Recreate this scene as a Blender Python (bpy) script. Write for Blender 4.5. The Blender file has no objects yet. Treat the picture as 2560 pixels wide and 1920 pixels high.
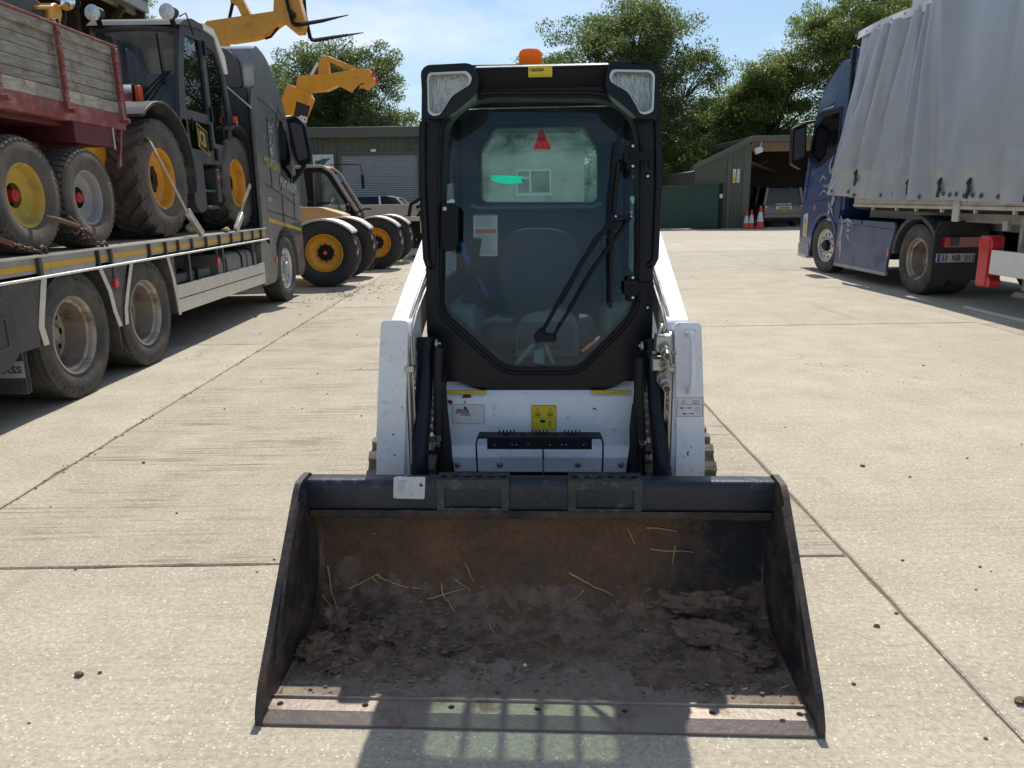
import bpy, bmesh, math, random
import numpy as np
from mathutils import Vector, Matrix, noise
from mathutils.geometry import tessellate_polygon
random.seed(7)
S = bpy.context.scene
COL = S.collection
R = math.radians
PI = math.pi

# ---------------------------------------------------------------- camera
F_PX = 1923.0; CAM_H = 1.5; PITCH = R(13.6); ROLL = 0.015
cam = bpy.data.cameras.new('camera'); camo = bpy.data.objects.new('camera', cam); COL.objects.link(camo)
cam.sensor_fit = 'HORIZONTAL'; cam.sensor_width = 36.0; cam.lens = 36.0 * F_PX / 2560.0
cam.clip_start = 0.05; cam.clip_end = 3000
_F = Vector((0, math.cos(PITCH), -math.sin(PITCH))); _R0 = Vector((1, 0, 0)); _D0 = Vector((0, -math.sin(PITCH), -math.cos(PITCH)))
_R = math.cos(ROLL) * _R0 + math.sin(ROLL) * _D0
_D = -math.sin(ROLL) * _R0 + math.cos(ROLL) * _D0
CAMP = Vector((0, 0, CAM_H))
camo.matrix_world = Matrix(((_R.x, -_D.x, -_F.x, 0), (_R.y, -_D.y, -_F.y, 0), (_R.z, -_D.z, -_F.z, CAM_H), (0, 0, 0, 1)))
S.camera = camo

# ---------------------------------------------------------------- measuring helpers (photo pixels 2560x1920 -> metres)
def ray(px, py): return _F + (px - 1280) / F_PX * _R + (py - 960) / F_PX * _D
LYAW = R(-3.19); LO = Vector((0.05, 1.925, 0))
LEX = Vector((math.cos(LYAW), math.sin(LYAW), 0)); LEY = Vector((-math.sin(LYAW), math.cos(LYAW), 0))
ZO = {'0': (0, 0, 1), '1': (1020, 100, 3.253), '2': (1020, 480, 3.253), '3': (900, 760, 2.458), '4': (620, 1160, 2.369), '5': (1340, 1160, 2.242)}
def LP(zone, x, y, ly):
    """loader-local (x, z) of a measured point on the loader plane ly"""
    o = ZO[zone]; d = ray(o[0] + x / o[2], o[1] + y / o[2]); C = CAMP - LO
    t = (ly - C.dot(LEY)) / d.dot(LEY); p = C + t * d
    return (p.dot(LEX), p.z)

# ---------------------------------------------------------------- object helpers
def tag(o, label=None, cat=None, group=None, kind=None):
    if label: o['label'] = label
    if cat: o['category'] = cat
    if group: o['group'] = group
    if kind: o['kind'] = kind
    return o
def thing(name, label, cat, loc=(0, 0, 0), rz=0, group=None):
    o = bpy.data.objects.new(name, None); COL.objects.link(o); o.empty_display_size = .2
    o.location = loc; o.rotation_euler = (0, 0, rz)
    return tag(o, label, cat, group)
def copy_tree(o, parent=None):
    c = o.copy(); COL.objects.link(c)
    if parent is not None: c.parent = parent
    for ch in list(o.children): copy_tree(ch, c)
    return c

def _frame(d):
    d = d.normalized(); u = Vector((0, 0, 1)) if abs(d.z) < .9 else Vector((1, 0, 0))
    a = d.cross(u).normalized(); return a, d.cross(a).normalized()
def fillet(pts, r, n=4):
    """round the corners of a closed 2-D outline; r number or list"""
    out = []; N = len(pts)
    for i in range(N):
        p = Vector(pts[i]).to_2d(); a = Vector(pts[i - 1]).to_2d() - p; b = Vector(pts[(i + 1) % N]).to_2d() - p
        rr = r[i] if isinstance(r, (list, tuple)) else r
        k = min(rr, a.length * .49, b.length * .49)
        if k < 1e-4: out.append(tuple(p)); continue
        A = p + a.normalized() * k; B = p + b.normalized() * k
        for j in range(n + 1):
            t = j / n; q = A * (1 - t) ** 2 + p * 2 * t * (1 - t) + B * t * t; out.append((q.x, q.y))
    return out

class MB:
    def __init__(s): s.v = []; s.f = []; s.m = []; s.cur = 0; s.T = None
    def mat(s, i): s.cur = i; return s
    def add(s, vs, fs):
        b = len(s.v)
        if s.T is not None: vs = [s.T @ Vector(v) for v in vs]
        s.v += [tuple(v) for v in vs]; s.f += [tuple(b + i for i in f) for f in fs]; s.m += [s.cur] * len(fs); return s
    def box(s, x0, x1, y0, y1, z0, z1):
        return s.add([(x0, y0, z0), (x1, y0, z0), (x1, y1, z0), (x0, y1, z0), (x0, y0, z1), (x1, y0, z1), (x1, y1, z1), (x0, y1, z1)],
                     [(0, 3, 2, 1), (4, 5, 6, 7), (0, 1, 5, 4), (1, 2, 6, 5), (2, 3, 7, 6), (3, 0, 4, 7)])
    def beam(s, p, q, w, h, up=(0, 0, 1)):
        p = Vector(p); q = Vector(q); d = (q - p).normalized(); u = Vector(up); a = d.cross(u)
        if a.length < 1e-3: a = d.cross(Vector((0, 1, 0)))
        a.normalize(); c = a.cross(d).normalized(); vs = []
        for o in (p, q):
            for i, j in ((-1, -1), (1, -1), (1, 1), (-1, 1)): vs.append(o + a * i * w / 2 + c * j * h / 2)
        return s.add(vs, [(0, 1, 2, 3), (7, 6, 5, 4), (0, 4, 5, 1), (1, 5, 6, 2), (2, 6, 7, 3), (3, 7, 4, 0)])
    def plate(s, loops, t0, t1, axis='y'):
        """outline (with holes) as plate between t0 and t1; axis y: loops are (x,z); x: (y,z); z: (x,y)"""
        def P(p, t):
            return (p[0], t, p[1]) if axis == 'y' else ((t, p[0], p[1]) if axis == 'x' else (p[0], p[1], t))
        if isinstance(loops[0][0], (int, float)): loops = [loops]
        def area(l): return sum(l[i - 1][0] * l[i][1] - l[i][0] * l[i - 1][1] for i in range(len(l)))
        L = [list(l) if (area(l) > 0) == (k == 0) else list(l)[::-1] for k, l in enumerate(loops)]
        tris = tessellate_polygon([[Vector((p[0], p[1], 0)) for p in l] for l in L])
        flat = [p for l in L for p in l]; n = len(flat); vs = [P(p, t0) for p in flat] + [P(p, t1) for p in flat]; fs = []
        for t in tris:
            a, b, c = [Vector(flat[i]) for i in t]
            if (b - a).cross(c - a) < 0: t = (t[0], t[2], t[1])
            fs.append(tuple(t)); fs.append(tuple(n + i for i in reversed(t)))
        b = 0
        for l in L:
            for i in range(len(l)):
                j = (i + 1) % len(l); fs.append((b + j, b + i, n + b + i, n + b + j))
            b += len(l)
        return s.add(vs, fs)
    def tube(s, pts, r, n=8, cap=True):
        pts = [Vector(p) for p in pts]; N = len(pts); vs = []; fs = []; pa = None
        for i, p in enumerate(pts):
            d = (pts[min(i + 1, N - 1)] - pts[max(i - 1, 0)])
            if d.length < 1e-6: d = Vector((0, 0, 1))
            d.normalize()
            if pa is None: a, b = _frame(d)
            else:
                a = (pa - d * pa.dot(d)).normalized(); b = d.cross(a)
            pa = a; rr = r[i] if isinstance(r, (list, tuple)) else r
            vs += [p + (a * math.cos(2 * PI * k / n) + b * math.sin(2 * PI * k / n)) * rr for k in range(n)]
        for i in range(N - 1):
            for k in range(n):
                k2 = (k + 1) % n; fs.append((i * n + k, i * n + k2, (i + 1) * n + k2, (i + 1) * n + k))
        if cap: fs.append(tuple(range(n - 1, -1, -1))); fs.append(tuple((N - 1) * n + k for k in range(n)))
        return s.add(vs, fs)
    def cyl(s, p, q, r, n=16): return s.tube([p, q], r, n)
    def lathe(s, prof, n=32, c=(0, 0, 0), axis='x', close=False):
        """prof list of (radius, offset along axis)"""
        vs = []; fs = []; m = len(prof)
        for k in range(n):
            ca, sa = math.cos(2 * PI * k / n), math.sin(2 * PI * k / n)
            for r, o in prof:
                v = {'x': (o, r * ca, r * sa), 'y': (r * sa, o, r * ca), 'z': (r * ca, r * sa, o)}[axis]
                vs.append((v[0] + c[0], v[1] + c[1], v[2] + c[2]))
        for k in range(n):
            k2 = (k + 1) % n
            for i in range(m - 1 + (1 if close else 0)):
                j = (i + 1) % m; fs.append((k * m + i, k * m + j, k2 * m + j, k2 * m + i))
        return s.add(vs, fs)
    def grid(s, fn, nu, nv):
        vs = [fn(i / nu, j / nv) for j in range(nv + 1) for i in range(nu + 1)]
        return s.add(vs, [(j * (nu + 1) + i, j * (nu + 1) + i + 1, (j + 1) * (nu + 1) + i + 1, (j + 1) * (nu + 1) + i) for j in range(nv) for i in range(nu)])
    def sphere(s, c, r, n=12, sc=(1, 1, 1)):
        m = n // 2; prof = [(math.sin(PI * i / m), -math.cos(PI * i / m)) for i in range(m + 1)]
        b = len(s.v); s.lathe(prof, n, axis='z')
        for i in range(b, len(s.v)):
            v = s.v[i]; s.v[i] = (c[0] + v[0] * r * sc[0], c[1] + v[1] * r * sc[1], c[2] + v[2] * r * sc[2])
        return s
    def lump(s, c, r, sc=(1, 1, 1), seed=0, amp=.35, n=12, fr=1.6):
        b = len(s.v); s.sphere((0, 0, 0), 1, n)
        for i in range(b, len(s.v)):
            v = Vector(s.v[i]); k = 1 + amp * noise.noise(v * fr + Vector((seed * 3.1, seed, 0))) + amp * .5 * noise.noise(v * fr * 2.7 + Vector((seed, 0, 7)))
            s.v[i] = (c[0] + v.x * k * r * sc[0], c[1] + v.y * k * r * sc[1], c[2] + v.z * k * r * sc[2])
        return s
    def text(s, txt, size, org, ux=(1, 0, 0), uz=(0, 0, 1), align='LEFT', bold=0.0, sx=1.0, shear=0.0):
        c = bpy.data.curves.new('t', 'FONT'); c.body = txt; c.size = size; c.align_x = align; c.offset = bold; c.shear = shear; c.resolution_u = 2
        o = bpy.data.objects.new('t', c); COL.objects.link(o); bpy.context.view_layer.update()
        me = o.evaluated_get(bpy.context.evaluated_depsgraph_get()).to_mesh()
        ux = Vector(ux); uz = Vector(uz); og = Vector(org)
        s.add([og + ux * v.co.x * sx + uz * v.co.y for v in me.vertices], [tuple(p.vertices) for p in me.polygons])
        o.to_mesh_clear(); bpy.data.objects.remove(o); bpy.data.curves.remove(c); return s
    def build(s, name, mats, parent=None, bevel=0, smooth=35, loc=None, weld=False, seg=2, recalc=False):
        me = bpy.data.meshes.new(name)
        me.from_pydata(s.v, [], s.f)
        for m in (mats if isinstance(mats, (list, tuple)) else [mats]): me.materials.append(m)
        me.polygons.foreach_set('material_index', s.m)
        if recalc or weld:
            bm = bmesh.new(); bm.from_mesh(me)
            if weld: bmesh.ops.remove_doubles(bm, verts=bm.verts, dist=1e-4)
            bmesh.ops.recalc_face_normals(bm, faces=bm.faces); bm.to_mesh(me); bm.free()
        me.update()
        if smooth:
            me.polygons.foreach_set('use_smooth', [True] * len(me.polygons))
            bm = bmesh.new(); bm.from_mesh(me); lim = R(smooth)
            for e in bm.edges:
                e.smooth = (len(e.link_faces) == 2 and e.calc_face_angle(4) < lim)
            bm.to_mesh(me); bm.free()
        o = bpy.data.objects.new(name, me); COL.objects.link(o)
        if parent is not None: o.parent = parent
        if loc: o.location = loc
        if bevel:
            b = o.modifiers.new('b', 'BEVEL'); b.width = bevel; b.segments = seg; b.limit_method = 'ANGLE'; b.angle_limit = R(40)
        return o
# ---------------------------------------------------------------- materials
def _n(nt, t, **k):
    n = nt.nodes.new(t)
    for a, v in k.items():
        if a in n.inputs: n.inputs[a].default_value = v
        else: setattr(n, a, v)
    return n
def C4(c): return (c[0], c[1], c[2], 1)
def mat(name, col, rough=.5, metal=0., var=.12, scale=6., bump=0., bscale=40., dirt=None, dirtamt=.0, dscale=3., coat=0., spec=.5, stretch=(1, 1, 1), rvar=.1):
    m = bpy.data.materials.new(name); m.use_nodes = True; nt = m.node_tree; b = nt.nodes['Principled BSDF']
    tc = _n(nt, 'ShaderNodeTexCoord'); mp = _n(nt, 'ShaderNodeMapping'); mp.inputs['Scale'].default_value = stretch
    nt.links.new(tc.outputs['Object'], mp.inputs['Vector'])
    n1 = _n(nt, 'ShaderNodeTexNoise', Scale=scale, Detail=6., Roughness=.65); nt.links.new(mp.outputs[0], n1.inputs['Vector'])
    mr = _n(nt, 'ShaderNodeMapRange'); mr.inputs['From Min'].default_value = .3; mr.inputs['From Max'].default_value = .7
    mr.inputs['To Min'].default_value = 1 - var; mr.inputs['To Max'].default_value = 1 + var
    nt.links.new(n1.outputs['Fac'], mr.inputs['Value'])
    mx = _n(nt, 'ShaderNodeMix', data_type='RGBA', blend_type='MULTIPLY'); mx.inputs[0].default_value = 1
    mx.inputs[6].default_value = C4(col); nt.links.new(mr.outputs[0], mx.inputs[7]); out = mx.outputs[2]
    if dirt:
        n2 = _n(nt, 'ShaderNodeTexNoise', Scale=dscale, Detail=9., Roughness=.7); nt.links.new(tc.outputs['Object'], n2.inputs['Vector'])
        r2 = _n(nt, 'ShaderNodeMapRange'); r2.inputs['From Min'].default_value = .62 - dirtamt * .35; r2.inputs['From Max'].default_value = .74 - dirtamt * .2
        nt.links.new(n2.outputs['Fac'], r2.inputs['Value'])
        m2 = _n(nt, 'ShaderNodeMix', data_type='RGBA'); nt.links.new(r2.outputs[0], m2.inputs[0]); nt.links.new(out, m2.inputs[6]); m2.inputs[7].default_value = C4(dirt); out = m2.outputs[2]
        rr = _n(nt, 'ShaderNodeMapRange'); rr.inputs['To Min'].default_value = rough; rr.inputs['To Max'].default_value = max(rough, .85); nt.links.new(r2.outputs[0], rr.inputs['Value']); nt.links.new(rr.outputs[0], b.inputs['Roughness'])
    else:
        rr = _n(nt, 'ShaderNodeMapRange'); rr.inputs['From Min'].default_value = .3; rr.inputs['From Max'].default_value = .7
        rr.inputs['To Min'].default_value = max(.02, rough - rvar * rough); rr.inputs['To Max'].default_value = min(1, rough + rvar * rough * 2); nt.links.new(n1.outputs['Fac'], rr.inputs['Value']); nt.links.new(rr.outputs[0], b.inputs['Roughness'])
    nt.links.new(out, b.inputs['Base Color'])
    b.inputs['Metallic'].default_value = metal; b.inputs['Specular IOR Level'].default_value = spec; b.inputs['Coat Weight'].default_value = coat; b.inputs['Coat Roughness'].default_value = .06
    if bump:
        n3 = _n(nt, 'ShaderNodeTexNoise', Scale=bscale, Detail=5., Roughness=.6); nt.links.new(mp.outputs[0], n3.inputs['Vector'])
        bp = _n(nt, 'ShaderNodeBump', Strength=bump, Distance=.01); nt.links.new(n3.outputs['Fac'], bp.inputs['Height']); nt.links.new(bp.outputs[0], b.inputs['Normal'])
    return m
def glass(name, tint=(.5, .6, .6), refl=1.0, rough=.0, dust=0., dustcol=(.5, .55, .5)):
    """thin window glass: tinted see-through plus a Fresnel mirror"""
    m = bpy.data.materials.new(name); m.use_nodes = True; nt = m.node_tree; nt.nodes.remove(nt.nodes['Principled BSDF']); o = nt.nodes['Material Output']
    tr = _n(nt, 'ShaderNodeBsdfTransparent', Color=C4(tint)); gl = _n(nt, 'ShaderNodeBsdfGlossy', Roughness=rough)
    fr = _n(nt, 'ShaderNodeFresnel', IOR=1.5); gb = _n(nt, 'ShaderNodeNewGeometry'); ir = _n(nt, 'ShaderNodeMapRange'); ir.inputs['To Min'].default_value = 1.5; ir.inputs['To Max'].default_value = 1 / 1.5; nt.links.new(gb.outputs['Backfacing'], ir.inputs['Value']); nt.links.new(ir.outputs[0], fr.inputs['IOR']); ml = _n(nt, 'ShaderNodeMath', operation='MULTIPLY'); ml.inputs[1].default_value = refl
    nt.links.new(fr.outputs[0], ml.inputs[0]); ms = _n(nt, 'ShaderNodeMixShader'); nt.links.new(ml.outputs[0], ms.inputs[0]); nt.links.new(tr.outputs[0], ms.inputs[1]); nt.links.new(gl.outputs[0], ms.inputs[2])
    last = ms
    if dust:
        tc = _n(nt, 'ShaderNodeTexCoord'); n = _n(nt, 'ShaderNodeTexNoise', Scale=4., Detail=8., Roughness=.7); nt.links.new(tc.outputs['Object'], n.inputs['Vector'])
        mr = _n(nt, 'ShaderNodeMapRange'); mr.inputs['From Min'].default_value = .35; mr.inputs['From Max'].default_value = .8; mr.inputs['To Max'].default_value = dust; nt.links.new(n.outputs['Fac'], mr.inputs['Value'])
        df = _n(nt, 'ShaderNodeBsdfDiffuse', Color=C4(dustcol)); tl = _n(nt, 'ShaderNodeBsdfTranslucent', Color=C4(dustcol)); ad = _n(nt, 'ShaderNodeMixShader'); ad.inputs[0].default_value = .5
        nt.links.new(df.outputs[0], ad.inputs[1]); nt.links.new(tl.outputs[0], ad.inputs[2])
        m2 = _n(nt, 'ShaderNodeMixShader'); nt.links.new(mr.outputs[0], m2.inputs[0]); nt.links.new(ms.outputs[0], m2.inputs[1]); nt.links.new(ad.outputs[0], m2.inputs[2]); last = m2
    nt.links.new(last.outputs[0], o.inputs['Surface']); return m

M = {}
M['black'] = mat('black_paint', (.004, .006, .013), .32, var=.2, coat=.04, spec=.28, bump=.02, dirt=(.012, .012, .014), dirtamt=.1)
M['blackm'] = mat('black_matt', (.006, .007, .012), .5, spec=.25, var=.25, bump=.1)
M['gasket'] = mat('rubber_gasket', (.005, .005, .007), .5, spec=.35)
M['white'] = mat('white_paint', (.79, .82, .87), .35, var=.06, coat=.2, dirt=(.55, .53, .48), dirtamt=.16, dscale=30)
M['whitechip'] = M['white']
M['steel'] = mat('bright_steel', (.6, .6, .6), .25, 1., var=.1)
M['zinc'] = mat('zinc_steel', (.5, .49, .45), .42, 1., var=.25, scale=20)
M['darksteel'] = mat('dark_steel', (.1, .1, .11), .45, .7, var=.25, bump=.1)
M['rimalu'] = mat('brake_dusted_rim', (.44, .39, .34), .45, .7, var=.15, scale=6, dirt=(.2, .15, .11), dirtamt=.35, dscale=4)
M['alu'] = mat('aluminium', (.62, .62, .6), .42, .85, var=.12, scale=8)
M['dullalu'] = mat('painted_silver', (.36, .36, .35), .5, .25, var=.12, scale=5, dirt=(.2, .17, .13), dirtamt=.15)
M['track'] = mat('track_rubber', (.1, .088, .075), .85, var=.3, bump=.5, bscale=60, dirt=(.24, .2, .16), dirtamt=.8, dscale=6)
M['tyre'] = mat('tyre_rubber', (.05, .05, .05), .75, var=.25, bump=.2, bscale=50, dirt=(.12, .1, .08), dirtamt=.45, dscale=5)
M['tyredirt'] = mat('dusty_tyre_rubber', (.055, .052, .048), .85, var=.3, bump=.4, bscale=40, dirt=(.13, .11, .09), dirtamt=.8, dscale=4)
M['tyrenew'] = mat('new_tyre_rubber', (.022, .022, .024), .6, var=.2, bump=.1, bscale=50, dirt=(.08, .07, .06), dirtamt=.12, dscale=5)
M['yrim'] = mat('yellow_rim', (.72, .33, .02), .35, var=.1, coat=.2, dirt=(.3, .15, .04), dirtamt=.12)
M['yolk'] = mat('old_yellow_rim', (.6, .42, .07), .5, var=.2, dirt=(.25, .2, .12), dirtamt=.35)
M['yboom'] = mat('boom_yellow', (.74, .34, .02), .35, var=.07, coat=.2, dirt=(.35, .17, .05), dirtamt=.12)
M['tan'] = mat('dusty_yellow', (.62, .42, .2), .5, var=.12, dirt=(.45, .33, .2), dirtamt=.4)
M['amber'] = None
M['orange'] = mat('orange_plastic', (.8, .12, .02), .3, coat=.5, var=.05)
M['redp'] = mat('red_plastic', (.55, .02, .03), .35, var=.1, coat=.2)
M['redsteel'] = mat('faded_red_steel', (.24, .055, .045), .6, var=.25, bump=.2, dirt=(.3, .2, .16), dirtamt=.35, dscale=6)
M['maroon'] = mat('maroon_steel', (.12, .015, .02), .5, var=.2, bump=.1)
M['wood'] = mat('weathered_board', (.34, .31, .26), .8, var=.35, scale=5, bump=.5, bscale=30, stretch=(4, 1.2, 9), dirt=(.2, .15, .1), dirtamt=.3, dscale=7)
M['rust'] = mat('rusty_steel', (.13, .07, .04), .8, var=.5, scale=14, bump=.4)
M['chain'] = mat('rusty_chain', (.12, .07, .05), .6, .4, var=.4, scale=30)
M['deck'] = mat('deck_planks', (.3, .27, .22), .85, var=.3, bump=.4, stretch=(3, .6, 1))
M['truckgrey'] = mat('truck_grey_paint', (.2, .205, .21), .25, .3, var=.08, coat=.5, dirt=(.2, .18, .14), dirtamt=.12)
M['darkcab'] = mat('dark_grey_panel', (.04, .043, .05), .5, var=.12)
M['plastic'] = mat('grey_plastic', (.05, .053, .058), .6, var=.15, bump=.1, dirt=(.18, .15, .11), dirtamt=.15)
M['mudguard'] = mat('mudguard_plastic', (.075, .074, .072), .65, var=.15, dirt=(.14, .12, .1), dirtamt=.35)
M['tank'] = mat('tank_grey', (.22, .215, .2), .5, .3, var=.15, dirt=(.2, .17, .13), dirtamt=.3)
M['reflect'] = mat('yellow_reflective_tape', (.66, .36, .03), .35, var=.1, dirt=(.3, .18, .08), dirtamt=.1)
M['strap'] = mat('dirty_webbing', (.3, .235, .16), .9, var=.3)
M['blue'] = mat('truck_blue_paint', (.025, .06, .19), .22, .1, var=.08, coat=.6, dirt=(.06, .07, .11), dirtamt=.15)
M['bluelight'] = mat('skirt_blue_paint', (.1, .13, .23), .4, .15, var=.1, dirt=(.12, .13, .17), dirtamt=.35)
M['curtain'] = mat('silver_pvc_curtain', (.42, .44, .475), .36, .3, var=.05, scale=3, bump=.05, bscale=12)
M['curtwhite'] = mat('white_roof_skirt', (.7, .71, .72), .5, var=.08)
M['clip'] = mat('buckle_black', (.015, .015, .016), .4)
M['cream'] = mat('cream_alu_rail', (.55, .54, .5), .5, .2, var=.1, dirt=(.3, .28, .24), dirtamt=.25)
M['wpanel'] = mat('white_panel', (.68, .7, .68), .4, var=.05)
M['dash'] = mat('grey_trim', (.13, .17, .2), .6, var=.1)
M['seat'] = mat('seat_vinyl', (.018, .035, .065), .45, var=.1, bump=.15)  # blue reflection of the sky put into the seat colour
M['cabin'] = mat('cabin_liner', (.06, .09, .12), .7, var=.15)
M['sticker_y'] = mat('yellow_sticker', (.72, .56, .03), .4, var=.04)
M['sticker_w'] = mat('white_sticker', (.7, .7, .7), .5, var=.05)
M['sticker_p'] = mat('worn_plate_label', (.62, .64, .66), .45, var=.1, dirt=(.1, .12, .15), dirtamt=.12, dscale=25)
M['ink'] = mat('black_ink', (.02, .02, .022), .5)
M['inkblue'] = mat('blue_ink', (.02, .02, .12), .5)
M['inkred'] = mat('red_ink', (.5, .02, .02), .5)
M['fadeink'] = mat('faded_ink', (.4, .4, .42), .5)
M['rustchip'] = mat('rust_chip', (.13, .03, .015), .8, var=.3)
M['teal'] = mat('teal_tape', (.02, .55, .4), .5, var=.05)
M['gwhite'] = mat('white_lettering', (.75, .75, .75), .5)
M['lime'] = mat('lime_lettering', (.32, .36, .09), .5)
M['gold'] = mat('gold_stripe', (.5, .34, .05), .4)
M['chrome'] = mat('lamp_reflector', (.85, .85, .82), .12, 1., var=.2, scale=30)
M['facet'] = mat('faceted_reflector', (.8, .78, .72), .22, .85, var=.35, scale=30, bump=.8, bscale=40, stretch=(3, 1, .6))
M['lampglass'] = glass('lamp_lens', (.93, .94, .93), 1.2, .02)
M['cabglass'] = glass('tinted_door_glass', (.86, .93, .94), .6, .0, .008, (.2, .3, .4))
M['backglass'] = glass('dusty_rear_glass', (.72, .88, .82), 1.2, .02, .5, (.42, .52, .46))
M['roofglass'] = glass('green_roof_glass', (.58, .64, .57), .6)
M['darkglass'] = glass('dark_window_glass', (.35, .4, .38), 1.4, .0)
M['sideglass'] = glass('side_window_glass', (.85, .93, .93), 1.)
M['teleglass'] = glass('pale_cab_glass', (.82, .9, .87), 1.2, .0, .14, (.4, .42, .38))
M['carglass'] = glass('car_glass', (.1, .13, .14), 1.1)
M['olive'] = mat('olive_cladding', (.095, .102, .075), .6, var=.1, scale=2, bump=.05, dirt=(.13, .13, .1), dirtamt=.2)
M['olivefascia'] = mat('olive_fascia', (.09, .1, .08), .55, var=.05, scale=2)
M['shutter'] = mat('grey_shutter', (.34, .36, .36), .5, .3, var=.08)
M['blockwall'] = mat('concrete_block', (.4, .37, .32), .85, var=.15, scale=3, bump=.3, dirt=(.28, .25, .2), dirtamt=.3)
M['gategreen'] = mat('gate_green', (.008, .042, .03), .5, var=.12, scale=3)
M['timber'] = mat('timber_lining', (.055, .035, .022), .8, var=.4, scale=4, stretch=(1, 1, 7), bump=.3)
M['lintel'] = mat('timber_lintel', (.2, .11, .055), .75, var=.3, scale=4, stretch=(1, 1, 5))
M['suv'] = mat('suv_bronze_paint', (.13, .115, .105), .3, .3, var=.05, coat=.5)
M['carwhite'] = mat('white_car_paint', (.72, .74, .76), .25, var=.03, coat=.5)
M['coneorange'] = mat('cone_orange', (.75, .07, .03), .55, var=.12, dirt=(.3, .1, .06), dirtamt=.2)
M['conewhite'] = mat('cone_sleeve', (.68, .66, .62), .5, var=.12)
M['conebase'] = mat('cone_base', (.14, .09, .07), .8, var=.2)
M['plateyel'] = mat('plate_yellow', (.65, .42, .02), .4, var=.03)
M['platewht'] = mat('plate_white', (.5, .5, .48), .45, var=.05)
M['eublue'] = mat('plate_blue', (.02, .08, .35), .45)
M['taillight'] = mat('tail_lamp_red', (.25, .01, .015), .15, coat=.6, var=.1)
M['bark'] = mat('bark', (.07, .055, .04), .9, var=.35, bump=.6, bscale=14, stretch=(1, 1, .3))
M['straw'] = mat('straw', (.52, .39, .19), .7, var=.3, scale=20)
M['clod'] = mat('dry_clay', (.2, .135, .095), .95, var=.4, scale=16, bump=.9, bscale=45, dirt=(.09, .06, .045), dirtamt=.3, dscale=14)
M['stonedull'] = mat('dusty_stone', (.24, .21, .18), .9, var=.25)
M['stone'] = mat('pale_pebble', (.45, .43, .4), .8, var=.2)
M['sign'] = mat('sign_face', (.6, .62, .6), .5, var=.05)
M['signgreen'] = mat('sign_green', (.02, .2, .1), .5)
M['hose'] = mat('black_hose', (.012, .012, .013), .6, bump=.3, bscale=300)
M['brass'] = mat('brass_tip', (.6, .42, .15), .35, 1.)
M['soil'] = mat('dark_ground_soil', (.19, .155, .115), .95, var=.4, scale=30, bump=.8)

def transl(name, col, tcol, f=.6):
    m = mat(name, col, .5, var=.04); nt = m.node_tree; b = nt.nodes['Principled BSDF']; tl = _n(nt, 'ShaderNodeBsdfTranslucent', Color=C4(tcol)); ms = _n(nt, 'ShaderNodeMixShader'); ms.inputs[0].default_value = f
    nt.links.new(b.outputs[0], ms.inputs[1]); nt.links.new(tl.outputs[0], ms.inputs[2]); nt.links.new(ms.outputs[0], nt.nodes['Material Output'].inputs['Surface']); return m
M['exitred'] = transl('exit_red', (.85, .05, .03), (1, .16, .08), .8); M['teal'] = transl('teal_tape_film', (.03, .65, .5), (.1, 1, .8), .8)
# amber plastic lets light through
m = bpy.data.materials.new('amber_lens'); m.use_nodes = True; nt = m.node_tree; b = nt.nodes['Principled BSDF']
tl = _n(nt, 'ShaderNodeBsdfTranslucent', Color=(1, .42, .03, 1)); b.inputs['Base Color'].default_value = (.95, .25, .015, 1); b.inputs['Roughness'].default_value = .15
wv = _n(nt, 'ShaderNodeTexNoise', Scale=30.); bp = _n(nt, 'ShaderNodeBump', Strength=.2); nt.links.new(wv.outputs['Fac'], bp.inputs['Height']); nt.links.new(bp.outputs[0], b.inputs['Normal'])
ms = _n(nt, 'ShaderNodeMixShader'); ms.inputs[0].default_value = .55; nt.links.new(b.outputs[0], ms.inputs[1]); nt.links.new(tl.outputs[0], ms.inputs[2]); nt.links.new(ms.outputs[0], nt.nodes['Material Output'].inputs['Surface'])
M['amber'] = m

def leafmat(name, col, trans, var=.22):
    m = bpy.data.materials.new(name); m.use_nodes = True; nt = m.node_tree; b = nt.nodes['Principled BSDF']
    gi = _n(nt, 'ShaderNodeNewGeometry'); cr = _n(nt, 'ShaderNodeMapRange'); cr.inputs['To Min'].default_value = 1 - var; cr.inputs['To Max'].default_value = 1 + var
    nt.links.new(gi.outputs['Random Per Island'], cr.inputs['Value'])
    tc = _n(nt, 'ShaderNodeTexCoord'); no = _n(nt, 'ShaderNodeTexNoise', Scale=.6, Detail=3.); nt.links.new(tc.outputs['Object'], no.inputs['Vector'])
    m2 = _n(nt, 'ShaderNodeMix', data_type='RGBA'); m2.inputs[6].default_value = C4(col); m2.inputs[7].default_value = C4((col[0] * 1.6, col[1] * 1.2, col[2] * .8)); nt.links.new(no.outputs['Fac'], m2.inputs[0])
    mx = _n(nt, 'ShaderNodeMix', data_type='RGBA', blend_type='MULTIPLY'); mx.inputs[0].default_value = 1; nt.links.new(m2.outputs[2], mx.inputs[6]); nt.links.new(cr.outputs[0], mx.inputs[7])
    nt.links.new(mx.outputs[2], b.inputs['Base Color']); b.inputs['Roughness'].default_value = .5
    tl = _n(nt, 'ShaderNodeBsdfTranslucent', Color=C4(trans)); ms = _n(nt, 'ShaderNodeMixShader'); ms.inputs[0].default_value = .38
    nt.links.new(b.outputs[0], ms.inputs[1]); nt.links.new(tl.outputs[0], ms.inputs[2]); nt.links.new(ms.outputs[0], nt.nodes['Material Output'].inputs['Surface']); return m
M['leaf'] = leafmat('oak_leaf', (.07, .1, .034), (.22, .3, .08), .3)
M['leaf2'] = leafmat('ash_leaf', (.085, .13, .035), (.3, .4, .1), .3)
M['grass'] = leafmat('weed_leaf', (.1, .16, .03), (.25, .35, .06))

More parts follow.
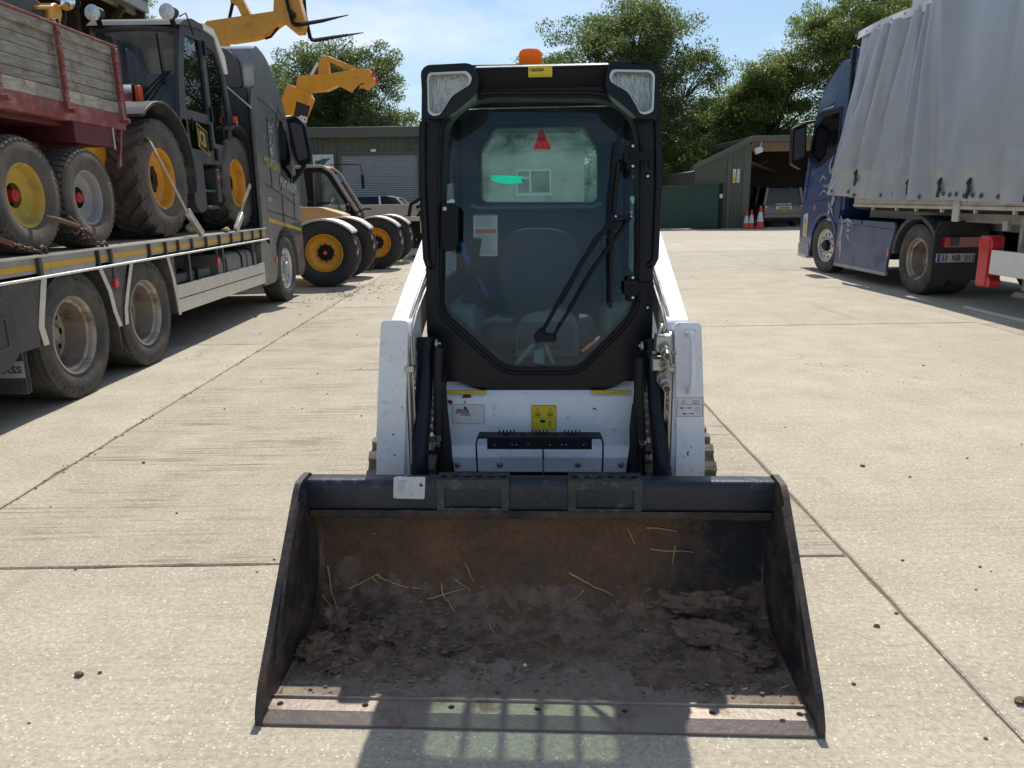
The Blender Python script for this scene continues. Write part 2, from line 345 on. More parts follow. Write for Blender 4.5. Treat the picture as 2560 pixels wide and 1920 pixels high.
# concrete slabs
def concrete():
    m = bpy.data.materials.new('yard_concrete'); m.use_nodes = True; nt = m.node_tree; b = nt.nodes['Principled BSDF']; L = nt.links.new
    tc = _n(nt, 'ShaderNodeTexCoord'); at = _n(nt, 'ShaderNodeAttribute', attribute_name='tone')
    def nz(sc, det=6., ro=.6, st=None, w=None):
        n = _n(nt, 'ShaderNodeTexNoise', Scale=sc, Detail=det, Roughness=ro)
        if st:
            mp = _n(nt, 'ShaderNodeMapping'); mp.inputs['Scale'].default_value = st; L(tc.outputs['Object'], mp.inputs['Vector']); L(mp.outputs[0], n.inputs['Vector'])
        else: L(tc.outputs['Object'], n.inputs['Vector'])
        return n.outputs['Fac']
    def rng(v, a, b_, c=0., d=1.):
        r = _n(nt, 'ShaderNodeMapRange'); r.inputs['From Min'].default_value = a; r.inputs['From Max'].default_value = b_; r.inputs['To Min'].default_value = c; r.inputs['To Max'].default_value = d; L(v, r.inputs['Value']); return r.outputs[0]
    def mix(f, a, c, bt='MIX'):
        x = _n(nt, 'ShaderNodeMix', data_type='RGBA', blend_type=bt)
        if isinstance(f, float): x.inputs[0].default_value = f
        else: L(f, x.inputs[0])
        for i, q in ((6, a), (7, c)):
            if isinstance(q, tuple): x.inputs[i].default_value = C4(q)
            else: L(q, x.inputs[i])
        return x.outputs[2]
    def math_(op, a, c):
        x = _n(nt, 'ShaderNodeMath', operation=op)
        for i, q in ((0, a), (1, c)):
            if isinstance(q, float): x.inputs[i].default_value = q
            else: L(q, x.inputs[i])
        return x.outputs[0]
    base = mix(rng(nz(.5, 5.), .3, .7), (.49, .425, .325), (.57, .505, .4))
    base = mix(rng(nz(2.2, 8., .7), .35, .7), base, (.42, .37, .285))
    # fine sand and aggregate
    base = mix(1., base, rng(nz(48., 5., .85), .32, .68, .66, 1.28), 'MULTIPLY')
    vo = _n(nt, 'ShaderNodeTexVoronoi', Scale=62.); L(tc.outputs['Object'], vo.inputs['Vector'])
    spk = math_('MULTIPLY', rng(vo.outputs['Distance'], .16, .3, 1., 0.), rng(nz(23., 2.), .46, .56))
    base = mix(spk, base, (.78, .73, .62))
    vo2 = _n(nt, 'ShaderNodeTexVoronoi', Scale=60.); L(tc.outputs['Object'], vo2.inputs['Vector'])
    spk2 = math_('MULTIPLY', rng(vo2.outputs['Distance'], .12, .26, 1., 0.), rng(nz(9., 2.), .52, .6))
    base = mix(math_('MULTIPLY', spk2, .7), base, (.25, .205, .155))
    # tamped ridges that run across the slab
    rid = nz(1., 4., .65, (1.1, 34., 1.)); rid2 = nz(1., 3., .7, (5., 90., 1.))
    sep = _n(nt, 'ShaderNodeSeparateColor'); L(at.outputs['Color'], sep.inputs[0])
    rm = math_('MULTIPLY', rng(rid, .49, .4, 0., 1.), rng(nz(1.4, 3.), .4, .6))
    rm = math_('MULTIPLY', rm, sep.outputs[1])
    base = mix(math_('MULTIPLY', rm, .8), base, (.24, .19, .135))
    rm2 = math_('MULTIPLY', rng(rid2, .42, .34, 0., 1.), rng(nz(3., 3.), .4, .65))
    base = mix(math_('MULTIPLY', rm2, .5), base, (.26, .21, .155))
    # tyre scuffs and stains
    sc = math_('MULTIPLY', rng(nz(1., 5., .6, (3.4, .45, 1.)), .6, .72), rng(nz(.35, 2.), .46, .6))
    base = mix(math_('MULTIPLY', sc, .62), base, (.27, .24, .2))
    sc2 = math_('MULTIPLY', rng(nz(1., 6., .7, (.5, 5.5, 1.)), .58, .68), rng(nz(.6, 2.), .5, .62)); base = mix(math_('MULTIPLY', sc2, .4), base, (.27, .24, .2))
    cr1 = _n(nt, 'ShaderNodeTexVoronoi', Scale=.23, feature='DISTANCE_TO_EDGE'); wn = _n(nt, 'ShaderNodeTexNoise', Scale=1.7, Detail=6.); L(tc.outputs['Object'], wn.inputs['Vector']); va = _n(nt, 'ShaderNodeVectorMath', operation='MULTIPLY_ADD'); L(wn.outputs['Color'], va.inputs[0]); va.inputs[1].default_value = (1.2, 1.2, 0); L(tc.outputs['Object'], va.inputs[2]); L(va.outputs[0], cr1.inputs['Vector'])
    crk = math_('MULTIPLY', rng(cr1.outputs['Distance'], .0012, .0004, 0., 1.), rng(nz(.5, 2.), .54, .6)); base = mix(math_('MULTIPLY', crk, .8), base, (.16, .13, .1))
    st = rng(nz(.8, 7., .75), .6, .72); base = mix(math_('MULTIPLY', st, .55), base, (.3, .245, .175)); st2 = rng(nz(.33, 9., .7), .55, .7); base = mix(math_('MULTIPLY', st2, .5), base, (.36, .31, .235))
    base = mix(1., base, rng(sep.outputs[0], 0., 1., .88, 1.08), 'MULTIPLY')
    L(base, b.inputs['Base Color']); b.inputs['Roughness'].default_value = .88; b.inputs['Specular IOR Level'].default_value = .3
    h = math_('ADD', math_('MULTIPLY', nz(90., 5., .75), .6), math_('MULTIPLY', math_('SUBTRACT', 1., rm), .9))
    h = math_('ADD', h, math_('MULTIPLY', rid2, .5)); h = math_('ADD', h, math_('MULTIPLY', spk, .25))
    bp = _n(nt, 'ShaderNodeBump', Strength=.55, Distance=.006); L(h, bp.inputs['Height']); L(bp.outputs[0], b.inputs['Normal'])
    return m
M['concrete'] = concrete()

# inside of the bucket: bare dusty floor, clay on the back, rust and old paint
def bucketmat():
    m = bpy.data.materials.new('bucket_interior'); m.use_nodes = True; nt = m.node_tree; b = nt.nodes['Principled BSDF']; L = nt.links.new
    tc = _n(nt, 'ShaderNodeTexCoord'); sp = _n(nt, 'ShaderNodeSeparateXYZ'); L(tc.outputs['Object'], sp.inputs[0])
    def nz(sc, det=7., ro=.7):
        n = _n(nt, 'ShaderNodeTexNoise', Scale=sc, Detail=det, Roughness=ro); L(tc.outputs['Object'], n.inputs['Vector']); return n.outputs['Fac']
    def rng(v, a, b_, c=0., d=1.):
        r = _n(nt, 'ShaderNodeMapRange'); r.inputs['From Min'].default_value = a; r.inputs['From Max'].default_value = b_; r.inputs['To Min'].default_value = c; r.inputs['To Max'].default_value = d; L(v, r.inputs['Value']); return r.outputs[0]
    def mix(f, a, c, bt='MIX'):
        x = _n(nt, 'ShaderNodeMix', data_type='RGBA', blend_type=bt)
        if isinstance(f, float): x.inputs[0].default_value = f
        else: L(f, x.inputs[0])
        for i, q in ((6, a), (7, c)):
            if isinstance(q, tuple): x.inputs[i].default_value = C4(q)
            else: L(q, x.inputs[i])
        return x.outputs[2]
    def mm(op, a, c):
        x = _n(nt, 'ShaderNodeMath', operation=op)
        for i, q in ((0, a), (1, c)):
            if isinstance(q, float): x.inputs[i].default_value = q
            else: L(q, x.inputs[i])
        return x.outputs[0]
    steel = mix(rng(nz(3.), .35, .65), (.28, .235, .19), (.36, .32, .27))
    dust = mix(rng(nz(9.), .35, .65), (.21, .155, .115), (.33, .265, .205))
    a = mix(rng(nz(2.3), .3, .48), steel, dust)
    clay = mix(rng(nz(6.), .35, .65), (.2, .1, .05), (.1, .062, .04)); clay = mix(mm('MULTIPLY', rng(nz(26.), .5, .66), .6), clay, (.17, .1, .055))
    up = mm('ADD', rng(sp.outputs[1], .2, .46), mm('MULTIPLY', mm('SUBTRACT', nz(3.), .5), 1.2))
    a = mix(rng(up, .3, .7), a, clay)
    # old dark paint still on towards the right hand end of the back
    pt = mm('MULTIPLY', rng(sp.outputs[0], .38, .62), rng(nz(5.), .38, .5)); pt = mm('MULTIPLY', pt, rng(sp.outputs[2], .1, .2))
    a = mix(pt, a, (.02, .022, .028))
    mp = _n(nt, 'ShaderNodeMapping'); mp.inputs['Scale'].default_value = (26, 1.6, 1.6); L(tc.outputs['Object'], mp.inputs['Vector']); sn = _n(nt, 'ShaderNodeTexNoise', Scale=1., Detail=7., Roughness=.7); L(mp.outputs[0], sn.inputs['Vector'])
    a = mix(mm('MULTIPLY', rng(sn.outputs['Fac'], .52, .7), rng(nz(2.), .4, .6, .1, .6)), a, (.1, .09, .085))
    a = mix(1., a, rng(nz(60.), .3, .7, .75, 1.25), 'MULTIPLY')
    L(a, b.inputs['Base Color']); b.inputs['Roughness'].default_value = .85
    bp = _n(nt, 'ShaderNodeBump', Strength=.9, Distance=.008); L(mm('ADD', nz(18., 9., .75), mm('MULTIPLY', nz(70.), .4)), bp.inputs['Height']); L(bp.outputs[0], b.inputs['Normal']); return m
M['bucketin'] = bucketmat()
M['bucketout'] = mat('bucket_side_paint', (.03, .03, .034), .5, var=.3, bump=.3, dirt=(.13, .085, .055), dirtamt=.55, dscale=5)
M['beam'] = mat('bucket_beam_paint', (.02, .027, .042), .4, .1, var=.25, bump=.2, dirt=(.16, .13, .1), dirtamt=.08, dscale=12)
M['rustlip'] = mat('rusty_lip', (.09, .06, .045), .75, var=.5, scale=9, bump=.4, dirt=(.02, .022, .028), dirtamt=.5, dscale=6)
M['edge'] = mat('worn_cutting_edge', (.3, .25, .21), .5, .35, var=.2, scale=7, bump=.25, dirt=(.2, .12, .08), dirtamt=.3, dscale=6)
M['edge2'] = mat('worn_edge_bevel', (.24, .195, .17), .45, .4, var=.2, scale=6, bump=.25, dirt=(.2, .11, .07), dirtamt=.25, dscale=6)
M['tread'] = mat('step_plate_paint', (.045, .053, .056), .45, .4, var=.3, scale=14, bump=.3, dirt=(.2, .19, .16), dirtamt=.25, dscale=30)

def corrug(name, col, pitch, axis=0, rough=.55, depth=.02):
    return mat(name, col, rough, var=.08, scale=2)
# ---------------------------------------------------------------- ground and slabs
g = MB(); g.grid(lambda u, v: ((u - .5) * 900, -60 + v * 900, -.011), 6, 6)
tag(g.build('ground', M['soil'], smooth=0), kind='structure')

def slab_col(mb, tones, x0, x1, ys, jit=.008):
    """slabs between x0 and x1 with cross joints at ys; ragged arrises"""
    gap = .0055
    for a, b in zip(ys[:-1], ys[1:]):
        X0, X1, Y0, Y1 = x0 + gap, x1 - gap, a + gap, b - gap
        pts = []
        def edge(p, q):
            n = max(2, int((Vector(q) - Vector(p)).length / .12)) if (a < 22 and -9 < x0 < 9) else 2
            for i in range(n):
                t = i / n; x = p[0] + (q[0] - p[0]) * t; y = p[1] + (q[1] - p[1]) * t
                k = jit * (random.random() - .3) * (3.2 if random.random() < .06 else 1)
                cx, cy = (X0 + X1) / 2, (Y0 + Y1) / 2
                if p[0] == q[0]: x += k * (1 if cx > x else -1)
                else: y += k * (1 if cy > y else -1)
                pts.append((x, y))
        edge((X0, Y0), (X1, Y0)); edge((X1, Y0), (X1, Y1)); edge((X1, Y1), (X0, Y1)); edge((X0, Y1), (X0, Y0))
        n = len(pts); z = random.uniform(-.0015, .0015)
        t = (random.random(), .95 if (b <= 11.2 and b > 3.2) else random.uniform(.25, .5)) if not (a < 0 < b) else (.6, .2)
        ins = [(x + (.006 if x < (X0 + X1) / 2 else -.006) * (abs(x - X0) < .03 or abs(x - X1) < .03), y + (.006 if y < (Y0 + Y1) / 2 else -.006) * (abs(y - Y0) < .03 or abs(y - Y1) < .03)) for x, y in pts]
        vs = [(x, y, -.12) for x, y in pts] + [(x, y, z - .006) for x, y in pts] + [(x, y, z) for x, y in ins]
        fs = [(i, (i + 1) % n, n + (i + 1) % n, n + i) for i in range(n)] + [(n + i, n + (i + 1) % n, 2 * n + (i + 1) % n, 2 * n + i) for i in range(n)] + [tuple(2 * n + i for i in range(n))]
        mb.add(vs, fs); tones += [t] * len(fs)
sl = MB(); tones = []
slab_col(sl, tones, -2.62, 1.42, [-6, -3, 3.005, 11.05, 17.1, 23.1, 29.1, 36])
slab_col(sl, tones, 1.42, 5.46, [-6, 2.95 - 6, 8.93, 12.6, 15.7, 21.7, 27.7, 33.7, 36])
slab_col(sl, tones, 5.46, 9.5, [-6, 2.8, 8.8, 12.7, 15.6, 21.6, 27.6, 33.6, 36])
slab_col(sl, tones, -6.66, -2.62, [-6, -.9, 8.2, 14.1, 20.1, 26.1])
for i in range(6): slab_col(sl, tones, 9.5 + 4.04 * i, 13.54 + 4.04 * i, [-6, 0, 6, 12, 18, 24, 30, 36, 42])
for i in range(4): slab_col(sl, tones, -10.7 - 4.04 * i, -6.66 - 4.04 * i, [-6, 0, 6, 12, 18, 24, 30])
for i in range(4): slab_col(sl, tones, -2.62 + 4.04 * i, 1.42 + 4.04 * i, [36, 42, 48])
yard = sl.build('concrete_yard', M['concrete'], smooth=0); tag(yard, kind='structure')
ca = yard.data.attributes.new('tone', 'FLOAT_COLOR', 'FACE')
ca.data.foreach_set('color', [c for t in tones for c in (t[0], t[1], 0, 1)])

# loose grit and crumbs on the slabs
gr = MB()
for i in range(190):
    y = 1.3 + 9 * random.random() ** 1.7; x = random.uniform(-1, 1) * (1.2 + y * .75); r = random.uniform(.003, .008) * (1 + (random.random() < .06) * 1.6)
    if -0.95 < x < 1.05 and 1.75 < y < 4.6: continue
    gr.mat(0).lump((x, y, r * .4), r, (1.2, .8, .6), i, .5, 6)
for i in range(300):   # dried mud dragged out from under the parked machines
    t_ = random.random(); gr.mat(0).lump((-3.2 + t_ * 1.1 + random.gauss(0, .18), 12.2 + t_ * 1.6 + random.gauss(0, .9), .002), random.uniform(.005, .014), (1.9, .9, .2), i, .6, 6)
for i in range(160):   # crumbs gathered in the joints
    gr.mat(0).lump((-2.62 + random.gauss(0, .02), 2 + 12 * random.random(), .001), random.uniform(.004, .01), (1, 1.4, .5), i, .5, 6)
tag(gr.build('grit', [M['clod'], M['stone']], smooth=60), 'crumbs of clay and grit scattered over the concrete yard', 'grit', kind='stuff')
for k, (x, y, s) in enumerate(((1.52, 2.02, 1.), (.73, 1.72, 1.1))):
    t = MB(); t.lump((0, 0, .008), .017 * s, (1.5, .8, .55), k + 3, .6, 10, 2.2); t.lump((.02, .01, .006), .011 * s, (1.2, .9, .6), k + 8, .6, 8)
    o = t.build('soil_crumb', M['clod'], smooth=50, loc=(x, y, 0)); o.rotation_euler.z = k
    tag(o, ('brown crumb of soil beside the slanting joint right of the bucket', 'brown soil crumb on the concrete in front of the right bucket corner')[k], 'soil crumb')

def weed(loc, n, h, label, seed):
    rnd = random.Random(seed); w = MB()
    for i in range(n):
        a = rnd.uniform(0, 2 * PI); r = rnd.random() ** .5 * h * 1.1; L_ = h * rnd.uniform(.4, 1); b = rnd.uniform(0, 2 * PI); c = Vector((math.cos(b), math.sin(b), 0)); p = Vector((r * math.cos(a) * 1.7, r * math.sin(a) * .7, 0)); s = Vector((-c.y, c.x, 0)) * L_ * .09
        q = p + c * L_ * .35 + Vector((0, 0, L_ * .6)); e = p + c * L_ * .9 + Vector((0, 0, L_ * .75))
        w.add([p - s * .4, p + s * .4, q + s, q - s, e], [(0, 1, 2, 3), (3, 2, 4)])
    return tag(w.build('weed', M['grass'], smooth=0, loc=loc), label, 'weed')
weed((-3.35, 17.0, 0), 90, .2, 'leafy green weed growing in front of the far yellow-rimmed wheel', 1)
weed((-2.62, 12.3, 0), 26, .07, 'small tuft of grass in the concrete joint near the lorry front wheel', 2)
weed((-3.0, 13.0, 0), 20, .07, 'thin green tuft beside the nearest telehandler tyre', 5)

# ---------------------------------------------------------------- corrugated sheet
def corr(mb, x0, x1, y, z0fn, z1fn, pitch=.2, d=.03, flip=1):
    """vertical box-profile sheet in the xz plane facing -y"""
    x = x0; xs = []
    while x < x1:
        xs += [(x, 0), (x + pitch * .35, 0), (x + pitch * .5, d), (x + pitch * .85, d)]; x += pitch
    xs = [(min(a, x1), b) for a, b in xs] + [(x1, 0)]; vs = []; fs = []
    for i, (a, b) in enumerate(xs): vs += [(a, y - b, z0fn(a)), (a, y - b, z1fn(a))]
    fs = [(2 * i, 2 * i + 2, 2 * i + 3, 2 * i + 1) for i in range(len(xs) - 1)]
    mb.add(vs, fs)

# ---------------------------------------------------------------- workshop with roller shutter (left, behind)
ws = thing('workshop', 'long olive workshop with a grey roller shutter behind the telehandlers', 'building', (-6, 31, 0))
m = MB(); z0 = lambda a: 0.; z1 = lambda a: 3.85
def sec(a, b, lo, hi): m.box(a, b, 0, .2, lo, hi)
X = lambda x: x + 6
m.box(X(-20), X(-6.5), 0, .2, 0, 3.85); m.box(X(-3.53), X(1.4), 0, .2, 0, 3.85); m.box(X(-6.5), X(-3.53), 0, .2, 3.2, 3.85); m.box(X(-20), X(-19.8), .2, 9, 0, 3.85); m.box(X(1.2), X(1.4), .2, 9, 0, 3.85); m.box(X(-20), X(1.4), 9, 9.2, 0, 3.85)
m.build('wall', M['olive'], ws, smooth=0)
m = MB(); corr(m, X(-20), X(-6.62), -.003, z0, z1, .25, .025); corr(m, X(-3.42), X(1.4), -.003, z0, z1, .25, .025); corr(m, X(-6.62), X(-3.42), -.003, lambda a: 3.32, z1, .25, .025); m.build('cladding', M['olive'], ws, smooth=0)
m = MB(); m.box(X(-20.3), X(1.7), -.35, -.25, 3.82, 4.2); m.box(X(-20.3), X(1.7), -.25, 9.4, 4.05, 4.2); m.build('roof', M['olivefascia'], ws, bevel=.02)
m = MB()
n = 38
for i in range(n):
    za = .02 + i * 3.18 / n; zb = za + 3.18 / n
    m.add([(X(-6.5), .03, za), (X(-3.53), .03, za), (X(-3.53), -.0, (za + zb) / 2 - .01), (X(-6.5), -.0, (za + zb) / 2 - .01), (X(-3.53), .03, zb), (X(-6.5), .03, zb)], [(0, 1, 2, 3), (3, 2, 4, 5)])
sh = m.build('roller_shutter', M['shutter'], ws, smooth=0)
m = MB(); m.box(X(-6.6), X(-6.5), -.06, .0, 0, 3.32); m.box(X(-3.53), X(-3.43), -.06, 0, 0, 3.32); m.box(X(-6.5), X(-3.53), -.06, 0, 3.2, 3.32); m.build('door_frame', M['olivefascia'], ws, bevel=.01)
# braces under the eaves
for x in (-7.35, -3.7):
    m = MB(); m.beam((X(x), -.03, 3.3), (X(x), -.3, 3.8), .06, .06); m.build('eaves_bracket', M['olivefascia'], ws)
m = MB(); m.box(-.1, .1, -.09, 0, -.05, .05); m.mat(1).box(-.085, .085, -.095, -.09, -.035, .035)
tag(m.build('wall_light', [M['sign'], M['gwhite']], smooth=0, bevel=.01, loc=(-5.2, 30.95, 3.35)), 'small white wall light above the grey roller shutter', 'light')
sg = thing('sign_board', 'white sign board with green emblem on the workshop wall beside the shutter', 'sign', (-7.55, 30.9, 2.7))
m = MB(); m.box(0, .8, -.03, 0, 0, .53); m.build('board', M['sign'], sg, bevel=.005)
m = MB(); m.plate([(.08, .25), (.1, .12), (.42, .12), (.52, .26), (.72, .38), (.36, .38), (.3, .3), (.12, .3)], -.036, -.031); m.mat(1).text('NEFT', .17, (.07, -.039, .2), sx=1.1, bold=.003, shear=.2)
m.build('emblem', [M['signgreen'], M['inkblue']], sg, smooth=0)
# barrier wall of concrete panels
bw = thing('barrier_wall', 'low wall of pale concrete panels in front of the grey shutter', 'wall', (-5, 26.4, 0))
for i in range(5):
    m = MB(); m.box(-4.6 + i * 2.2, -2.42 + i * 2.2, -.15, .15, 0, 1.35); m.build('panel', M['blockwall'], bw, bevel=.015)
# building added behind the loader cab to put a white window in its glass
an = thing('added_building', 'grey rendered building added for the white window it shows in the loader cab glass', 'building', (.9, 30.6, 0))
m = MB(); m.plate([[(-1.9, 0), (2.0, 0), (2.0, 3.2), (-1.9, 3.2)], [(-.62, 1.62), (.72, 1.62), (.72, 2.55), (-.62, 2.55)]], 0, .2); m.box(-1.9, -1.7, .2, 3, 0, 3.2); m.box(1.8, 2, .2, 3, 0, 3.2); m.box(-1.9, 2, 3, 3.2, 0, 3.2); m.build('wall', M['blockwall'], an, smooth=0)
m = MB(); m.box(-2, 2.1, -.15, 3.3, 3.2, 3.35); m.build('roof', M['olivefascia'], an, bevel=.01)
m = MB(); m.plate([[(-.62, 1.62), (.72, 1.62), (.72, 2.55), (-.62, 2.55)], [(-.56, 1.68), (-.12, 1.68), (-.12, 2.2), (-.56, 2.2)], [(-.56, 2.28), (-.12, 2.28), (-.12, 2.49), (-.56, 2.49)], [(-.05, 1.68), (.66, 1.68), (.66, 2.49), (-.05, 2.49)]], -.03, .05); m.box(-.68, .78, -.08, 0, 1.57, 1.62)
w = m.build('window', M['gwhite'], an, smooth=0); m = MB(); m.box(-.6, .7, .01, .02, 1.64, 2.53); m.build('pane', M['carglass'], w, smooth=0)

# ---------------------------------------------------------------- open barn at the far left
br = thing('open_barn', 'dark open-fronted barn with a deep roof overhang behind the left lorry', 'building', (-9.2, 10, 0))
m = MB(); y0, y1 = -6, 11.2
m.beam((.1, y0, 6.35), (.1, y1, 6.35), .1, .34); m.beam((-.2, y0, 6.22), (-.2, y1, 6.22), .1, .2); m.build('fascia', M['dullalu'], br, bevel=.01)
m = MB(); m.add([(.2, y0, 6.5), (.2, y1, 6.5), (-10, y1, 8.6), (-10, y0, 8.6)], [(0, 1, 2, 3)]); m.add([(.2, y0, 6.44), (.2, y1, 6.44), (-10, y1, 8.54), (-10, y0, 8.54)], [(0, 3, 2, 1)]); m.build('roof', M['blackm'], br, smooth=0)
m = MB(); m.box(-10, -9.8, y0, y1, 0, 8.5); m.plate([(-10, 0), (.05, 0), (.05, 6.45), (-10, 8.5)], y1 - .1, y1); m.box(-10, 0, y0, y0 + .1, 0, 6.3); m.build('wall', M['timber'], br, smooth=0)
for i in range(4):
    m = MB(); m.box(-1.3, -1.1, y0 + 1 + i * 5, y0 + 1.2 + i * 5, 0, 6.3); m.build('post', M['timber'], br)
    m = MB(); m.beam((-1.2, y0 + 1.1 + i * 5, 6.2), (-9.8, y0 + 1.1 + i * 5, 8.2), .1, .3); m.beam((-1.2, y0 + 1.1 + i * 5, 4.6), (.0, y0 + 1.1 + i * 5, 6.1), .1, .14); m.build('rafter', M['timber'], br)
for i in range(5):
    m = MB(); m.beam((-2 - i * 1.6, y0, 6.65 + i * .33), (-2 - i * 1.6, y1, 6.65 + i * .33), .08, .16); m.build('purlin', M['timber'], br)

# ---------------------------------------------------------------- garage, gate
ga = thing('garage', 'olive clad garage with an open timber lined bay on the right', 'building', (10.6, 36, 0))
slope = lambda a: 2.64 + (a + 2.17) / 2.5 * 1.2 if a < .33 else 3.84
m = MB(); corr(m, -2.17, -.72, -.003, lambda a: 0, slope, .14, .025); corr(m, -.55, 0, -.003, lambda a: 0, slope, .14, .025); m.build('cladding', M['olive'], ga, smooth=0)
m = MB(); m.plate([(-2.17, 0), (.0, 0), (.0, 3.7), (-2.17, 2.6)], 0, .12); m.box(-.0, .32, -.04, .14, 0, 3.7); m.plate([(-2.17, 0), (-2.05, 0), (-2.05, 2.6), (-2.17, 2.55)], .12, 8); m.box(8.2, 8.5, -.04, 8, 0, 3.8); m.build('wall', M['olive'], ga, smooth=0)
m = MB(); m.add([(-2.3, -.12, 2.58), (.33, -.12, 3.78), (.33, -.12, 4.03), (-2.3, -.12, 2.82), (-2.3, .5, 2.72), (.33, .5, 3.93), (-2.3, .5, 2.58), (.33, .5, 3.78)], [(0, 1, 2, 3), (3, 2, 5, 4), (0, 6, 7, 1), (6, 4, 5, 7), (0, 3, 4, 6)])
m.box(.33, 8.8, -.12, 8.2, 3.78, 4.03); m.build('roof', M['olivefascia'], ga, bevel=.01)
m = MB(); m.box(.32, 8.2, -.02, .08, 3.36, 3.775); m.build('lintel', M['lintel'], ga)
m = MB(); m.box(.32, 8.2, 6, 6.1, 0, 3.7); m.box(.2, .32, .14, 6, 0, 3.7)
for i in range(12):
    m.box(.33, 8.2, 5.94, 5.99, .05 + i * .3, .3 + i * .3); m.box(.33, .37, .2, 5.9, .05 + i * .3, .3 + i * .3)
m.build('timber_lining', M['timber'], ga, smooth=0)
m = MB(); m.beam((.37, .6, 2.95), (3.4, 5.8, 2.6), .12, .12); m.beam((.37, 5.8, 2.2), (3, 5.85, 3.2), .1, .1); m.build('rail', M['lintel'], ga)
m = MB(); m.box(-.62 - .12, -.62 + .07, -.06, -.002, 0, 3.0); m.build('downpipe', M['olivefascia'], ga, bevel=.02)
fl = thing('floodlight', 'white floodlight hanging under the garage eaves', 'light', (11.15, 35.75, 3.35))
m = MB(); m.beam((-.16, 0, .0), (.14, 0, .1), .2, .26); m.build('lamp_housing', M['sign'], fl, bevel=.02); m = MB(); m.beam((.05, 0, .12), (.12, 0, .42), .03, .03); m.beam((.12, 0, .0), (.2, 0, .15), .05, .04); m.build('bracket', M['zinc'], fl)
for k, x in enumerate((10.1, 10.28)):
    m = MB(); m.box(0, .14, -.02, 0, 0, .6)
    if k == 0:
        m.mat(1).box(.008, .132, -.022, -.02, .01, .22); m.mat(2).box(.012, .128, -.024, -.022, .222, .234); m.mat(1).add([(.02, -.024, .27), (.12, -.024, .27), (.07, -.024, .5)], [(0, 1, 2)]); m.mat(2).box(.064, .076, -.026, -.024, .32, .42)
        m.mat(2).text('DANGER', .028, (.014, -.025, .12))
    else:
        m.mat(2).lathe([(.05, -.022), (.04, -.022)], 20, (.07, 0, .53), 'y')
        for i in range(6): m.mat(2).box(.025, .115 - .02 * (i % 2), -.023, -.021, .06 + i * .06, .075 + i * .06)
    tag(m.build('safety_sign', [M['sign'], M['plateyel'], M['ink']], smooth=0, loc=(x, 35.93, 2.02)), ('yellow and white warning sign with a triangle on the garage wall, left of its pair', 'white notice on the garage wall, right of the yellow warning sign')[k], 'sign')
gt = thing('yard_gate', 'dark green solid sheet metal yard gate beside the garage', 'gate', (9.3, 35.6, 0))
m = MB(); m.box(-12, .15, -.02, .02, .1, 1.82)
for i in range(9): m.box(-12 + i * 1.36, -11.95 + i * 1.36, -.035, -.021, .1, 1.82)
m.build('gate_sheet', M['gategreen'], gt, smooth=0)
m = MB(); m.beam((-12, 0, 1.86), (.15, 0, 1.86), .08, .08); m.beam((-12, 0, .08), (.15, 0, .08), .08, .06); m.build('frame', M['gategreen'], gt, bevel=.01)
m = MB(); m.box(.15, .3, -.07, .07, 0, 2.0); m.build('post', M['blackm'], gt, bevel=.01)
m = MB(); m.box(.14, .27, -.14, -.08, 1.35, 1.53); m.build('lock_box', M['sign'], gt, bevel=.01)
m = MB(); m.box(-3.1, -2.9, -.05, .05, 0, .1); m.build('wheel_block', M['blackm'], gt)

# ---------------------------------------------------------------- cones
def cone(h=.98):
    t = thing('traffic_cone', '', 'traffic cone'); r0, r1 = .19 * h, .035 * h
    def rr(z): return r0 + (r1 - r0) * (z / h)
    m = MB(); m.lathe([(0, .03), (rr(.0), .03), (rr(.3 * h), .3 * h)], 20, axis='z'); m.lathe([(rr(.72 * h), .72 * h), (r1, h), (0, h)], 20, axis='z'); m.lathe([(rr(.3 * h), .3 * h), (rr(.31 * h), .31 * h)], 20, axis='z'); m.build('cone_body', M['coneorange'], t)
    m = MB(); m.lathe([(rr(.31 * h) + .004, .31 * h), (rr(.72 * h) + .004, .72 * h)], 20, axis='z'); m.build('reflective_sleeve', M['conewhite'], t)
    m = MB(); q = fillet([(-.25, -.25), (.25, -.25), (.25, .25), (-.25, .25)], .08); m.plate([(x * h, y * h) for x, y in q], 0, .04, 'z'); m.build('base', M['conebase'], t, bevel=.01); return t
c0 = cone()
for k, (x, y, s, tilt, lb) in enumerate(((10.63, 35.3, .8, .03, 'smaller dirty traffic cone nearest the garage wall'), (10.86, 35.25, .84, -.03, 'middle traffic cone, between the leaning one and the tallest cone'), (11.2, 35.1, 1.02, 0, 'tallest orange and white traffic cone, nearest the parked car'))):
    c = c0 if k == 0 else copy_tree(c0); c.location = (x, y, 0); c.scale = (s, s, s); c.rotation_euler = (0, tilt, k); c['label'] = lb; c['group'] = 'traffic cones by the garage'

# ---------------------------------------------------------------- wheel builders
def car_wheel(name, parent, loc, Rr, W, rim, side=-1, spokes=10):
    m = MB(); m.lathe([(Rr * .62, -W / 2), (Rr * .7, -W / 2 - .005), (Rr * .93, -W / 2), (Rr, -W * .38), (Rr, W * .38), (Rr * .93, W / 2), (Rr * .7, W / 2), (Rr * .62, W / 2)], 36)
    w = m.build(name, M['tyre'], parent, loc=loc)
    m = MB(); m.lathe([(Rr * .62, side * W * .45), (Rr * .58, side * W * .4), (Rr * .55, side * W * .1), (0, side * W * .12)], 36)
    for i in range(spokes):
        a = 2 * PI * i / spokes; m.beam((side * W * .3, .0, 0), (side * W * .42, math.sin(a) * Rr * .6, math.cos(a) * Rr * .6), .035, .04)
    m.lathe([(Rr * .14, side * W * .3), (Rr * .12, side * W * .45), (0, side * W * .45)], 16); m.build('rim', rim, w); return w

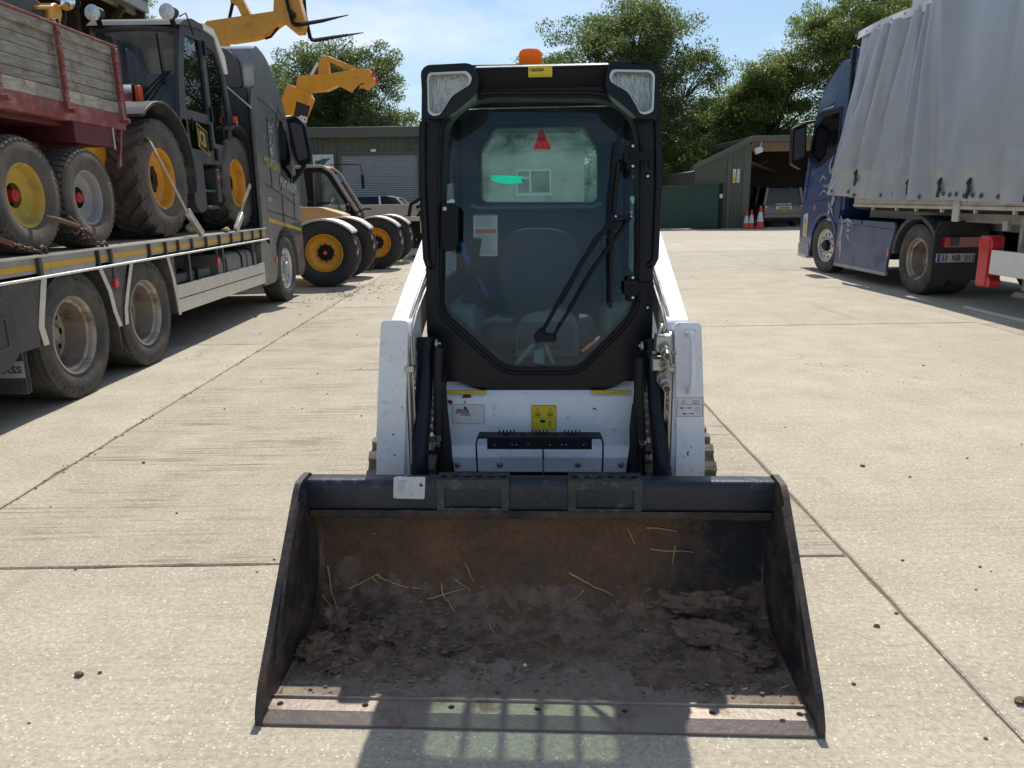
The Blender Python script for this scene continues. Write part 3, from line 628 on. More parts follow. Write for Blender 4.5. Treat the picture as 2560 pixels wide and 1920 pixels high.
# ---------------------------------------------------------------- cars
def car(name, label, paint, loc, rz, Lc=4.9, Wc=1.95, Hc=1.82, boxy=True, plate=None):
    """x across, y forward, rear at y=0"""
    t = thing(name, label, 'car', loc, rz); w = Wc / 2
    def sect(y, zb, zs, zt, ws, wt):   # outline of the body at y: sill, waist, roof
        return [(-ws, y, zb), (-ws * 1.0, y, zs), (-wt, y, zt), (wt, y, zt), (ws, y, zs), (ws, y, zb)]
    wa = Hc * .57
    lower = [(0, .42, .9, w * .93), (.06, .34, wa, w * .97), (Lc * .25, .3, wa + .01, w), (Lc * .68, .3, wa - .02, w), (Lc * .9, .32, wa * .9, w * .96), (Lc, .4, wa * .72, w * .82)]
    m = MB(); vs = []; fs = []
    for y, zb, zs, ww in lower: vs += [(-ww, y, zb), (-ww, y, zs * .8), (-ww * .96, y, zs), (ww * .96, y, zs), (ww, y, zs * .8), (ww, y, zb)]
    for i in range(len(lower) - 1):
        for k in range(6): a = i * 6 + k; b = i * 6 + (k + 1) % 6; fs.append((a, b, b + 6, a + 6))
    fs += [(5, 4, 3, 2, 1, 0), tuple(len(vs) - 6 + k for k in range(6))]
    m.add(vs, fs); m.build('body', paint, t, bevel=.05, seg=3, recalc=True)
    # glasshouse
    ry = .1 if boxy else .35; gh = [(.05, wa - .02, w * .93), (ry + .06, Hc - .05, w * .76), (Lc * .5, Hc, w * .76), (Lc * .58, Hc - .08, w * .74), (Lc * .74, wa - .02, w * .9)]
    P = [(y, z, ww) for y, z, ww in gh]
    m = MB(); vs = []
    for y, z, ww in P: vs += [(-ww, y, z), (ww, y, z)]
    base = [(-w * .93, .05, wa - .02), (w * .93, .05, wa - .02), (-w * .93, Lc * .5, wa - .02), (w * .93, Lc * .5, wa - .02)]
    fs = [(2 * i, 2 * i + 1, 2 * i + 3, 2 * i + 2) for i in range(len(P) - 1)]
    fs += [(0, 2, 4, 6, 8)[::-1], (1, 3, 5, 7, 9)]; m.add(vs, fs); m.build('window_band', M['carglass'], t, smooth=0, recalc=True)
    m = MB(); zt = Hc + .012
    m.add([(-w * .78, ry, Hc - .03), (w * .78, ry, Hc - .03), (w * .78, Lc * .5, zt), (-w * .78, Lc * .5, zt), (-w * .74, Lc * .6, Hc - .07), (w * .74, Lc * .6, Hc - .07)], [(0, 1, 2, 3), (3, 2, 5, 4)])
    m.add([(-w * .78, ry, Hc - .05), (w * .78, ry, Hc - .05), (w * .78, Lc * .5, zt - .04), (-w * .78, Lc * .5, zt - .04)], [(3, 2, 1, 0)])
    for s in (-1, 1):
        m.beam((s * w * .93, .04, wa - .03), (s * w * .78, ry + .03, Hc - .04), .12, .07, (0, 1, 0)); m.beam((s * w * .935, Lc * .24, wa - .03), (s * w * .785, Lc * .25, Hc), .09, .06, (0, 1, 0)); m.beam((s * w * .94, Lc * .46, wa - .03), (s * w * .785, Lc * .45, Hc), .09, .06, (0, 1, 0)); m.beam((s * w * .92, Lc * .74, wa - .03), (s * w * .77, Lc * .585, Hc - .07), .08, .06, (0, 1, 0))
    m.build('roof', paint, t, bevel=.015)
    for x in (-1, 1):
        for y in (Lc * .19, Lc * .8):
            wh = car_wheel('wheel', t, (x * (w - .11), y, .36), .36, .25, M['alu'], x)
    for s in (-1, 1):
        m = MB(); m.box(s * w * .93 - .14 if s > 0 else -w * .93, s * w * .93 if s > 0 else -w * .93 + .14, -.025, .03, .72, 1.02); m.mat(1).lathe([(.05, -.03), (0, -.032)], 16, (s * w * .86, 0, .93), 'y'); m.lathe([(.04, -.03), (0, -.032)], 16, (s * w * .86, 0, .81), 'y')
        m.build('tail_lamp', [M['taillight'], M['sign']], t, bevel=.01)
    m = MB(); m.box(-w * .94, w * .94, -.07, .05, .42, .62); m.build('bumper', paint, t, bevel=.03)
    m = MB(); m.box(-w * .9, w * .9, .02, Lc * .9, .25, .42); m.build('underbody', M['blackm'], t)
    if plate:
        m = MB(); m.box(-.37, .37, -.03, 0, .8, .96); pl = m.build('plate_panel', M['sign'], t, bevel=.006)
        m = MB(); m.box(-.27, .29, -.036, -.03, .815, .945); m.mat(1).text(plate, .12, (.01, -.04, .835), align='CENTER', sx=.88, bold=.002); m.build('number_plate', [M['plateyel'], M['ink']], t, smooth=0)
        m = MB(); m.text('RANGE ROVER', .075, (-.02, -.012, 1.02), align='CENTER', sx=1.5, bold=.002); m.build('lettering', M['gwhite'], t, smooth=0)
    return t
car('parked_car', 'dark bronze estate car parked tail out in the open garage bay', M['suv'], (12.65, 36.35, 0), R(3), plate='OW03 EAA')
car('white_car', 'white car whose roof shows above the concrete barrier wall', M['carwhite'], (-6.5, 28.3, 0), R(-90), 4.4, 1.8, 1.62, False)
# ---------------------------------------------------------------- compact track loader (local frame: x across, y back from the bucket lip)
LD = thing('track_loader', 'white and black compact track loader with an empty dirty bucket and amber beacon', 'track loader', tuple(LO), LYAW)
def Q(zone, pts, ly): return [LP(zone, x, y, ly) for x, y in pts]
# bucket -------------------------------------------------------
BW = .80
prof = [(.085, .022), (.2, .024), (.36, .028), (.46, .045), (.54, .09), (.585, .16), (.605, .25), (.608, .34), (.6, .43), (.597, .46)]
m = MB()
def bfn(u, v):
    t = v * (len(prof) - 1); i = min(int(t), len(prof) - 2); f = t - i; p, q = prof[i], prof[i + 1]
    y = p[0] + (q[0] - p[0]) * f; z = p[1] + (q[1] - p[1]) * f; x = (u - .5) * 2 * BW
    k = noise.noise(Vector((x * 3, y * 3 + z * 3, 0))) * .006 + noise.noise(Vector((x * 11, (y + z) * 11, 4))) * .003
    return (x, y - k * min(1, max(0, (y - .1) * 6)), z + k * min(1, max(0, (y - .1) * 6)))
m.grid(bfn, 90, 50)
buck = m.build('bucket_shell', M['bucketin'], LD, smooth=60)
m = MB(); m.grid(lambda u, v: (lambda p: (p[0], p[1] + .012 * v_(p) , p[2] - .012))(bfn(1 - u, v)), 2, 30) if False else None
# outer skin behind
op = [(.02, .006), (.4, .006), (.5, .02), (.57, .06), (.62, .14), (.635, .25), (.63, .44)]
m.add([(s * .8, y, z) for y, z in op for s in (-1, 1)], [(2 * i, 2 * i + 1, 2 * i + 3, 2 * i + 2) for i in range(len(op) - 1)]); m.build('bucket_back', M['bucketout'], LD, smooth=40)
side = fillet([(-.004, 0), (-.004, .03), (.03, .1), (.47, .553), (.5, .572), (.605, .572), (.65, .5), (.65, .1), (.5, .0)], [0, .01, .05, .02, .01, .02, .03, .15, .1])
for s in (-1, 1):
    m = MB(); m.plate(side, s * .8, s * .822, 'x'); sp = m.build('side_plate', M['bucketout'], LD, bevel=.003, smooth=30)
    m = MB(); m.tube([(s * .796, y - .012, z - .012) for y, z in ((.13, .15), (.315, .40), (.45, .53))], .006, 6); m.build('weld_bead', M['rustlip'], sp)
# top beam: a folded box section with a dark face and rusty lip
m = MB(); bp_ = [(.56, .558), (.63, .555), (.66, .5), (.65, .44), (.585, .425), (.552, .452), (.548, .54)]
m.plate(fillet(bp_, [.02, .02, 0, 0, 0, .01, .012]), -.8, .8, 'x'); bm_ = m.build('top_beam', M['beam'], LD, bevel=.002)
m = MB(); m.plate([(.5475, .452), (.552, .418), (.6, .4), (.603, .42), (.558, .43)], -.799, .799, 'x'); m.build('lip_bar', M['rustlip'], LD, bevel=.004)
# step plates with holes
for x0, x1 in ((LP('3', 470, 1060, .56)[0], LP('3', 917, 1060, .56)[0]), (LP('3', 1278, 1066, .56)[0], LP('3', 1735, 1066, .56)[0])):
    m = MB(); m.plate([[(x0, .452), (x1, .452), (x1, .562), (x0, .562)], [(x0 + .028, .462), (x1 - .028, .462), (x1 - .028, .53), (x0 + .028, .53)]], .541, .547)
    w_ = (x1 - x0)
    m.plate([[(x0, .541), (x1, .541), (x1, .62), (x0, .62)]] + [[(x0 + w_ * (i + .6) / 6.2 + .012 * math.cos(a), .578 + .012 * math.sin(a)) for a in [2 * PI * k / 12 for k in range(12)]] for i in range(6)], .5595, .5655, 'z')
    m.build('step_plate', M['tread'], LD, bevel=.0015)
m = MB(); p = Q('3', [(205, 1066), (400, 1066), (395, 1203), (203, 1198)], .54); m.plate(fillet([(a, b) for a, b in p], .006), .545, .5475)
m.mat(1)
for i in range(7):
    x = p[0][0] + .012; z = p[0][1] - .016 - i * .006
    m.box(x, x + .02 + .012 * random.random(), .5443, .545, z, z + .0016)
m.text('68-72', .008, (p[0][0] + .026, .5443, p[0][1] - .018), bold=.0003); m.mat(2).lump((p[1][0] - .016, .545, p[1][1] - .03), .006, (1, .15, 1), 3, .8, 8, 3); m.box(p[1][0] - .017, p[1][0] - .0165, .5443, .545, p[1][1] - .05, p[1][1] - .03)
m.build('data_label', [M['sticker_p'], M['fadeink'], M['rustchip']], LD, smooth=0)
# cutting edge, two facets, bolt holes
m = MB(); hol = []
hx = [LP('4', 190, 1458, .06)[0], LP('4', 695, 1470, .06)[0], LP('4', 1205, 1480, .06)[0], LP('5', 10, 1412, .06)[0], LP('5', 497, 1427, .06)[0], LP('5', 988, 1437, .06)[0], LP('5', 1480, 1445, .06)[0]]
m.plate([[(-.8, .034), (.8, .034), (.8, .092), (-.8, .092)]] + [[(x + .009 * math.cos(2 * PI * k / 14), .064 + .009 * math.sin(2 * PI * k / 14)) for k in range(14)] for x in hx], .004, .028, 'z')
e1 = m.build('cutting_edge', M['edge'], LD, bevel=.002)
m = MB(); m.plate([(-.003, .002), (.034, .002), (.034, .0275), (-.003, .009)], -.824, .824, 'x'); m.build('edge_bevel', M['edge2'], e1, bevel=.001)
m = MB(); m.plate([(.088, .02), (.105, .02), (.1, .036), (.09, .036)], -.799, .799, 'x'); m.build('weld_seam', M['edge'], e1, bevel=.004)
m = MB()
for x in hx[1:]: m.lathe([(.0088, .003), (0, .003)], 12, (x, .064, 0), 'z')
m.build('bolt_hole', M['blackm'], e1, smooth=0)
# front skirt of the machine ---------------------------------
FP = 1.06
o = Q('3', [(525, 485), (535, 560), (560, 800), (560, 880), (1672, 880), (1672, 800), (1683, 560), (1690, 485)], FP)
zt = o[1][1]; zk = o[2][1]; ze = LP('3', 600, 930, FP)[1]; zb = LP('3', 600, 1030, FP - .05)[1]
m = MB()
def sk(z, y, wl, wr): return [(wl, y, z), (wr, y, z)]
rows = [(LP('3', 525, 480, FP)[1] + .03, FP + .14, -.385, .385), (zt + .008, FP + .02, -.378, .378), (zt - .012, FP, -.374, .374), (LP('3', 560, 870, FP)[1], FP, -.36, .362), (LP('3', 560, 935, FP - .05)[1], FP - .055, -.352, .352), (zb, FP - .055, -.345, .345), (zb, FP - .02, -.345, .345)]
vs = [v for z, y, a, b in rows for v in sk(z, y, a, b)]; m.add(vs, [(2 * i, 2 * i + 2, 2 * i + 3, 2 * i + 1) for i in range(len(rows) - 1)]); fpn = m.build('front_panel', M['white'], LD, smooth=50, bevel=.004)
m = MB(); lowz = LP('3', 600, 990, FP - .055)[1]
for x in (600, 858, 1340, 1603):
    c = LP('3', x, 988, FP - .06); m.lathe([(0, -.014), (.007, -.013), (.009, -.004), (.013, -.003), (.013, 0)], 6, (c[0], FP - .056, c[1]), 'y')
m.build('bolt', M['zinc'], fpn)
m = MB(); c = LP('3', 1125, 900, FP - .05); m.box(c[0] - .0025, c[0] + .0025, FP - .0565, FP - .05, LP('3', 0, 1030, FP - .05)[1], c[1] - .01); m.build('panel_slot', M['blackm'], fpn, smooth=0)
# rust chips and chipped paint
m = MB()
for zx, zy, r, sx in ((655, 566, .0075, 2.2), (645, 605, .004, .7), (648, 640, .006, 1.3), (555, 600, .008, 1.4), (557, 612, .006, 1.), (1440, 642, .003, 2), (1450, 652, .0025, 1), (735, 862, .002, 1), (845, 760, .0018, 1), (1565, 770, .002, 1), (700, 775, .0015, 1), (1620, 880, .002, 1.5), (1500, 700, .0013, 1)):
    c = LP('3', zx, zy, FP - .004); m.lump((c[0], FP - .003, c[1]), r, (sx, .25, 1), zx, .8, 8, 2.2)
m.build('rust_chip', M['rustchip'], fpn)
# warning stickers
def rect(zone, x0, y0, x1, y1, ly):
    a = LP(zone, x0, y0, ly); b = LP(zone, x1, y1, ly); return a[0], b[0], b[1], a[1]
y_ = FP - .0035
x0, x1, z0_, z1_ = rect('3', 1053, 619, 1207, 773, FP)
m = MB(); m.plate(fillet([(x0, z0_), (x1, z0_), (x1, z1_), (x0, z1_)], .005), y_ - .0015, y_ + .004); m.mat(1); W_ = x1 - x0; H_ = z1_ - z0_; t_ = y_ - .0018
m.plate([fillet([(x0 + .001, z0_ + .001), (x1 - .001, z0_ + .001), (x1 - .001, z1_ - .001), (x0 + .001, z1_ - .001)], .004), fillet([(x0 + .0022, z0_ + .0022), (x1 - .0022, z0_ + .0022), (x1 - .0022, z1_ - .0022), (x0 + .0022, z1_ - .0022)], .004)], t_, t_ + .0004)
m.box(x0, x1, t_, t_ + .0004, z0_ + H_ * .5, z0_ + H_ * .5 + .0012)
for c in (.25, .75):
    cx = x0 + W_ * c; m.plate([[(cx - .013, z0_ + H_ * .56), (cx + .013, z0_ + H_ * .56), (cx, z0_ + H_ * .92)], [(cx - .0105, z0_ + H_ * .58), (cx, z0_ + H_ * .88), (cx + .0105, z0_ + H_ * .58)]], t_, t_ + .0004)
    m.box(cx - .006, cx + .006, t_, t_ + .0004, z0_ + H_ * .6, z0_ + H_ * .65); m.beam((cx - .004, t_, z0_ + H_ * .66), (cx + .006, t_, z0_ + H_ * .73), .0004, .002, (0, 1, 0))
cx = x0 + W_ * .74; m.box(cx - .002, cx + .002, t_, t_ + .0004, z0_ + H_ * .2, z0_ + H_ * .36)
m.lathe([(.0022, t_), (0, t_)], 10, (cx, 0, z0_ + H_ * .41), 'y')
for sx_, sz_ in ((-1, 1), (1, 1), (-1, -1), (1, -1)): m.beam((cx, t_, z0_ + H_ * (.31 if sz_ > 0 else .22)), (cx + sx_ * .006, t_, z0_ + H_ * (.36 if sz_ > 0 else .1)), .0004, .0016, (0, 1, 0))
for yy in (.12, .2, .28): m.box(x0 + .006, x0 + W_ * .58, t_, t_ + .0004, z0_ + H_ * yy, z0_ + H_ * yy + .0007)
m.box(x0 + W_ * .35, x0 + W_ * .55, t_, t_ + .0004, z0_ + H_ * .3, z0_ + H_ * .42)
m.build('warning_sticker', [M['sticker_y'], M['ink']], fpn, smooth=0)
for za, zb_ in ((535, 773), (1422, 1663)):
    x0, x1, z0_, z1_ = rect('3', za, 530, zb_, 553, FP); yy = FP + .0
    m = MB(); m.box(x0, x1, yy - .0025, yy + .003, z0_, z1_); m.mat(1); t_ = yy - .003
    for f in (0, 1 / 3, 2 / 3, 1): m.box(x0 + (x1 - x0) * f - .0006, x0 + (x1 - x0) * f + .0006, t_, t_ + .0004, z0_, z1_)
    m.box(x0, x1, t_, t_ + .0004, z0_, z0_ + .0008); m.box(x0, x1, t_, t_ + .0004, z1_ - .0008, z1_)
    W_ = x1 - x0; zc = (z0_ + z1_) / 2
    m.beam((x0 + W_ * .1, t_, zc - .003), (x0 + W_ * .17, t_, zc + .002), .0004, .001, (0, 1, 0)); m.beam((x0 + W_ * .17, t_, zc + .002), (x0 + W_ * .25, t_, zc - .003), .0004, .001, (0, 1, 0))
    m.box(x0 + W_ * .42, x0 + W_ * .58, t_, t_ + .0004, zc - .0006, zc + .0006); m.lathe([(.0028, t_), (0, t_)], 10, (x0 + W_ * .61, 0, zc), 'y'); m.beam((x0 + W_ * .73, t_, zc - .002), (x0 + W_ * .92, t_, zc + .003), .0004, .0012, (0, 1, 0))
    m.build('warning_strip', [M['sticker_y'], M['ink']], fpn, smooth=0)
x0, x1, z0_, z1_ = rect('3', 568, 615, 767, 733, FP); y_ = FP - .0035
m = MB(); m.plate(fillet([(x0, z0_), (x1, z0_), (x1, z1_), (x0, z1_)], .003), y_, y_ + .004); m.mat(1); t_ = y_ - .0005
m.plate([[(x0, z0_), (x1, z0_), (x1, z1_), (x0, z1_)], [(x0 + .001, z0_ + .001), (x1 - .001, z0_ + .001), (x1 - .001, z1_ - .001), (x0 + .001, z1_ - .001)]], t_, t_ + .0004)
m.text('SELECTABLE', .0112, (x0 + .0165, t_, z1_ - .0275), bold=.0006, shear=.25, sx=.78); m.text('JOYSTICKS', .0125, (x0 + .0125, t_, z1_ - .0385), bold=.0007, shear=.25, sx=.9); m.text('R/C READY', .008, (x0 + .034, t_, z1_ - .0475), bold=.0004, shear=.25)
m.mat(2).plate([(x0 + .013, z0_ + .009), (x0 + .017, z0_ + .004), (x0 + .026, z0_ + .009), (x0 + .02, z0_ + .0065)], t_, t_ + .0004)
m.build('joystick_sticker', [M['sticker_w'], M['ink'], M['inkred']], fpn, smooth=0)
# black chassis under the panel
m = MB(); m.box(-.34, .34, FP - .02, 2.9, .12, .44); m.box(-.43, .43, 1.35, 2.9, .3, .82); m.box(-.38, .38, FP + .02, 1.4, .2, .74); m.build('chassis', M['blackm'], LD, bevel=.01)
m = MB(); m.plate(fillet([(2.2, .45), (2.2, 1.15), (2.35, 1.28), (2.95, 1.2), (3.02, 1.1), (3.02, .4)], .05), -.44, .44, 'x'); m.build('engine_cover', M['white'], LD, bevel=.015)
# front step / mount bar
a0 = LP('3', 722, 820, .86); a1 = LP('3', 1485, 825, .86); zs = LP('3', 1100, 830, .86)[1]
m = MB(); xb0, xb1 = LP('3', 780, 840, .86)[0], LP('3', 1425, 840, .86)[0]; zlo = LP('3', 780, 892, .86)[1]
holes = []
for zx in (825, 935, 960, 1033, 1168, 1240, 1268, 1375):
    c = LP('3', zx, 866, .86); holes.append([(c[0] + .0028 * math.cos(2 * PI * k / 10), c[1] + .0028 * math.sin(2 * PI * k / 10)) for k in range(10)])
m.plate([[(xb0, zlo), (xb1, zlo), (xb1, zs), (xb0, zs)]] + holes, .86, .866)
ov = []
for zx in (895, 1000, 1100, 1205, 1310):
    c = LP('3', zx, 828, .87)[0]; ov.append([(c + .013 * math.cos(2 * PI * k / 12), .9 + .008 * math.sin(2 * PI * k / 12)) for k in range(12)])
m.plate([[(a0[0], .862), (a1[0], .862), (a1[0], .935), (a0[0], .935)]] + ov, zs, zs + .005, 'z')
for g0 in (840, 1045, 1248):
    c0_, c1_ = LP('3', g0, 815, .87)[0], LP('3', g0 + 115, 815, .87)[0]
    for k in range(5): xx = c0_ + (c1_ - c0_) * (k + .5) / 5; m.box(xx - .003, xx + .003, .925, .93, zs + .004, zs + .014)
m.build('step_bar', M['rust'] if False else M['blackm'], LD, bevel=.0012)
for xx, s in ((a0[0] + .002, 1), (a1[0] - .002, -1)):
    m = MB(); m.tube([(xx, .93, zs), (xx - s * .004, .87, zs - .004), (xx - s * .008, .862, zs - .02), (xx - s * .006, .87, .4), (xx, .9, .3)], .0035, 8); m.build('step_rod', M['blackm'], LD)
m = MB(); cx = LP('3', 1125, 900, .86)[0]; m.box(cx - .003, cx + .003, .862, .868, LP('3', 0, 955, .86)[1], zlo); m.mat(1).box(cx - .0025, cx + .0025, .863, .867, LP('3', 0, 1065, .86)[1], LP('3', 0, 955, .86)[1]); m.build('centre_rod', [M['blackm'], M['zinc']], LD)
# mounting interface behind the bucket
m = MB(); m.box(-.46, .46, .66, .72, .18, .5); m.box(-.44, -.36, .66, .95, .1, .42); m.box(.36, .44, .66, .95, .1, .42); m.build('attachment_frame', M['blackm'], LD, bevel=.01)
m = MB(); m.box(.352, .378, .87, .885, .385, .41); m.build('latch_tab', M['zinc'], LD, bevel=.002)

AP = .86
# lift arms ----------------------------------------------------
for s in (-1, 1):
    if s < 0: P_ = Q('3', [(128, 101), (296, 101), (282, 640), (272, 1060), (100, 1060), (105, 640)], AP)
    else: P_ = Q('3', [(1930, 114), (2098, 114), (2112, 560), (2120, 900), (2115, 1085), (1938, 1085), (1945, 880), (1943, 560)], AP)
    r = [.022, .022, .1, 0, 0, .1] if s < 0 else [.022, .022, .1, .1, 0, 0, .1, .1]
    m = MB(); m.plate(fillet(P_, r, 6), AP, AP + .012); pl = m.build('arm_face_plate', M['white'], LD, bevel=.0025)
    zb_ = P_[3][1] if s < 0 else P_[4][1]
    xi, xo = s * .5, s * .572
    # vertical leg of the arm behind the face plate
    m = MB(); m.plate([(AP + .012, .3), (AP + .012, 1.02), (.9, 1.04), (.98, 1.03), (1.0, .98), (.99, .3)], xi, xo, 'x')
    m.add([], [])
    # long arm to the rear pivot
    pr = fillet([(.875, .95), (.88, 1.05), (2.05, 1.455), (2.8, 1.5), (2.98, 1.38), (2.9, 1.2), (2.1, 1.31), (1.1, .96), (.95, .85)], .03)
    m.plate(pr, s * .472, s * .55, 'x')
    arm = m.build('lift_arm', M['white'], LD, bevel=.008)
    m = MB(); m.tube([(xi - s * .012, .86, .32), (xi - s * .012, .865, .8), (xi - s * .012, .87, 1.0), (xi - s * .02, .94, 1.08), (xi - s * .024, 1.3, 1.21), (xi - s * .024, 2.2, 1.4)], .0055, 8)
    m.build('steel_pipe', M['zinc'], arm)
    m = MB(); m.tube([(xi - s * .026, .875, .32), (xi - s * .026, .88, 1.0), (xi - s * .036, .96, 1.08), (xi - s * .04, 2.2, 1.42)], .0055, 8); m.build('steel_pipe', M['zinc'], arm)
    m = MB(); m.box(min(xi, xi - s * .036), max(xi, xi - s * .036), .855, .89, .87, .895); m.build('pipe_clamp', M['zinc'], arm, bevel=.003)
    m = MB(); m.lathe([(0, 0), (.075, 0), (.08, .008), (.08, .02)], 24, (xi - s * .02, 1.02, .84), 'x'); m.build('pivot_boss', M['white'], arm, bevel=.003)
    # rear upright of the frame
    m = MB(); m.plate(fillet([(2.0, .4), (2.0, .9), (2.5, 1.35), (2.95, 1.38), (3.0, .4)], .06), s * .46, s * .6, 'x'); m.build('rear_upright', M['white'], LD, bevel=.012)
    # tilt cylinder
    if s < 0: c0_, c1_ = LP('3', 410, 215, .98), LP('3', 365, 1035, .84)
    else: c0_, c1_ = LP('3', 1795, 225, .98), LP('3', 1858, 1050, .84)
    A = Vector((c0_[0], .98, c0_[1])); B = Vector((c1_[0], .84, c1_[1])); D_ = (B - A).normalized()
    m = MB(); m.cyl(A, B, .033, 24); m.cyl(A - D_ * .005, A + D_ * .05, .0365, 24); m.cyl(B - D_ * .03, B + D_ * .012, .036, 24); cy = m.build('tilt_cylinder', M['black'], LD, bevel=.002)
    m = MB(); m.cyl(B, B + D_ * .12, .0125, 16); m.build('piston_rod', M['steel'], cy)
    m = MB(); pc = LP('3', 475 if s < 0 else 1735, 245 if s < 0 else 258, .95); m.lathe([(0, -.006), (.018, -.006), (.018, .002), (0, .002)], 20, (pc[0], .95, pc[1]), 'x'); m.cyl((pc[0], .95, pc[1]), (pc[0] - s * .014, .95, pc[1]), .007, 6); m.build('pivot_pin', M['zinc'], cy)
    # hose beside the cylinder
    hx0 = [(485, 270), (478, 420), (480, 600), (475, 800)] if s < 0 else [(1722, 330), (1715, 500), (1722, 650), (1735, 830)]
    pts = [(LP('3', x, y, .93)[0], .93, LP('3', x, y, .93)[1]) for x, y in hx0]
    m = MB(); m.tube(pts, .017, 12); m.build('hose', M['hose'], LD)
    if s < 0: hx1 = [(500, 480), (505, 640), (520, 800), (530, 1060)]
    else: hx1 = [(1700, 620), (1690, 760), (1690, 900), (1700, 1060)]
    pts = [(LP('3', x, y, .97)[0], .97, LP('3', x, y, .97)[1]) for x, y in hx1]
    m = MB(); m.tube(pts, [.018, .022, .022, .024], 12); m.build('hose_sleeve', M['hose'], LD)
    e = Vector((LP('3', hx0[-1][0], 805, .93)[0], .93, LP('3', 0, 805, .93)[1])); m = MB(); m.cyl(e, e - Vector((0, 0, .022)), .0145, 16); m.cyl(e - Vector((0, 0, .022)), e - Vector((0, 0, .034)), .009, 12); m.cyl(e - Vector((0, 0, .034)), e - Vector((0, 0, .046)), .012, 6); ft = m.build('hose_fitting', M['steel'], LD)
    m = MB(); m.cyl(e - Vector((0, 0, .046)), e - Vector((0, 0, .072)), .012, 12); q = e - Vector((0, 0, .064)); m.cyl(q, q + Vector((s * .03, -.02, 0)), .009, 10); m.build('elbow', M['blackm'], ft)
# chips on arm faces
m = MB()
for zx, zy, r in ((205, 803, .004), (212, 928, .0035), (258, 636, .003), (262, 648, .0025), (228, 732, .0015), (120, 780, .0012), (230, 880, .0015)):
    c = LP('3', zx, zy, AP - .001); m.lump((c[0], AP, c[1]), r, (1.4, .25, .8), zx, .8, 8, 2.2)
m.build('rust_chip', M['rustchip'], LD)
m = MB()
for zx, zy, r in ((2016, 915, .004), (2016, 930, .003), (2036, 1018, .003), (2036, 877, .0035), (1990, 940, .0025), (2096, 920, .002), (2100, 1040, .002), (1975, 990, .0015)):
    c = LP('3', zx, zy, AP - .001); m.lump((c[0], AP, c[1]), r, (.8, .25, 1.3), zx, .8, 8, 2.2)
m.build('rust_chip', M['rustchip'], LD)
# grab handle on the right arm
hh = [(2008, 188, AP), (2030, 180, AP - .045), (2042, 215, AP - .05), (2044, 300, AP - .05), (2044, 430, AP - .05), (2040, 495, AP - .05), (2025, 525, AP - .04), (2015, 540, AP)]
m = MB(); m.tube([(LP('3', x, y, ly)[0], ly, LP('3', x, y, ly)[1]) for x, y, ly in hh], .0105, 12); m.build('grab_handle', M['white'], LD, smooth=60)
# coupling label on the right arm
x0, x1, z0_, z1_ = rect('3', 1950, 574, 2105, 691, AP); t_ = AP - .0015
m = MB(); m.plate(fillet([(x0, z0_), (x1, z0_), (x1, z1_), (x0, z1_)], .002), AP - .0008, AP + .001); m.mat(1); W_ = x1 - x0; H_ = z1_ - z0_
m.plate([[(x0, z0_), (x1, z0_), (x1, z1_), (x0, z1_)], [(x0 + .0012, z0_ + .0012), (x1 - .0012, z0_ + .0012), (x1 - .0012, z1_ - .0012), (x0 + .0012, z1_ - .0012)]], t_, t_ + .0004); zc = z0_ + H_ * .62; m.box(x0, x1, t_, t_ + .0004, zc, zc + .001)
bx = x0 + W_ * .72
m.plate([[(bx - .011, zc + .005), (bx, zc + .003), (bx + .011, zc + .005), (bx + .011, zc + .017), (bx, zc + .015), (bx - .011, zc + .017)], [(bx - .0098, zc + .0062), (bx - .001, zc + .0045), (bx - .001, zc + .0135), (bx - .0098, zc + .0155)], [(bx + .0098, zc + .0062), (bx + .0098, zc + .0155), (bx + .001, zc + .0135), (bx + .001, zc + .0045)]], t_, t_ + .0004)
bx = x0 + W_ * .25; m.plate([[(bx - .005, zc + .005), (bx + .005, zc + .005), (bx + .005, zc + .016), (bx - .005, zc + .016)], [(bx - .004, zc + .006), (bx + .004, zc + .006), (bx + .004, zc + .015), (bx - .004, zc + .015)]], t_, t_ + .0004); m.box(bx - .009, bx - .005, t_, t_ + .0004, zc + .01, zc + .011); m.box(bx + .005, bx + .009, t_, t_ + .0004, zc + .01, zc + .011); m.box(bx - .0005, bx + .0005, t_, t_ + .0004, zc + .016, zc + .02)
m.beam((x0 + .003, t_, zc - .004), (x0 + W_ * .3, t_, z0_ + .004), .0004, .0008, (0, 1, 0))
for f, dx in ((.45, .14), (.15, .24)): m.box(x0 + W_ * dx, x0 + W_ * (dx + .3), t_, t_ + .0004, z0_ + H_ * f - .0006, z0_ + H_ * f + .0006); m.box(x0 + W_ * dx, x0 + W_ * (dx + .09), t_, t_ + .0004, z0_ + H_ * f - .003, z0_ + H_ * f + .003); m.box(x0 + W_ * (dx + .3), x0 + W_ * (dx + .4), t_, t_ + .0004, z0_ + H_ * f - .002, z0_ + H_ * f + .002)
cx_, cz_ = x0 + W_ * .8, z0_ + H_ * .37; m.lathe([(.0088, t_), (.0078, t_)], 20, (cx_, 0, cz_), 'y'); m.box(cx_ - .0005, cx_ + .0005, t_, t_ + .0004, cz_ - .001, cz_ + .006)
m.build('coupling_label', [M['sticker_w'], M['inkblue']], LD, smooth=0)
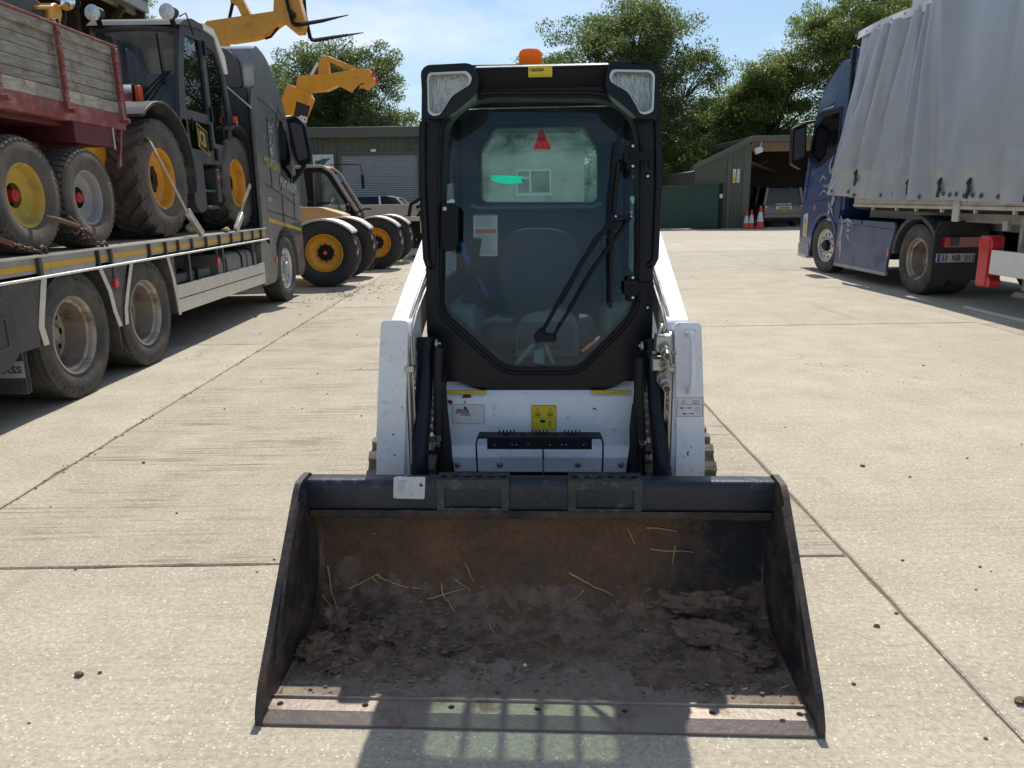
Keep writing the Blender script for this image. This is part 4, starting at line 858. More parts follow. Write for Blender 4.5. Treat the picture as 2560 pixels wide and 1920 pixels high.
# hydraulic coupler block
m = MB(); c = LP('3', 1875, 215, .8)
def cp(x, y, ly=.8): q = LP('3', x, y, ly); return (q[0], ly, q[1])
a_ = cp(1822, 197); b_ = cp(1915, 300); m.box(a_[0], b_[0], .8, .87, b_[2], a_[2]); a_ = cp(1800, 340); b_ = cp(1905, 420); m.box(a_[0], b_[0], .81, .87, b_[2], a_[2]); cb = m.build('coupler_block', M['zinc'], LD, bevel=.006)
for x, y, r, mt in ((1868, 285, .024, 0), (1868, 390, .016, 1), (1868, 480, .026, 0)):
    q = Vector(cp(x, y - 15, .8)); dn = Vector((.004, -.055, -.02)); m = MB(); m.tube([q + Vector((0, .03, .01)), q], r, 20); m.tube([q, q + dn * .5], r * .8, 20); m.tube([q + dn * .45, q + dn * .55], r * .72, 20); m.tube([q + dn * .5, q + dn], r * .62, 20); cpl = m.build('coupler', M['zinc'], LD, bevel=.0015)
    m = MB(); m.cyl(q + dn, q + dn * 1.12, r * .36, 12); m.build('coupler_tip', M['brass'] if mt else M['darksteel'], cpl)
for x, y in ((1928, 300), (1925, 380), (1805, 385), (1808, 300)):
    q = Vector(cp(x, y, .84)); m = MB(); m.cyl(q - Vector((.008, 0, 0)), q + Vector((.008, 0, 0)), .008, 6); m.build('union_nut', M['zinc'], LD)
m = MB(); m.tube([cp(1835, 200, .85), cp(1850, 150, .9), cp(1880, 100, 1.0), cp(1878, 40, 1.1), cp(1860, 20, 1.2)], .011, 10); m.build('steel_pipe', M['zinc'], LD)
m = MB(); m.tube([cp(1862, 190, .85), cp(1900, 120, .95), cp(1895, 60, 1.1), cp(1850, -30, 1.4)], .008, 10); m.build('hose', M['hose'], LD)
m = MB(); m.tube([cp(1905, 200, .85), cp(1915, 110, .95), cp(1890, 20, 1.2), cp(1840, -60, 1.5)], .009, 10); m.build('steel_pipe', M['zinc'], LD)

# tracks -------------------------------------------------------
def track(s):
    x0, x1 = (.43, .712); xc = s * (x0 + x1) / 2; w = x1 - x0
    path = []
    y0, y1, r0, r1 = 1.3, 2.75, .17, .2
    cs = [(1.33, .215, .215), (2.72, .22, .22), (2.62, .46, .17)]
    # outline of the belt (y,z) clockwise
    def arc(cy, cz, r, a0, a1, n): return [(cy + r * math.cos(R(a0 + (a1 - a0) * i / n)), cz + r * math.sin(R(a0 + (a1 - a0) * i / n))) for i in range(n + 1)]
    P = arc(1.24, .25, .245, 265, 100, 14) + arc(2.6, .47, .2, 88, 0, 8) + arc(2.75, .22, .215, -5, -90, 8)
    # resample
    L_ = [0]
    for i in range(1, len(P) + 1): a, b = P[i - 1], P[i % len(P)]; L_.append(L_[-1] + math.dist(a, b))
    tot = L_[-1]; N = 54
    def at(d):
        d %= tot
        for i in range(len(P)):
            if L_[i + 1] >= d: f = (d - L_[i]) / max(1e-6, L_[i + 1] - L_[i]); a, b = P[i], P[(i + 1) % len(P)]; return Vector((a[0] + (b[0] - a[0]) * f, a[1] + (b[1] - a[1]) * f))
        return Vector(P[0])
    m = MB(); n = 160
    ring = [at(tot * i / n) for i in range(n)]
    vs = []; fs = []
    cen = Vector((1.9, .3))
    for i, p in enumerate(ring):
        t = (ring[(i + 1) % n] - ring[i - 1]).normalized(); nn = Vector((t.y, -t.x));
        if nn.dot(p - cen) < 0: nn = -nn
        q = p - nn * .03
        vs += [(xc - w / 2, p.x, p.y), (xc + w / 2, p.x, p.y), (xc + w / 2, q.x, q.y), (xc - w / 2, q.x, q.y)]
    for i in range(n):
        a = 4 * i; b = 4 * ((i + 1) % n)
        for k in range(4): fs.append((a + k, a + (k + 1) % 4, b + (k + 1) % 4, b + k))
    m.add(vs, fs)
    for i in range(N):
        d = tot * i / N; p = at(d); t = (at(d + .01) - at(d - .01)).normalized(); nn = Vector((t.y, -t.x))
        if nn.dot(p - cen) < 0: nn = -nn
        h = .024; hw = tot / N * .3
        for (xa, xb, off) in ((-w / 2, -.012, 0), (.012, w / 2, tot / N * .5)):
            p2 = at(d + off); t2 = (at(d + off + .01) - at(d + off - .01)).normalized(); n2 = Vector((t2.y, -t2.x))
            if n2.dot(p2 - cen) < 0: n2 = -n2
            vv = []
            for xx in (xa, xb):
                for sg, hh_ in ((-1, -.004), (1, -.004), (.75, h), (-.75, h)): q = p2 + t2 * hw * sg + n2 * hh_; vv.append((xc + xx, q.x, q.y))
            m.add(vv, [(0, 1, 2, 3), (7, 6, 5, 4), (0, 4, 5, 1), (1, 5, 6, 2), (2, 6, 7, 3), (3, 7, 4, 0)])
    tr = m.build('rubber_track', M['track'], LD, smooth=30, recalc=True)
    for cy, cz, r in ((1.26, .25, .19), (1.6, .13, .09), (1.9, .13, .09), (2.2, .13, .09), (2.74, .24, .17), (2.6, .46, .14)):
        m = MB(); m.lathe([(0, -.05), (r * .5, -.06), (r, -.06), (r, .06), (r * .5, .06), (0, .05)], 24, (xc, cy, cz)); m.build('track_roller', M['darksteel'], LD, bevel=.004)
    m = MB(); m.plate(fillet([(1.2, .2), (1.3, .34), (2.5, .4), (2.7, .3), (2.6, .12), (1.4, .12)], .03), xc - .07, xc + .07, 'x'); m.build('track_frame', M['blackm'], LD, bevel=.01)
for s in (-1, 1): track(s)

# cab ----------------------------------------------------------
C0 = 1.1; CB = 2.22
outer = Q('1', [(112, 700), (118, 250), (150, 215), (540, 207), (1640, 190), (2040, 215), (2052, 300), (2040, 700)], C0) + Q('2', [(1992, 560), (1985, 1160), (1955, 1320), (1850, 1480), (1640, 1600), (1400, 1642), (770, 1642), (560, 1600), (300, 1490), (190, 1340), (157, 1165), (148, 560)], C0)
ring = Q('1', [(262, 760), (300, 620), (400, 520), (520, 450), (660, 428), (1540, 428), (1700, 470), (1820, 560), (1880, 680), (1905, 900)], C0) + Q('2', [(1892, 600), (1870, 930), (1780, 1080), (1420, 1440), (1330, 1470), (840, 1470), (740, 1435), (290, 1030), (250, 920), (240, 600)], C0)
gl_ = Q('1', [(288, 780), (330, 650), (410, 570), (530, 495), (660, 470), (1530, 478), (1680, 510), (1790, 590), (1850, 700), (1872, 900)], C0) + Q('2', [(1862, 600), (1838, 940), (1750, 1060), (1400, 1400), (1320, 1420), (850, 1420), (760, 1388), (312, 1000), (275, 910), (270, 600)], C0)
m = MB(); m.plate([fillet(outer, .05, 5), fillet(ring, .06, 5)], C0 - .012, C0 + .13); m.build('cab_frame', M['black'], LD, bevel=.01, seg=3)
m = MB(); m.plate([fillet([(x * .997, z) for x, z in ring], .06, 5), fillet(gl_, .06, 5)], C0 - .004, C0 + .128); door = m.build('door', M['gasket'], LD, bevel=.006)
m = MB(); m.plate([(x * 1.02, z + (.012 if z > 1.35 else -.012)) for x, z in fillet(gl_, .06, 5)], 0, .002); m.v = [(x, y + C0 + .002 + (z - .8) * .108, z) for x, y, z in m.v]; m.build('glass', M['cabglass'], door, smooth=0)
# raised ridge that frames the door
def off(p, k): c = Vector((0, 1.35)); return [tuple(c + (Vector(q) - c) * k) for q in p]
m = MB(); rp = fillet(ring, .06, 6); rp = [(x, C0 - .008, z) for x, z in rp]; m.tube(rp + [rp[0], rp[1]], .009, 8, cap=False); m.build('door_seal', M['gasket'], door)
# A-post rails
for s in (-1, 1):
    q = [(125, 665), (118, 760), (120, 1200)] if s < 0 else [(2028, 655), (2035, 760), (2035, 1200)]
    q2 = [(150, 540), (165, 590), (200, 615)] if s < 0 else [(2010, 540), (1990, 580), (1945, 605)]
    pts = [(LP('1', x, y, C0 - .02)[0], C0 - .02, LP('1', x, y, C0 - .02)[1]) for x, y in q] + [(LP('2', x, y, C0 - .02)[0], C0 - .02 + .02 * (i == 2), LP('2', x, y, C0 - .02)[1]) for i, (x, y) in enumerate(q2)]
    m = MB(); m.tube(pts, .014, 12); m.build('hand_rail', M['black'], LD)
# lower cowl below the door
low = Q('2', [(290, 1560), (300, 1420), (760, 1600), (1390, 1600), (1840, 1440), (1850, 1560), (1400, 1655), (760, 1655)], C0 + .06)
m = MB(); m.plate(low, C0 + .03, C0 + .2); m.plate(Q('2', [(160, 1150), (300, 1200), (300, 1560), (200, 1480)], C0 + .08), C0 + .05, C0 + .3); m.plate(Q('2', [(1985, 1150), (1850, 1200), (1850, 1560), (1940, 1480)], C0 + .08), C0 + .05, C0 + .3); m.build('cab_cowl', M['blackm'], LD, bevel=.01)
# cab body
zr = LP('1', 1000, 215, C0)[1]; hw = .435
sidep = fillet([(C0 + .05, .72), (C0 + .05, zr - .03), (C0 + .2, zr), (CB, zr - .002), (CB, .8)], [0, .05, .05, .03, .0])
win = fillet([(C0 + .14, 1.15), (C0 + .14, 1.78), (CB - .4, 1.78), (CB - .22, 1.6), (CB - .22, 1.15)], .05)
for s in (-1, 1):
    m = MB(); m.plate([sidep, win], s * (hw - .02), s * hw, 'x'); sd = m.build('cab_side', M['blackm'], LD, bevel=.004)
    m = MB(); m.plate(fillet([(C0 + .13, 1.14), (C0 + .13, 1.79), (CB - .4, 1.79), (CB - .21, 1.6), (CB - .21, 1.14)], .05), s * (hw - .012), s * (hw - .009), 'x'); m.build('side_window', M['sideglass'], sd, smooth=0)
rx = .27; m = MB()
m.plate([[(-hw + .02, C0 + .05), (hw - .02, C0 + .05), (hw - .02, CB), (-hw + .02, CB)], fillet([(-rx, 1.37), (rx, 1.37), (rx, 1.6), (-rx, 1.6)], .04)], zr - .025, zr + .005, 'z')
m.build('roof', M['black'], LD, bevel=.006)
m = MB(); m.plate([(-rx - .01, 1.36), (rx + .01, 1.36), (rx + .01, 1.61), (-rx - .01, 1.61)], zr - .012, zr - .009, 'z'); rg = m.build('roof_window', M['roofglass'], LD, smooth=0)
for i in range(4):
    x = -rx + 2 * rx * (i + 1) / 5; m = MB(); m.box(x - .013, x + .013, 1.365, 1.605, zr - .035, zr - .022); m.build('roof_bar', M['black'], LD)
# rear wall with window
rw = fillet(Q('1', [(600, 905), (712, 722), (1425, 712), (1540, 900), (1540, 1290), (1500, 1325), (640, 1325), (600, 1290)], CB), .02)
m = MB(); m.plate([[(-hw + .001, .75), (hw - .001, .75), (hw - .001, zr - .03), (-hw + .001, zr - .03)], rw], CB - .04, CB + .004); rear = m.build('cab_rear', M['cabin'], LD, bevel=.004)
m = MB(); m.plate(rw, CB - .02, CB - .017); bgm = m.build('rear_window', M['backglass'], rear, smooth=0)
m = MB(); rp = [(x, CB - .045, z) for x, z in rw]; m.tube(rp + [rp[0]], .006, 6, cap=False); m.build('window_seal', M['dash'], rear)
t3 = Q('1', [(1020, 888), (1168, 888), (1096, 725), (1075, 725)], CB - .05)
m = MB(); m.plate(t3, CB - .05, CB - .047); m.mat(1); q = Q('1', [(1062, 795), (1112, 795), (1112, 822), (1062, 822)], CB - .05); m.plate(q, CB - .0515, CB - .0505); m.mat(0).plate(Q('1', [(1070, 801), (1080, 801), (1080, 816), (1070, 816)], CB - .05), CB - .053, CB - .052); m.plate(Q('1', [(1094, 801), (1104, 801), (1104, 816), (1094, 816)], CB - .05), CB - .053, CB - .052); m.mat(1)
for zx in (1045, 1095, 1140): m.plate(Q('1', [(zx - 4, 845), (zx + 4, 845), (zx + 4, 880), (zx - 4, 880)], CB - .05), CB - .0515, CB - .0505)
m.build('exit_triangle', [M['exitred'], M['inkred']], rear, smooth=0)
m = MB(); m.plate(Q('1', [(675, 1098), (700, 1100), (935, 1106), (920, 1135), (932, 1168), (880, 1165), (850, 1172), (760, 1168), (700, 1152), (682, 1140)], CB - .05), CB - .05, CB - .048); m.build('tape_patch', M['teal'], rear, smooth=0)
# cabin furniture: seat bar, seat, console, floor
def c3(z, x, y, ly): q = LP(z, x, y, ly); return (q[0], ly, q[1])
m = MB(); m.tube([c3('1', 520, 1345, 2.0), c3('1', 590, 1368, 1.95), c3('1', 800, 1360, 1.92), c3('1', 1300, 1357, 1.92), c3('1', 1500, 1358, 1.95), c3('1', 1565, 1330, 2.0)], .01, 10); m.build('grab_bar', M['dash'], LD)
sb = fillet(Q('2', [(760, 420), (830, 330), (960, 297), (1180, 297), (1310, 340), (1385, 440), (1400, 700), (1330, 960), (800, 960), (740, 700)], 1.85), .08, 5)
m = MB(); m.plate(sb, 1.8, 1.92); st = m.build('seat_back', M['seat'], LD, bevel=.03, seg=4)
m = MB(); m.plate(fillet([(x * .62, 1.25 + (z - 1.25) * .62 - .03) for x, z in sb], .05), 1.785, 1.81); m.build('seat_cushion_panel', M['seat'], st, bevel=.01)
m = MB(); m.box(-.25, .25, 1.42, 1.88, .84, .95); m.build('seat_cushion', M['seat'], LD, bevel=.04, seg=4)
for s, pts in ((-1, [(620, 1060), (700, 1035), (850, 1052)]), (1, [(1390, 1052), (1460, 1035), (1500, 1075)])):
    m = MB(); m.tube([c3('2', x, y, 1.5) for x, y in pts], .014, 10); m.build('arm_rest', M['dash'], LD)
cons = fillet(Q('2', [(870, 1410), (890, 1070), (980, 995), (1250, 955), (1330, 985), (1380, 1060), (1400, 1410)], 1.4), .03)
m = MB(); m.plate(cons, 1.4, 1.46); cn = m.build('foot_console', M['dash'], LD, bevel=.01)
m = MB(); m.plate(fillet(Q('2', [(890, 1280), (897, 1060), (1335, 1052), (1350, 1280)], 1.4), .01), 1.392, 1.399); m.build('console_panel', M['seat'], cn)
m = MB(); m.box(-.41, .41, 1.2, 2.15, .74, .78); m.build('cab_floor', M['dash'], LD)
m = MB(); m.box(-.41, -.28, 1.3, 2.1, .78, 1.05); m.box(.28, .41, 1.3, 2.1, .78, 1.05); m.build('side_console', M['dash'], LD, bevel=.02)
for s in (-1, 1):
    m = MB(); x = s * .3; m.lathe([(.055, 1.03), (.06, 1.06), (.045, 1.075), (.048, 1.09), (.033, 1.105), (.035, 1.12), (.02, 1.15)], 20, (x, 1.5, 0), 'z'); m.tube([(x, 1.5, 1.14), (x - s * .01, 1.48, 1.24), (x - s * .02, 1.47, 1.33)], [.014, .02, .026], 12); m.build('joystick', M['blackm'], LD, bevel=.002)
m = MB(); bk = Q('1', [(532, 1428), (728, 1425)], 1.55) + Q('2', [(728, 522), (532, 520)], 1.55); m.plate(bk, 1.55, 1.556); m.mat(1); bx0, bx1, bz1, bz0 = bk[0][0], bk[1][0], bk[0][1], bk[3][1]
H_ = bz1 - bz0
m.box(bx0 + .008, bx1 - .008, 1.548, 1.549, bz1 - H_ * .44, bz1 - H_ * .34)
m.mat(2)
for i in range(26):
    f = .06 + i * .035
    if .3 < f < .46: continue
    m.box(bx0 + .008, bx1 - .008 - .03 * random.random(), 1.548, 1.549, bz1 - H_ * f - .0012, bz1 - H_ * f + .0012)
for i in range(16): m.mat(2).box(bx0 + (bx1 - bx0) * (i + .5) / 16 - .001, bx0 + (bx1 - bx0) * (i + .5) / 16 + .001, 1.546, 1.558, bz1 - .004, bz1 + .006)
m.build('safety_booklet', [M['sticker_w'], M['orange'], M['fadeink']], LD, smooth=0)
m = MB(); m.tube([c3('2', 440, 420, 1.75), c3('2', 470, 520, 1.7), c3('2', 540, 660, 1.6), c3('2', 640, 850, 1.5)], .012, 8); m.build('seat_belt', M['eublue'], LD)
m = MB(); a_ = c3('2', 575, 985, 1.3); b_ = c3('2', 1400, 1290, 1.3)
m.plate(Q('2', [(1405, 1285), (1520, 1190), (1540, 1210), (1420, 1300)], 1.14), 1.13, 1.132); m.mat(1).plate(Q('2', [(1520, 1190), (1550, 1165), (1560, 1180), (1537, 1207)], 1.14), 1.13, 1.132); m.build('glass_sticker', [M['orange'], M['sticker_w']], door, smooth=0)
# work lights with pods
for s in (-1, 1):
    if s < 0: po = Q('1', [(104, 255), (150, 205), (480, 188), (530, 205), (580, 330), (560, 440), (420, 560), (300, 640), (150, 640), (125, 610)], .99); li = Q('1', [(153, 310), (165, 265), (480, 250), (522, 300), (505, 360), (360, 450), (300, 540), (255, 612), (200, 618), (160, 590)], .975)
    else: po = Q('1', [(2052, 250), (2020, 200), (1990, 188), (1680, 170), (1640, 190), (1600, 330), (1620, 430), (1780, 560), (1870, 640), (2010, 645), (2030, 600)], .99); li = Q('1', [(2010, 280), (1975, 243), (1660, 237), (1635, 290), (1650, 340), (1790, 420), (1850, 520), (1890, 600), (1940, 605), (1998, 580)], .975)
    m = MB(); m.plate([fillet(po, .02), fillet(li, .012)], .985, C0 - .014); wl = m.build('light_pod', M['black'], LD, bevel=.012, seg=3)
    m = MB(); m.plate([fillet(li, .012), off_ := [(sum(p[0] for p in li) / len(li) + (x - sum(p[0] for p in li) / len(li)) * .9, sum(p[1] for p in li) / len(li) + (z - sum(p[1] for p in li) / len(li)) * .9) for x, z in fillet(li, .012)]], .978, .99); m.build('lamp_bezel', M['alu'], wl, bevel=.001)
    m = MB(); cxx = sum(p[0] for p in li) / len(li); czz = sum(p[1] for p in li) / len(li); N_ = 20
    x0 = min(p[0] for p in li); x1 = max(p[0] for p in li); z0_ = min(p[1] for p in li); z1_ = max(p[1] for p in li)
    m.plate(fillet(li, .012), 1.03, 1.034); m.build('reflector', M['facet'], wl, smooth=30)
    m = MB(); m.lathe([(0, -.02), (.012, -.015), (.014, 0)], 16, (cxx - s * .0, 1.045, czz + .015), 'y'); m.build('bulb', M['sticker_w'], wl)
    m = MB(); m.plate(fillet(li, .012), .981, .984)
    for i in range(14):
        zz = z0_ + .02 + (z1_ - z0_ - .05) * i / 14 * .62; xx0, xx1 = (x0 + .006, x0 + .03) if s < 0 else (x1 - .03, x1 - .006); m.box(xx0, xx1, .984, .987, zz, zz + .0022)
    m.build('lens', M['lampglass'], wl, smooth=0)
    bx_ = c3('1', 388 if s < 0 else 1768, 497 if s < 0 else 480, 1.08); m = MB(); m.lathe([(0, -.008), (.006, -.007), (.007, 0)], 10, (bx_[0], 1.088, bx_[2]), 'y'); m.build('screw', M['zinc'], LD)
# front header between the pods
m = MB(); h = Q('1', [(530, 205), (1650, 190), (1600, 300), (1560, 400), (600, 405), (570, 300)], 1.05); m.plate([(1.1, h[3][1]), (1.06, h[2][1]), (1.05, h[0][1] - .012), (1.07, h[0][1]), (1.2, h[0][1] + .004), (1.2, h[3][1])], h[0][0], h[1][0], 'x'); hd = m.build('roof_header', M['blackm'], LD, bevel=.01, seg=3)
x0, x1, z0_, z1_ = rect('1', 978, 212, 1173, 296, 1.045); yy = 1.047
m = MB(); m.plate(fillet([(x0, z0_), (x1, z0_), (x1, z1_), (x0, z1_)], .002), yy, yy + .012); m.mat(1); t_ = yy - .0005
m.text('MARTYN: BITTE STOREN', .0075, (x0 + .011, t_, z1_ - .0135), bold=.0003, sx=.53); m.text('HANDBUCH LESEN SEHR', .0075, (x0 + .011, t_, z1_ - .0185), bold=.0003, sx=.53); m.box(x0 + .003, x0 + .008, t_, t_ + .0004, z1_ - .016, z1_ - .012); m.box(x0 + .01, x1 - .004, t_, t_ + .0004, z0_ + .005, z0_ + .0058)
m.build('roof_sticker', [M['sticker_y'], M['ink']], hd, smooth=0)
# beacon
bc = c3('1', 995, 200, 1.3); r_ = abs(LP('1', 1090, 130, 1.3)[0] - LP('1', 902, 130, 1.3)[0]) / 2; z0_ = zr - .0; z1_ = LP('1', 995, 76, 1.3)[1]; hgt = z1_ - z0_
m = MB(); pf = [(r_, z0_)]
for i in range(5): f = .1 + i * .13; pf += [(r_, z0_ + hgt * f), (r_ * .975, z0_ + hgt * (f + .03)), (r_, z0_ + hgt * (f + .06))]
pf += [(r_, z0_ + hgt * .8), (r_ * .93, z0_ + hgt * .9), (r_ * .78, z0_ + hgt * .97), (r_ * .3, z1_), (0, z1_)]
m.lathe(pf, 40, (bc[0], 1.3, 0), 'z'); be = m.build('beacon_lens', M['amber'], LD, smooth=25)
m = MB(); m.lathe([(r_ * 1.05, z0_ - .02), (r_ * 1.05, z0_ + .004), (0, z0_ + .004)], 32, (bc[0], 1.3, 0), 'z'); m.build('beacon_base', M['blackm'], be)
m = MB(); m.cyl((bc[0], 1.3, z0_), (bc[0], 1.3, z0_ + hgt * .6), r_ * .35, 12); m.build('beacon_lamp', M['chrome'], be)
# door handle, hinges
dh = fillet(Q('1', [(278, 1340), (300, 1325), (385, 1325), (403, 1360)], C0 - .02) + Q('2', [(403, 440), (380, 478), (310, 480), (285, 440)], C0 - .02), .01)
m = MB(); m.plate(dh, C0 - .045, C0 + .0); hnd = m.build('door_handle', M['blackm'], door, bevel=.01, seg=3)
m = MB(); q = c3('1', 300, 1372, C0 - .045); m.lathe([(0, -.004), (.0075, -.004), (.0085, 0)], 16, (q[0], C0 - .045, q[2]), 'y'); m.build('key_lock', M['zinc'], hnd)
for zn, yc in (('1', 942), ('2', 775)):
    m = MB(); m.plate(fillet(Q(zn, [(1782, yc - 90), (1850, yc - 90), (1850, yc - 60), (1850, yc + 60), (1850, yc + 115), (1785, yc + 115), (1785, yc + 60), (1785, yc - 60)], C0 - .02), .008), C0 - .03, C0 + .002)
    m.plate(Q(zn, [(1757, yc - 55), (1872, yc - 55), (1872, yc + 55), (1757, yc + 55)], C0 - .02), C0 - .038, C0 - .028); q = c3(zn, 1825, yc + 5, C0 - .04); m.lathe([(0, -.012), (.01, -.012), (.012, 0)], 16, (q[0], C0 - .035, q[2]), 'y')
    m.plate(Q(zn, [(1872, yc - 35), (1998, yc - 42), (1998, yc + 100), (1960, yc + 100), (1955, yc + 45), (1872, yc + 38)], C0 - .02), C0 - .03, C0 - .0)
    hg = m.build('hinge', M['blackm'], door, bevel=.004)
    for yy in (yc - 80, yc + 83): q = c3(zn, 1828, yy, C0 - .03); m = MB(); m.lathe([(0, -.006), (.005, -.005), (.0055, 0)], 12, (q[0], C0 - .03, q[2]), 'y'); m.build('bolt', M['steel'], hg)
    q = c3(zn, 1950, yc + 165, C0 - .02); m = MB(); m.box(q[0] - .008, q[0] + .008, C0 - .018, C0 - .0, q[2] - .012, q[2] + .012); m.mat(1).lathe([(0, -.006), (.005, -.005), (.0055, 0)], 12, (q[0], C0 - .018, q[2]), 'y'); m.build('stop_bolt', [M['blackm'], M['steel']], LD)
# wiper
wy = C0 - .035
m = MB(); a_ = c3('2', 1075, 1190, wy); b_ = c3('2', 1075, 1340, wy)
m.plate(Q('2', [(1020, 1170), (1070, 1115), (1110, 1120), (1120, 1160), (1210, 1165), (1200, 1215), (1110, 1215), (1040, 1225)], wy), wy - .012, wy + .02)
wp = m.build('wiper_motor_cover', M['blackm'], door, bevel=.006)
m = MB(); m.tube([c3('2', 1090, 1140, wy), c3('2', 1230, 890, wy - .01), c3('2', 1420, 560, wy - .015), c3('2', 1685, 195, wy - .02)], .0075, 8); m.tube([c3('2', 1195, 1150, wy), c3('2', 1330, 930, wy - .01), c3('2', 1500, 640, wy - .015), c3('2', 1820, 195, wy - .02)], .006, 8); m.build('wiper_arm', M['blackm'], wp)
m = MB(); m.tube([c3('2', 1240, 910, wy - .016), c3('2', 1550, 340, wy - .02), c3('2', 1690, 250, wy - .02)], .006, 8); m.build('wiper_rod', M['blackm'], wp)
m = MB(); m.beam(c3('2', 1640, 200, wy - .02), c3('2', 1835, 196, wy - .02), .012, .014); m.beam(c3('2', 1660, 280, wy - .018), c3('2', 1740, 240, wy - .018), .014, .016); m.build('wiper_link', M['blackm'], wp, bevel=.002)
m = MB(); m.tube([c3('1', 1722, 720, wy), c3('1', 1695, 950, wy), c3('1', 1655, 1250, wy), c3('2', 1650, 560, wy), c3('2', 1645, 945, wy)], .006, 8)
m.tube([c3('1', 1712, 1000, wy - .008), c3('1', 1675, 1400, wy - .012), c3('2', 1660, 300, wy - .012), c3('2', 1650, 640, wy - .006)], .008, 8); m.build('wiper_blade', M['gasket'], wp)
for x in (1688, 1818): q = c3('2', x, 197, wy - .028); m = MB(); m.sphere(q, .0055, 10); m.build('ball_joint', M['steel'], wp)
m = MB(); m.plate(Q('2', [(1015, 1390), (1030, 1290), (1100, 1270), (1115, 1400)], C0 + .03), C0 + .02, C0 + .06); m.tube([c3('2', 880, 1400, C0 + .05), c3('2', 960, 1310, C0 + .05), c3('2', 1020, 1240, C0 + .03)], .012, 8); m.tube([c3('2', 1120, 1240, C0 + .03), c3('2', 1150, 1330, C0 + .05), c3('2', 1190, 1405, C0 + .05)], .01, 8); m.build('wiper_motor', M['dash'], door, bevel=.004)

# ---------------------------------------------------------------- what lies in the bucket
def B3(x, y, z): return LO + LEX * x + LEY * y + Vector((0, 0, z))
def bz(y):
    for (y0, z0), (y1, z1) in zip(prof[:-1], prof[1:]):
        if y0 <= y <= y1 and y1 > y0: return z0 + (z1 - z0) * (y - y0) / (y1 - y0)
    return .022
rnd = random.Random(11)
dm = MB()
for i in range(1500):
    t = rnd.random(); x = rnd.gauss(-.5, .17) if t < .45 else (rnd.gauss(.56, .14) if t < .8 else rnd.uniform(-.78, .78)); y = rnd.gauss(.36, .09) if t < .72 else rnd.uniform(.1, .55)
    if abs(x) > .785 or y < .03 or y > .57: continue
    r = rnd.choice((.0022, .003, .004, .005, .007, .009)) * (1.25 if t < .72 else .85); 
    if y < .15: r *= .6
    p = B3(x, y, bz(max(.09, y)) + r * .3 + (.004 if y < .092 else 0)); dm.mat(0 if rnd.random() < .88 else 1).lump(p, r, (rnd.uniform(.9, 1.6), rnd.uniform(.7, 1.2), rnd.uniform(.4, .8)), i, .7, 7, 2)
tag(dm.build('loose_soil', [M['clod'], M['stonedull']], smooth=40), 'loose crumbs of dry clay and stones strewn over the bucket floor', 'soil', kind='stuff')
for (x, y, z, r, sc, rz, lb) in ((.6, .39, .075, .092, (1.45, .68, .36), -.35, 'largest cracked slab of red clay lying by the right side of the bucket'),
                             (.71, .31, .05, .045, (1.3, .8, .5), .2, 'lump of dry clay between the large cracked slab and the right bucket side'),
                             (-.5, .39, .085, .062, (1.0, 1.1, .4), .3, 'flat grey clay cake beneath the straw at the left of the bucket'),
                             (-.72, .31, .065, .055, (1.1, .8, .55), .2, 'dark clay lump in the left corner of the bucket'),
                             (-.64, .25, .04, .042, (1, .8, .5), 1., 'small flaky clay lump in front of the dark lump at the left bucket side'),
                             (-.28, .36, .05, .035, (1.3, .9, .4), .4, 'reddish crumbly clay piece right of the grey cake, below the crossed straws'),
                             (-.69, .42, .1, .05, (.8, .7, .9), .5, 'upright reddish clay flake against the left side of the bucket'),
                             (.55, .5, .13, .075, (1.6, .5, .5), .05, 'smooth dark ridge of packed clay behind the large cracked slab')):
    t = MB(); t.lump((0, 0, 0), r, sc, int(x * 100), .75, 26, 2.1); 
    for i in range(6 if r > .05 else 0): t.lump((rnd.uniform(-1, 1) * r * sc[0] * .8, rnd.uniform(-1, 1) * r * sc[1] * .8, r * sc[2] * .3), r * .3, (1.2, .9, .5), i + 4, .8, 10, 2)
    o = t.build('clay_lump', M['clod'], smooth=35); o.location = B3(x, y, z); o.rotation_euler.z = rz + LYAW; tag(o, lb, 'clay lump')
def straw(pts, lb, r=.0022):
    pts = [Vector(p) for p in pts]; q = []
    for a, b in zip(pts[:-1], pts[1:]):
        for k in range(4): q.append(a.lerp(b, k / 4) + Vector((rnd.gauss(0, 1), rnd.gauss(0, 1), rnd.gauss(.3, 1))) * (a - b).length * .016)
    q.append(pts[-1]); m = MB(); m.tube(q, [r * (1.12 - .7 * i / len(q)) for i in range(len(q))], 5); o = m.build('straw_stalk', M['straw'], smooth=60); tag(o, lb, 'straw', 'straw stalks in the bucket'); return o
def FP4(z, x, y, h):
    o = ZO[z]; d = ray(o[0] + x / o[2], o[1] + y / o[2]); 
    # first hit with the bucket profile
    best = None
    for k in range(400):
        p = CAMP + d * (1.6 + k * .004); q = p - LO; yy = q.dot(LEY)
        if yy > .03 and (yy > .6 or q.z < bz(max(.09, min(yy, .6))) + h): return p
    return p
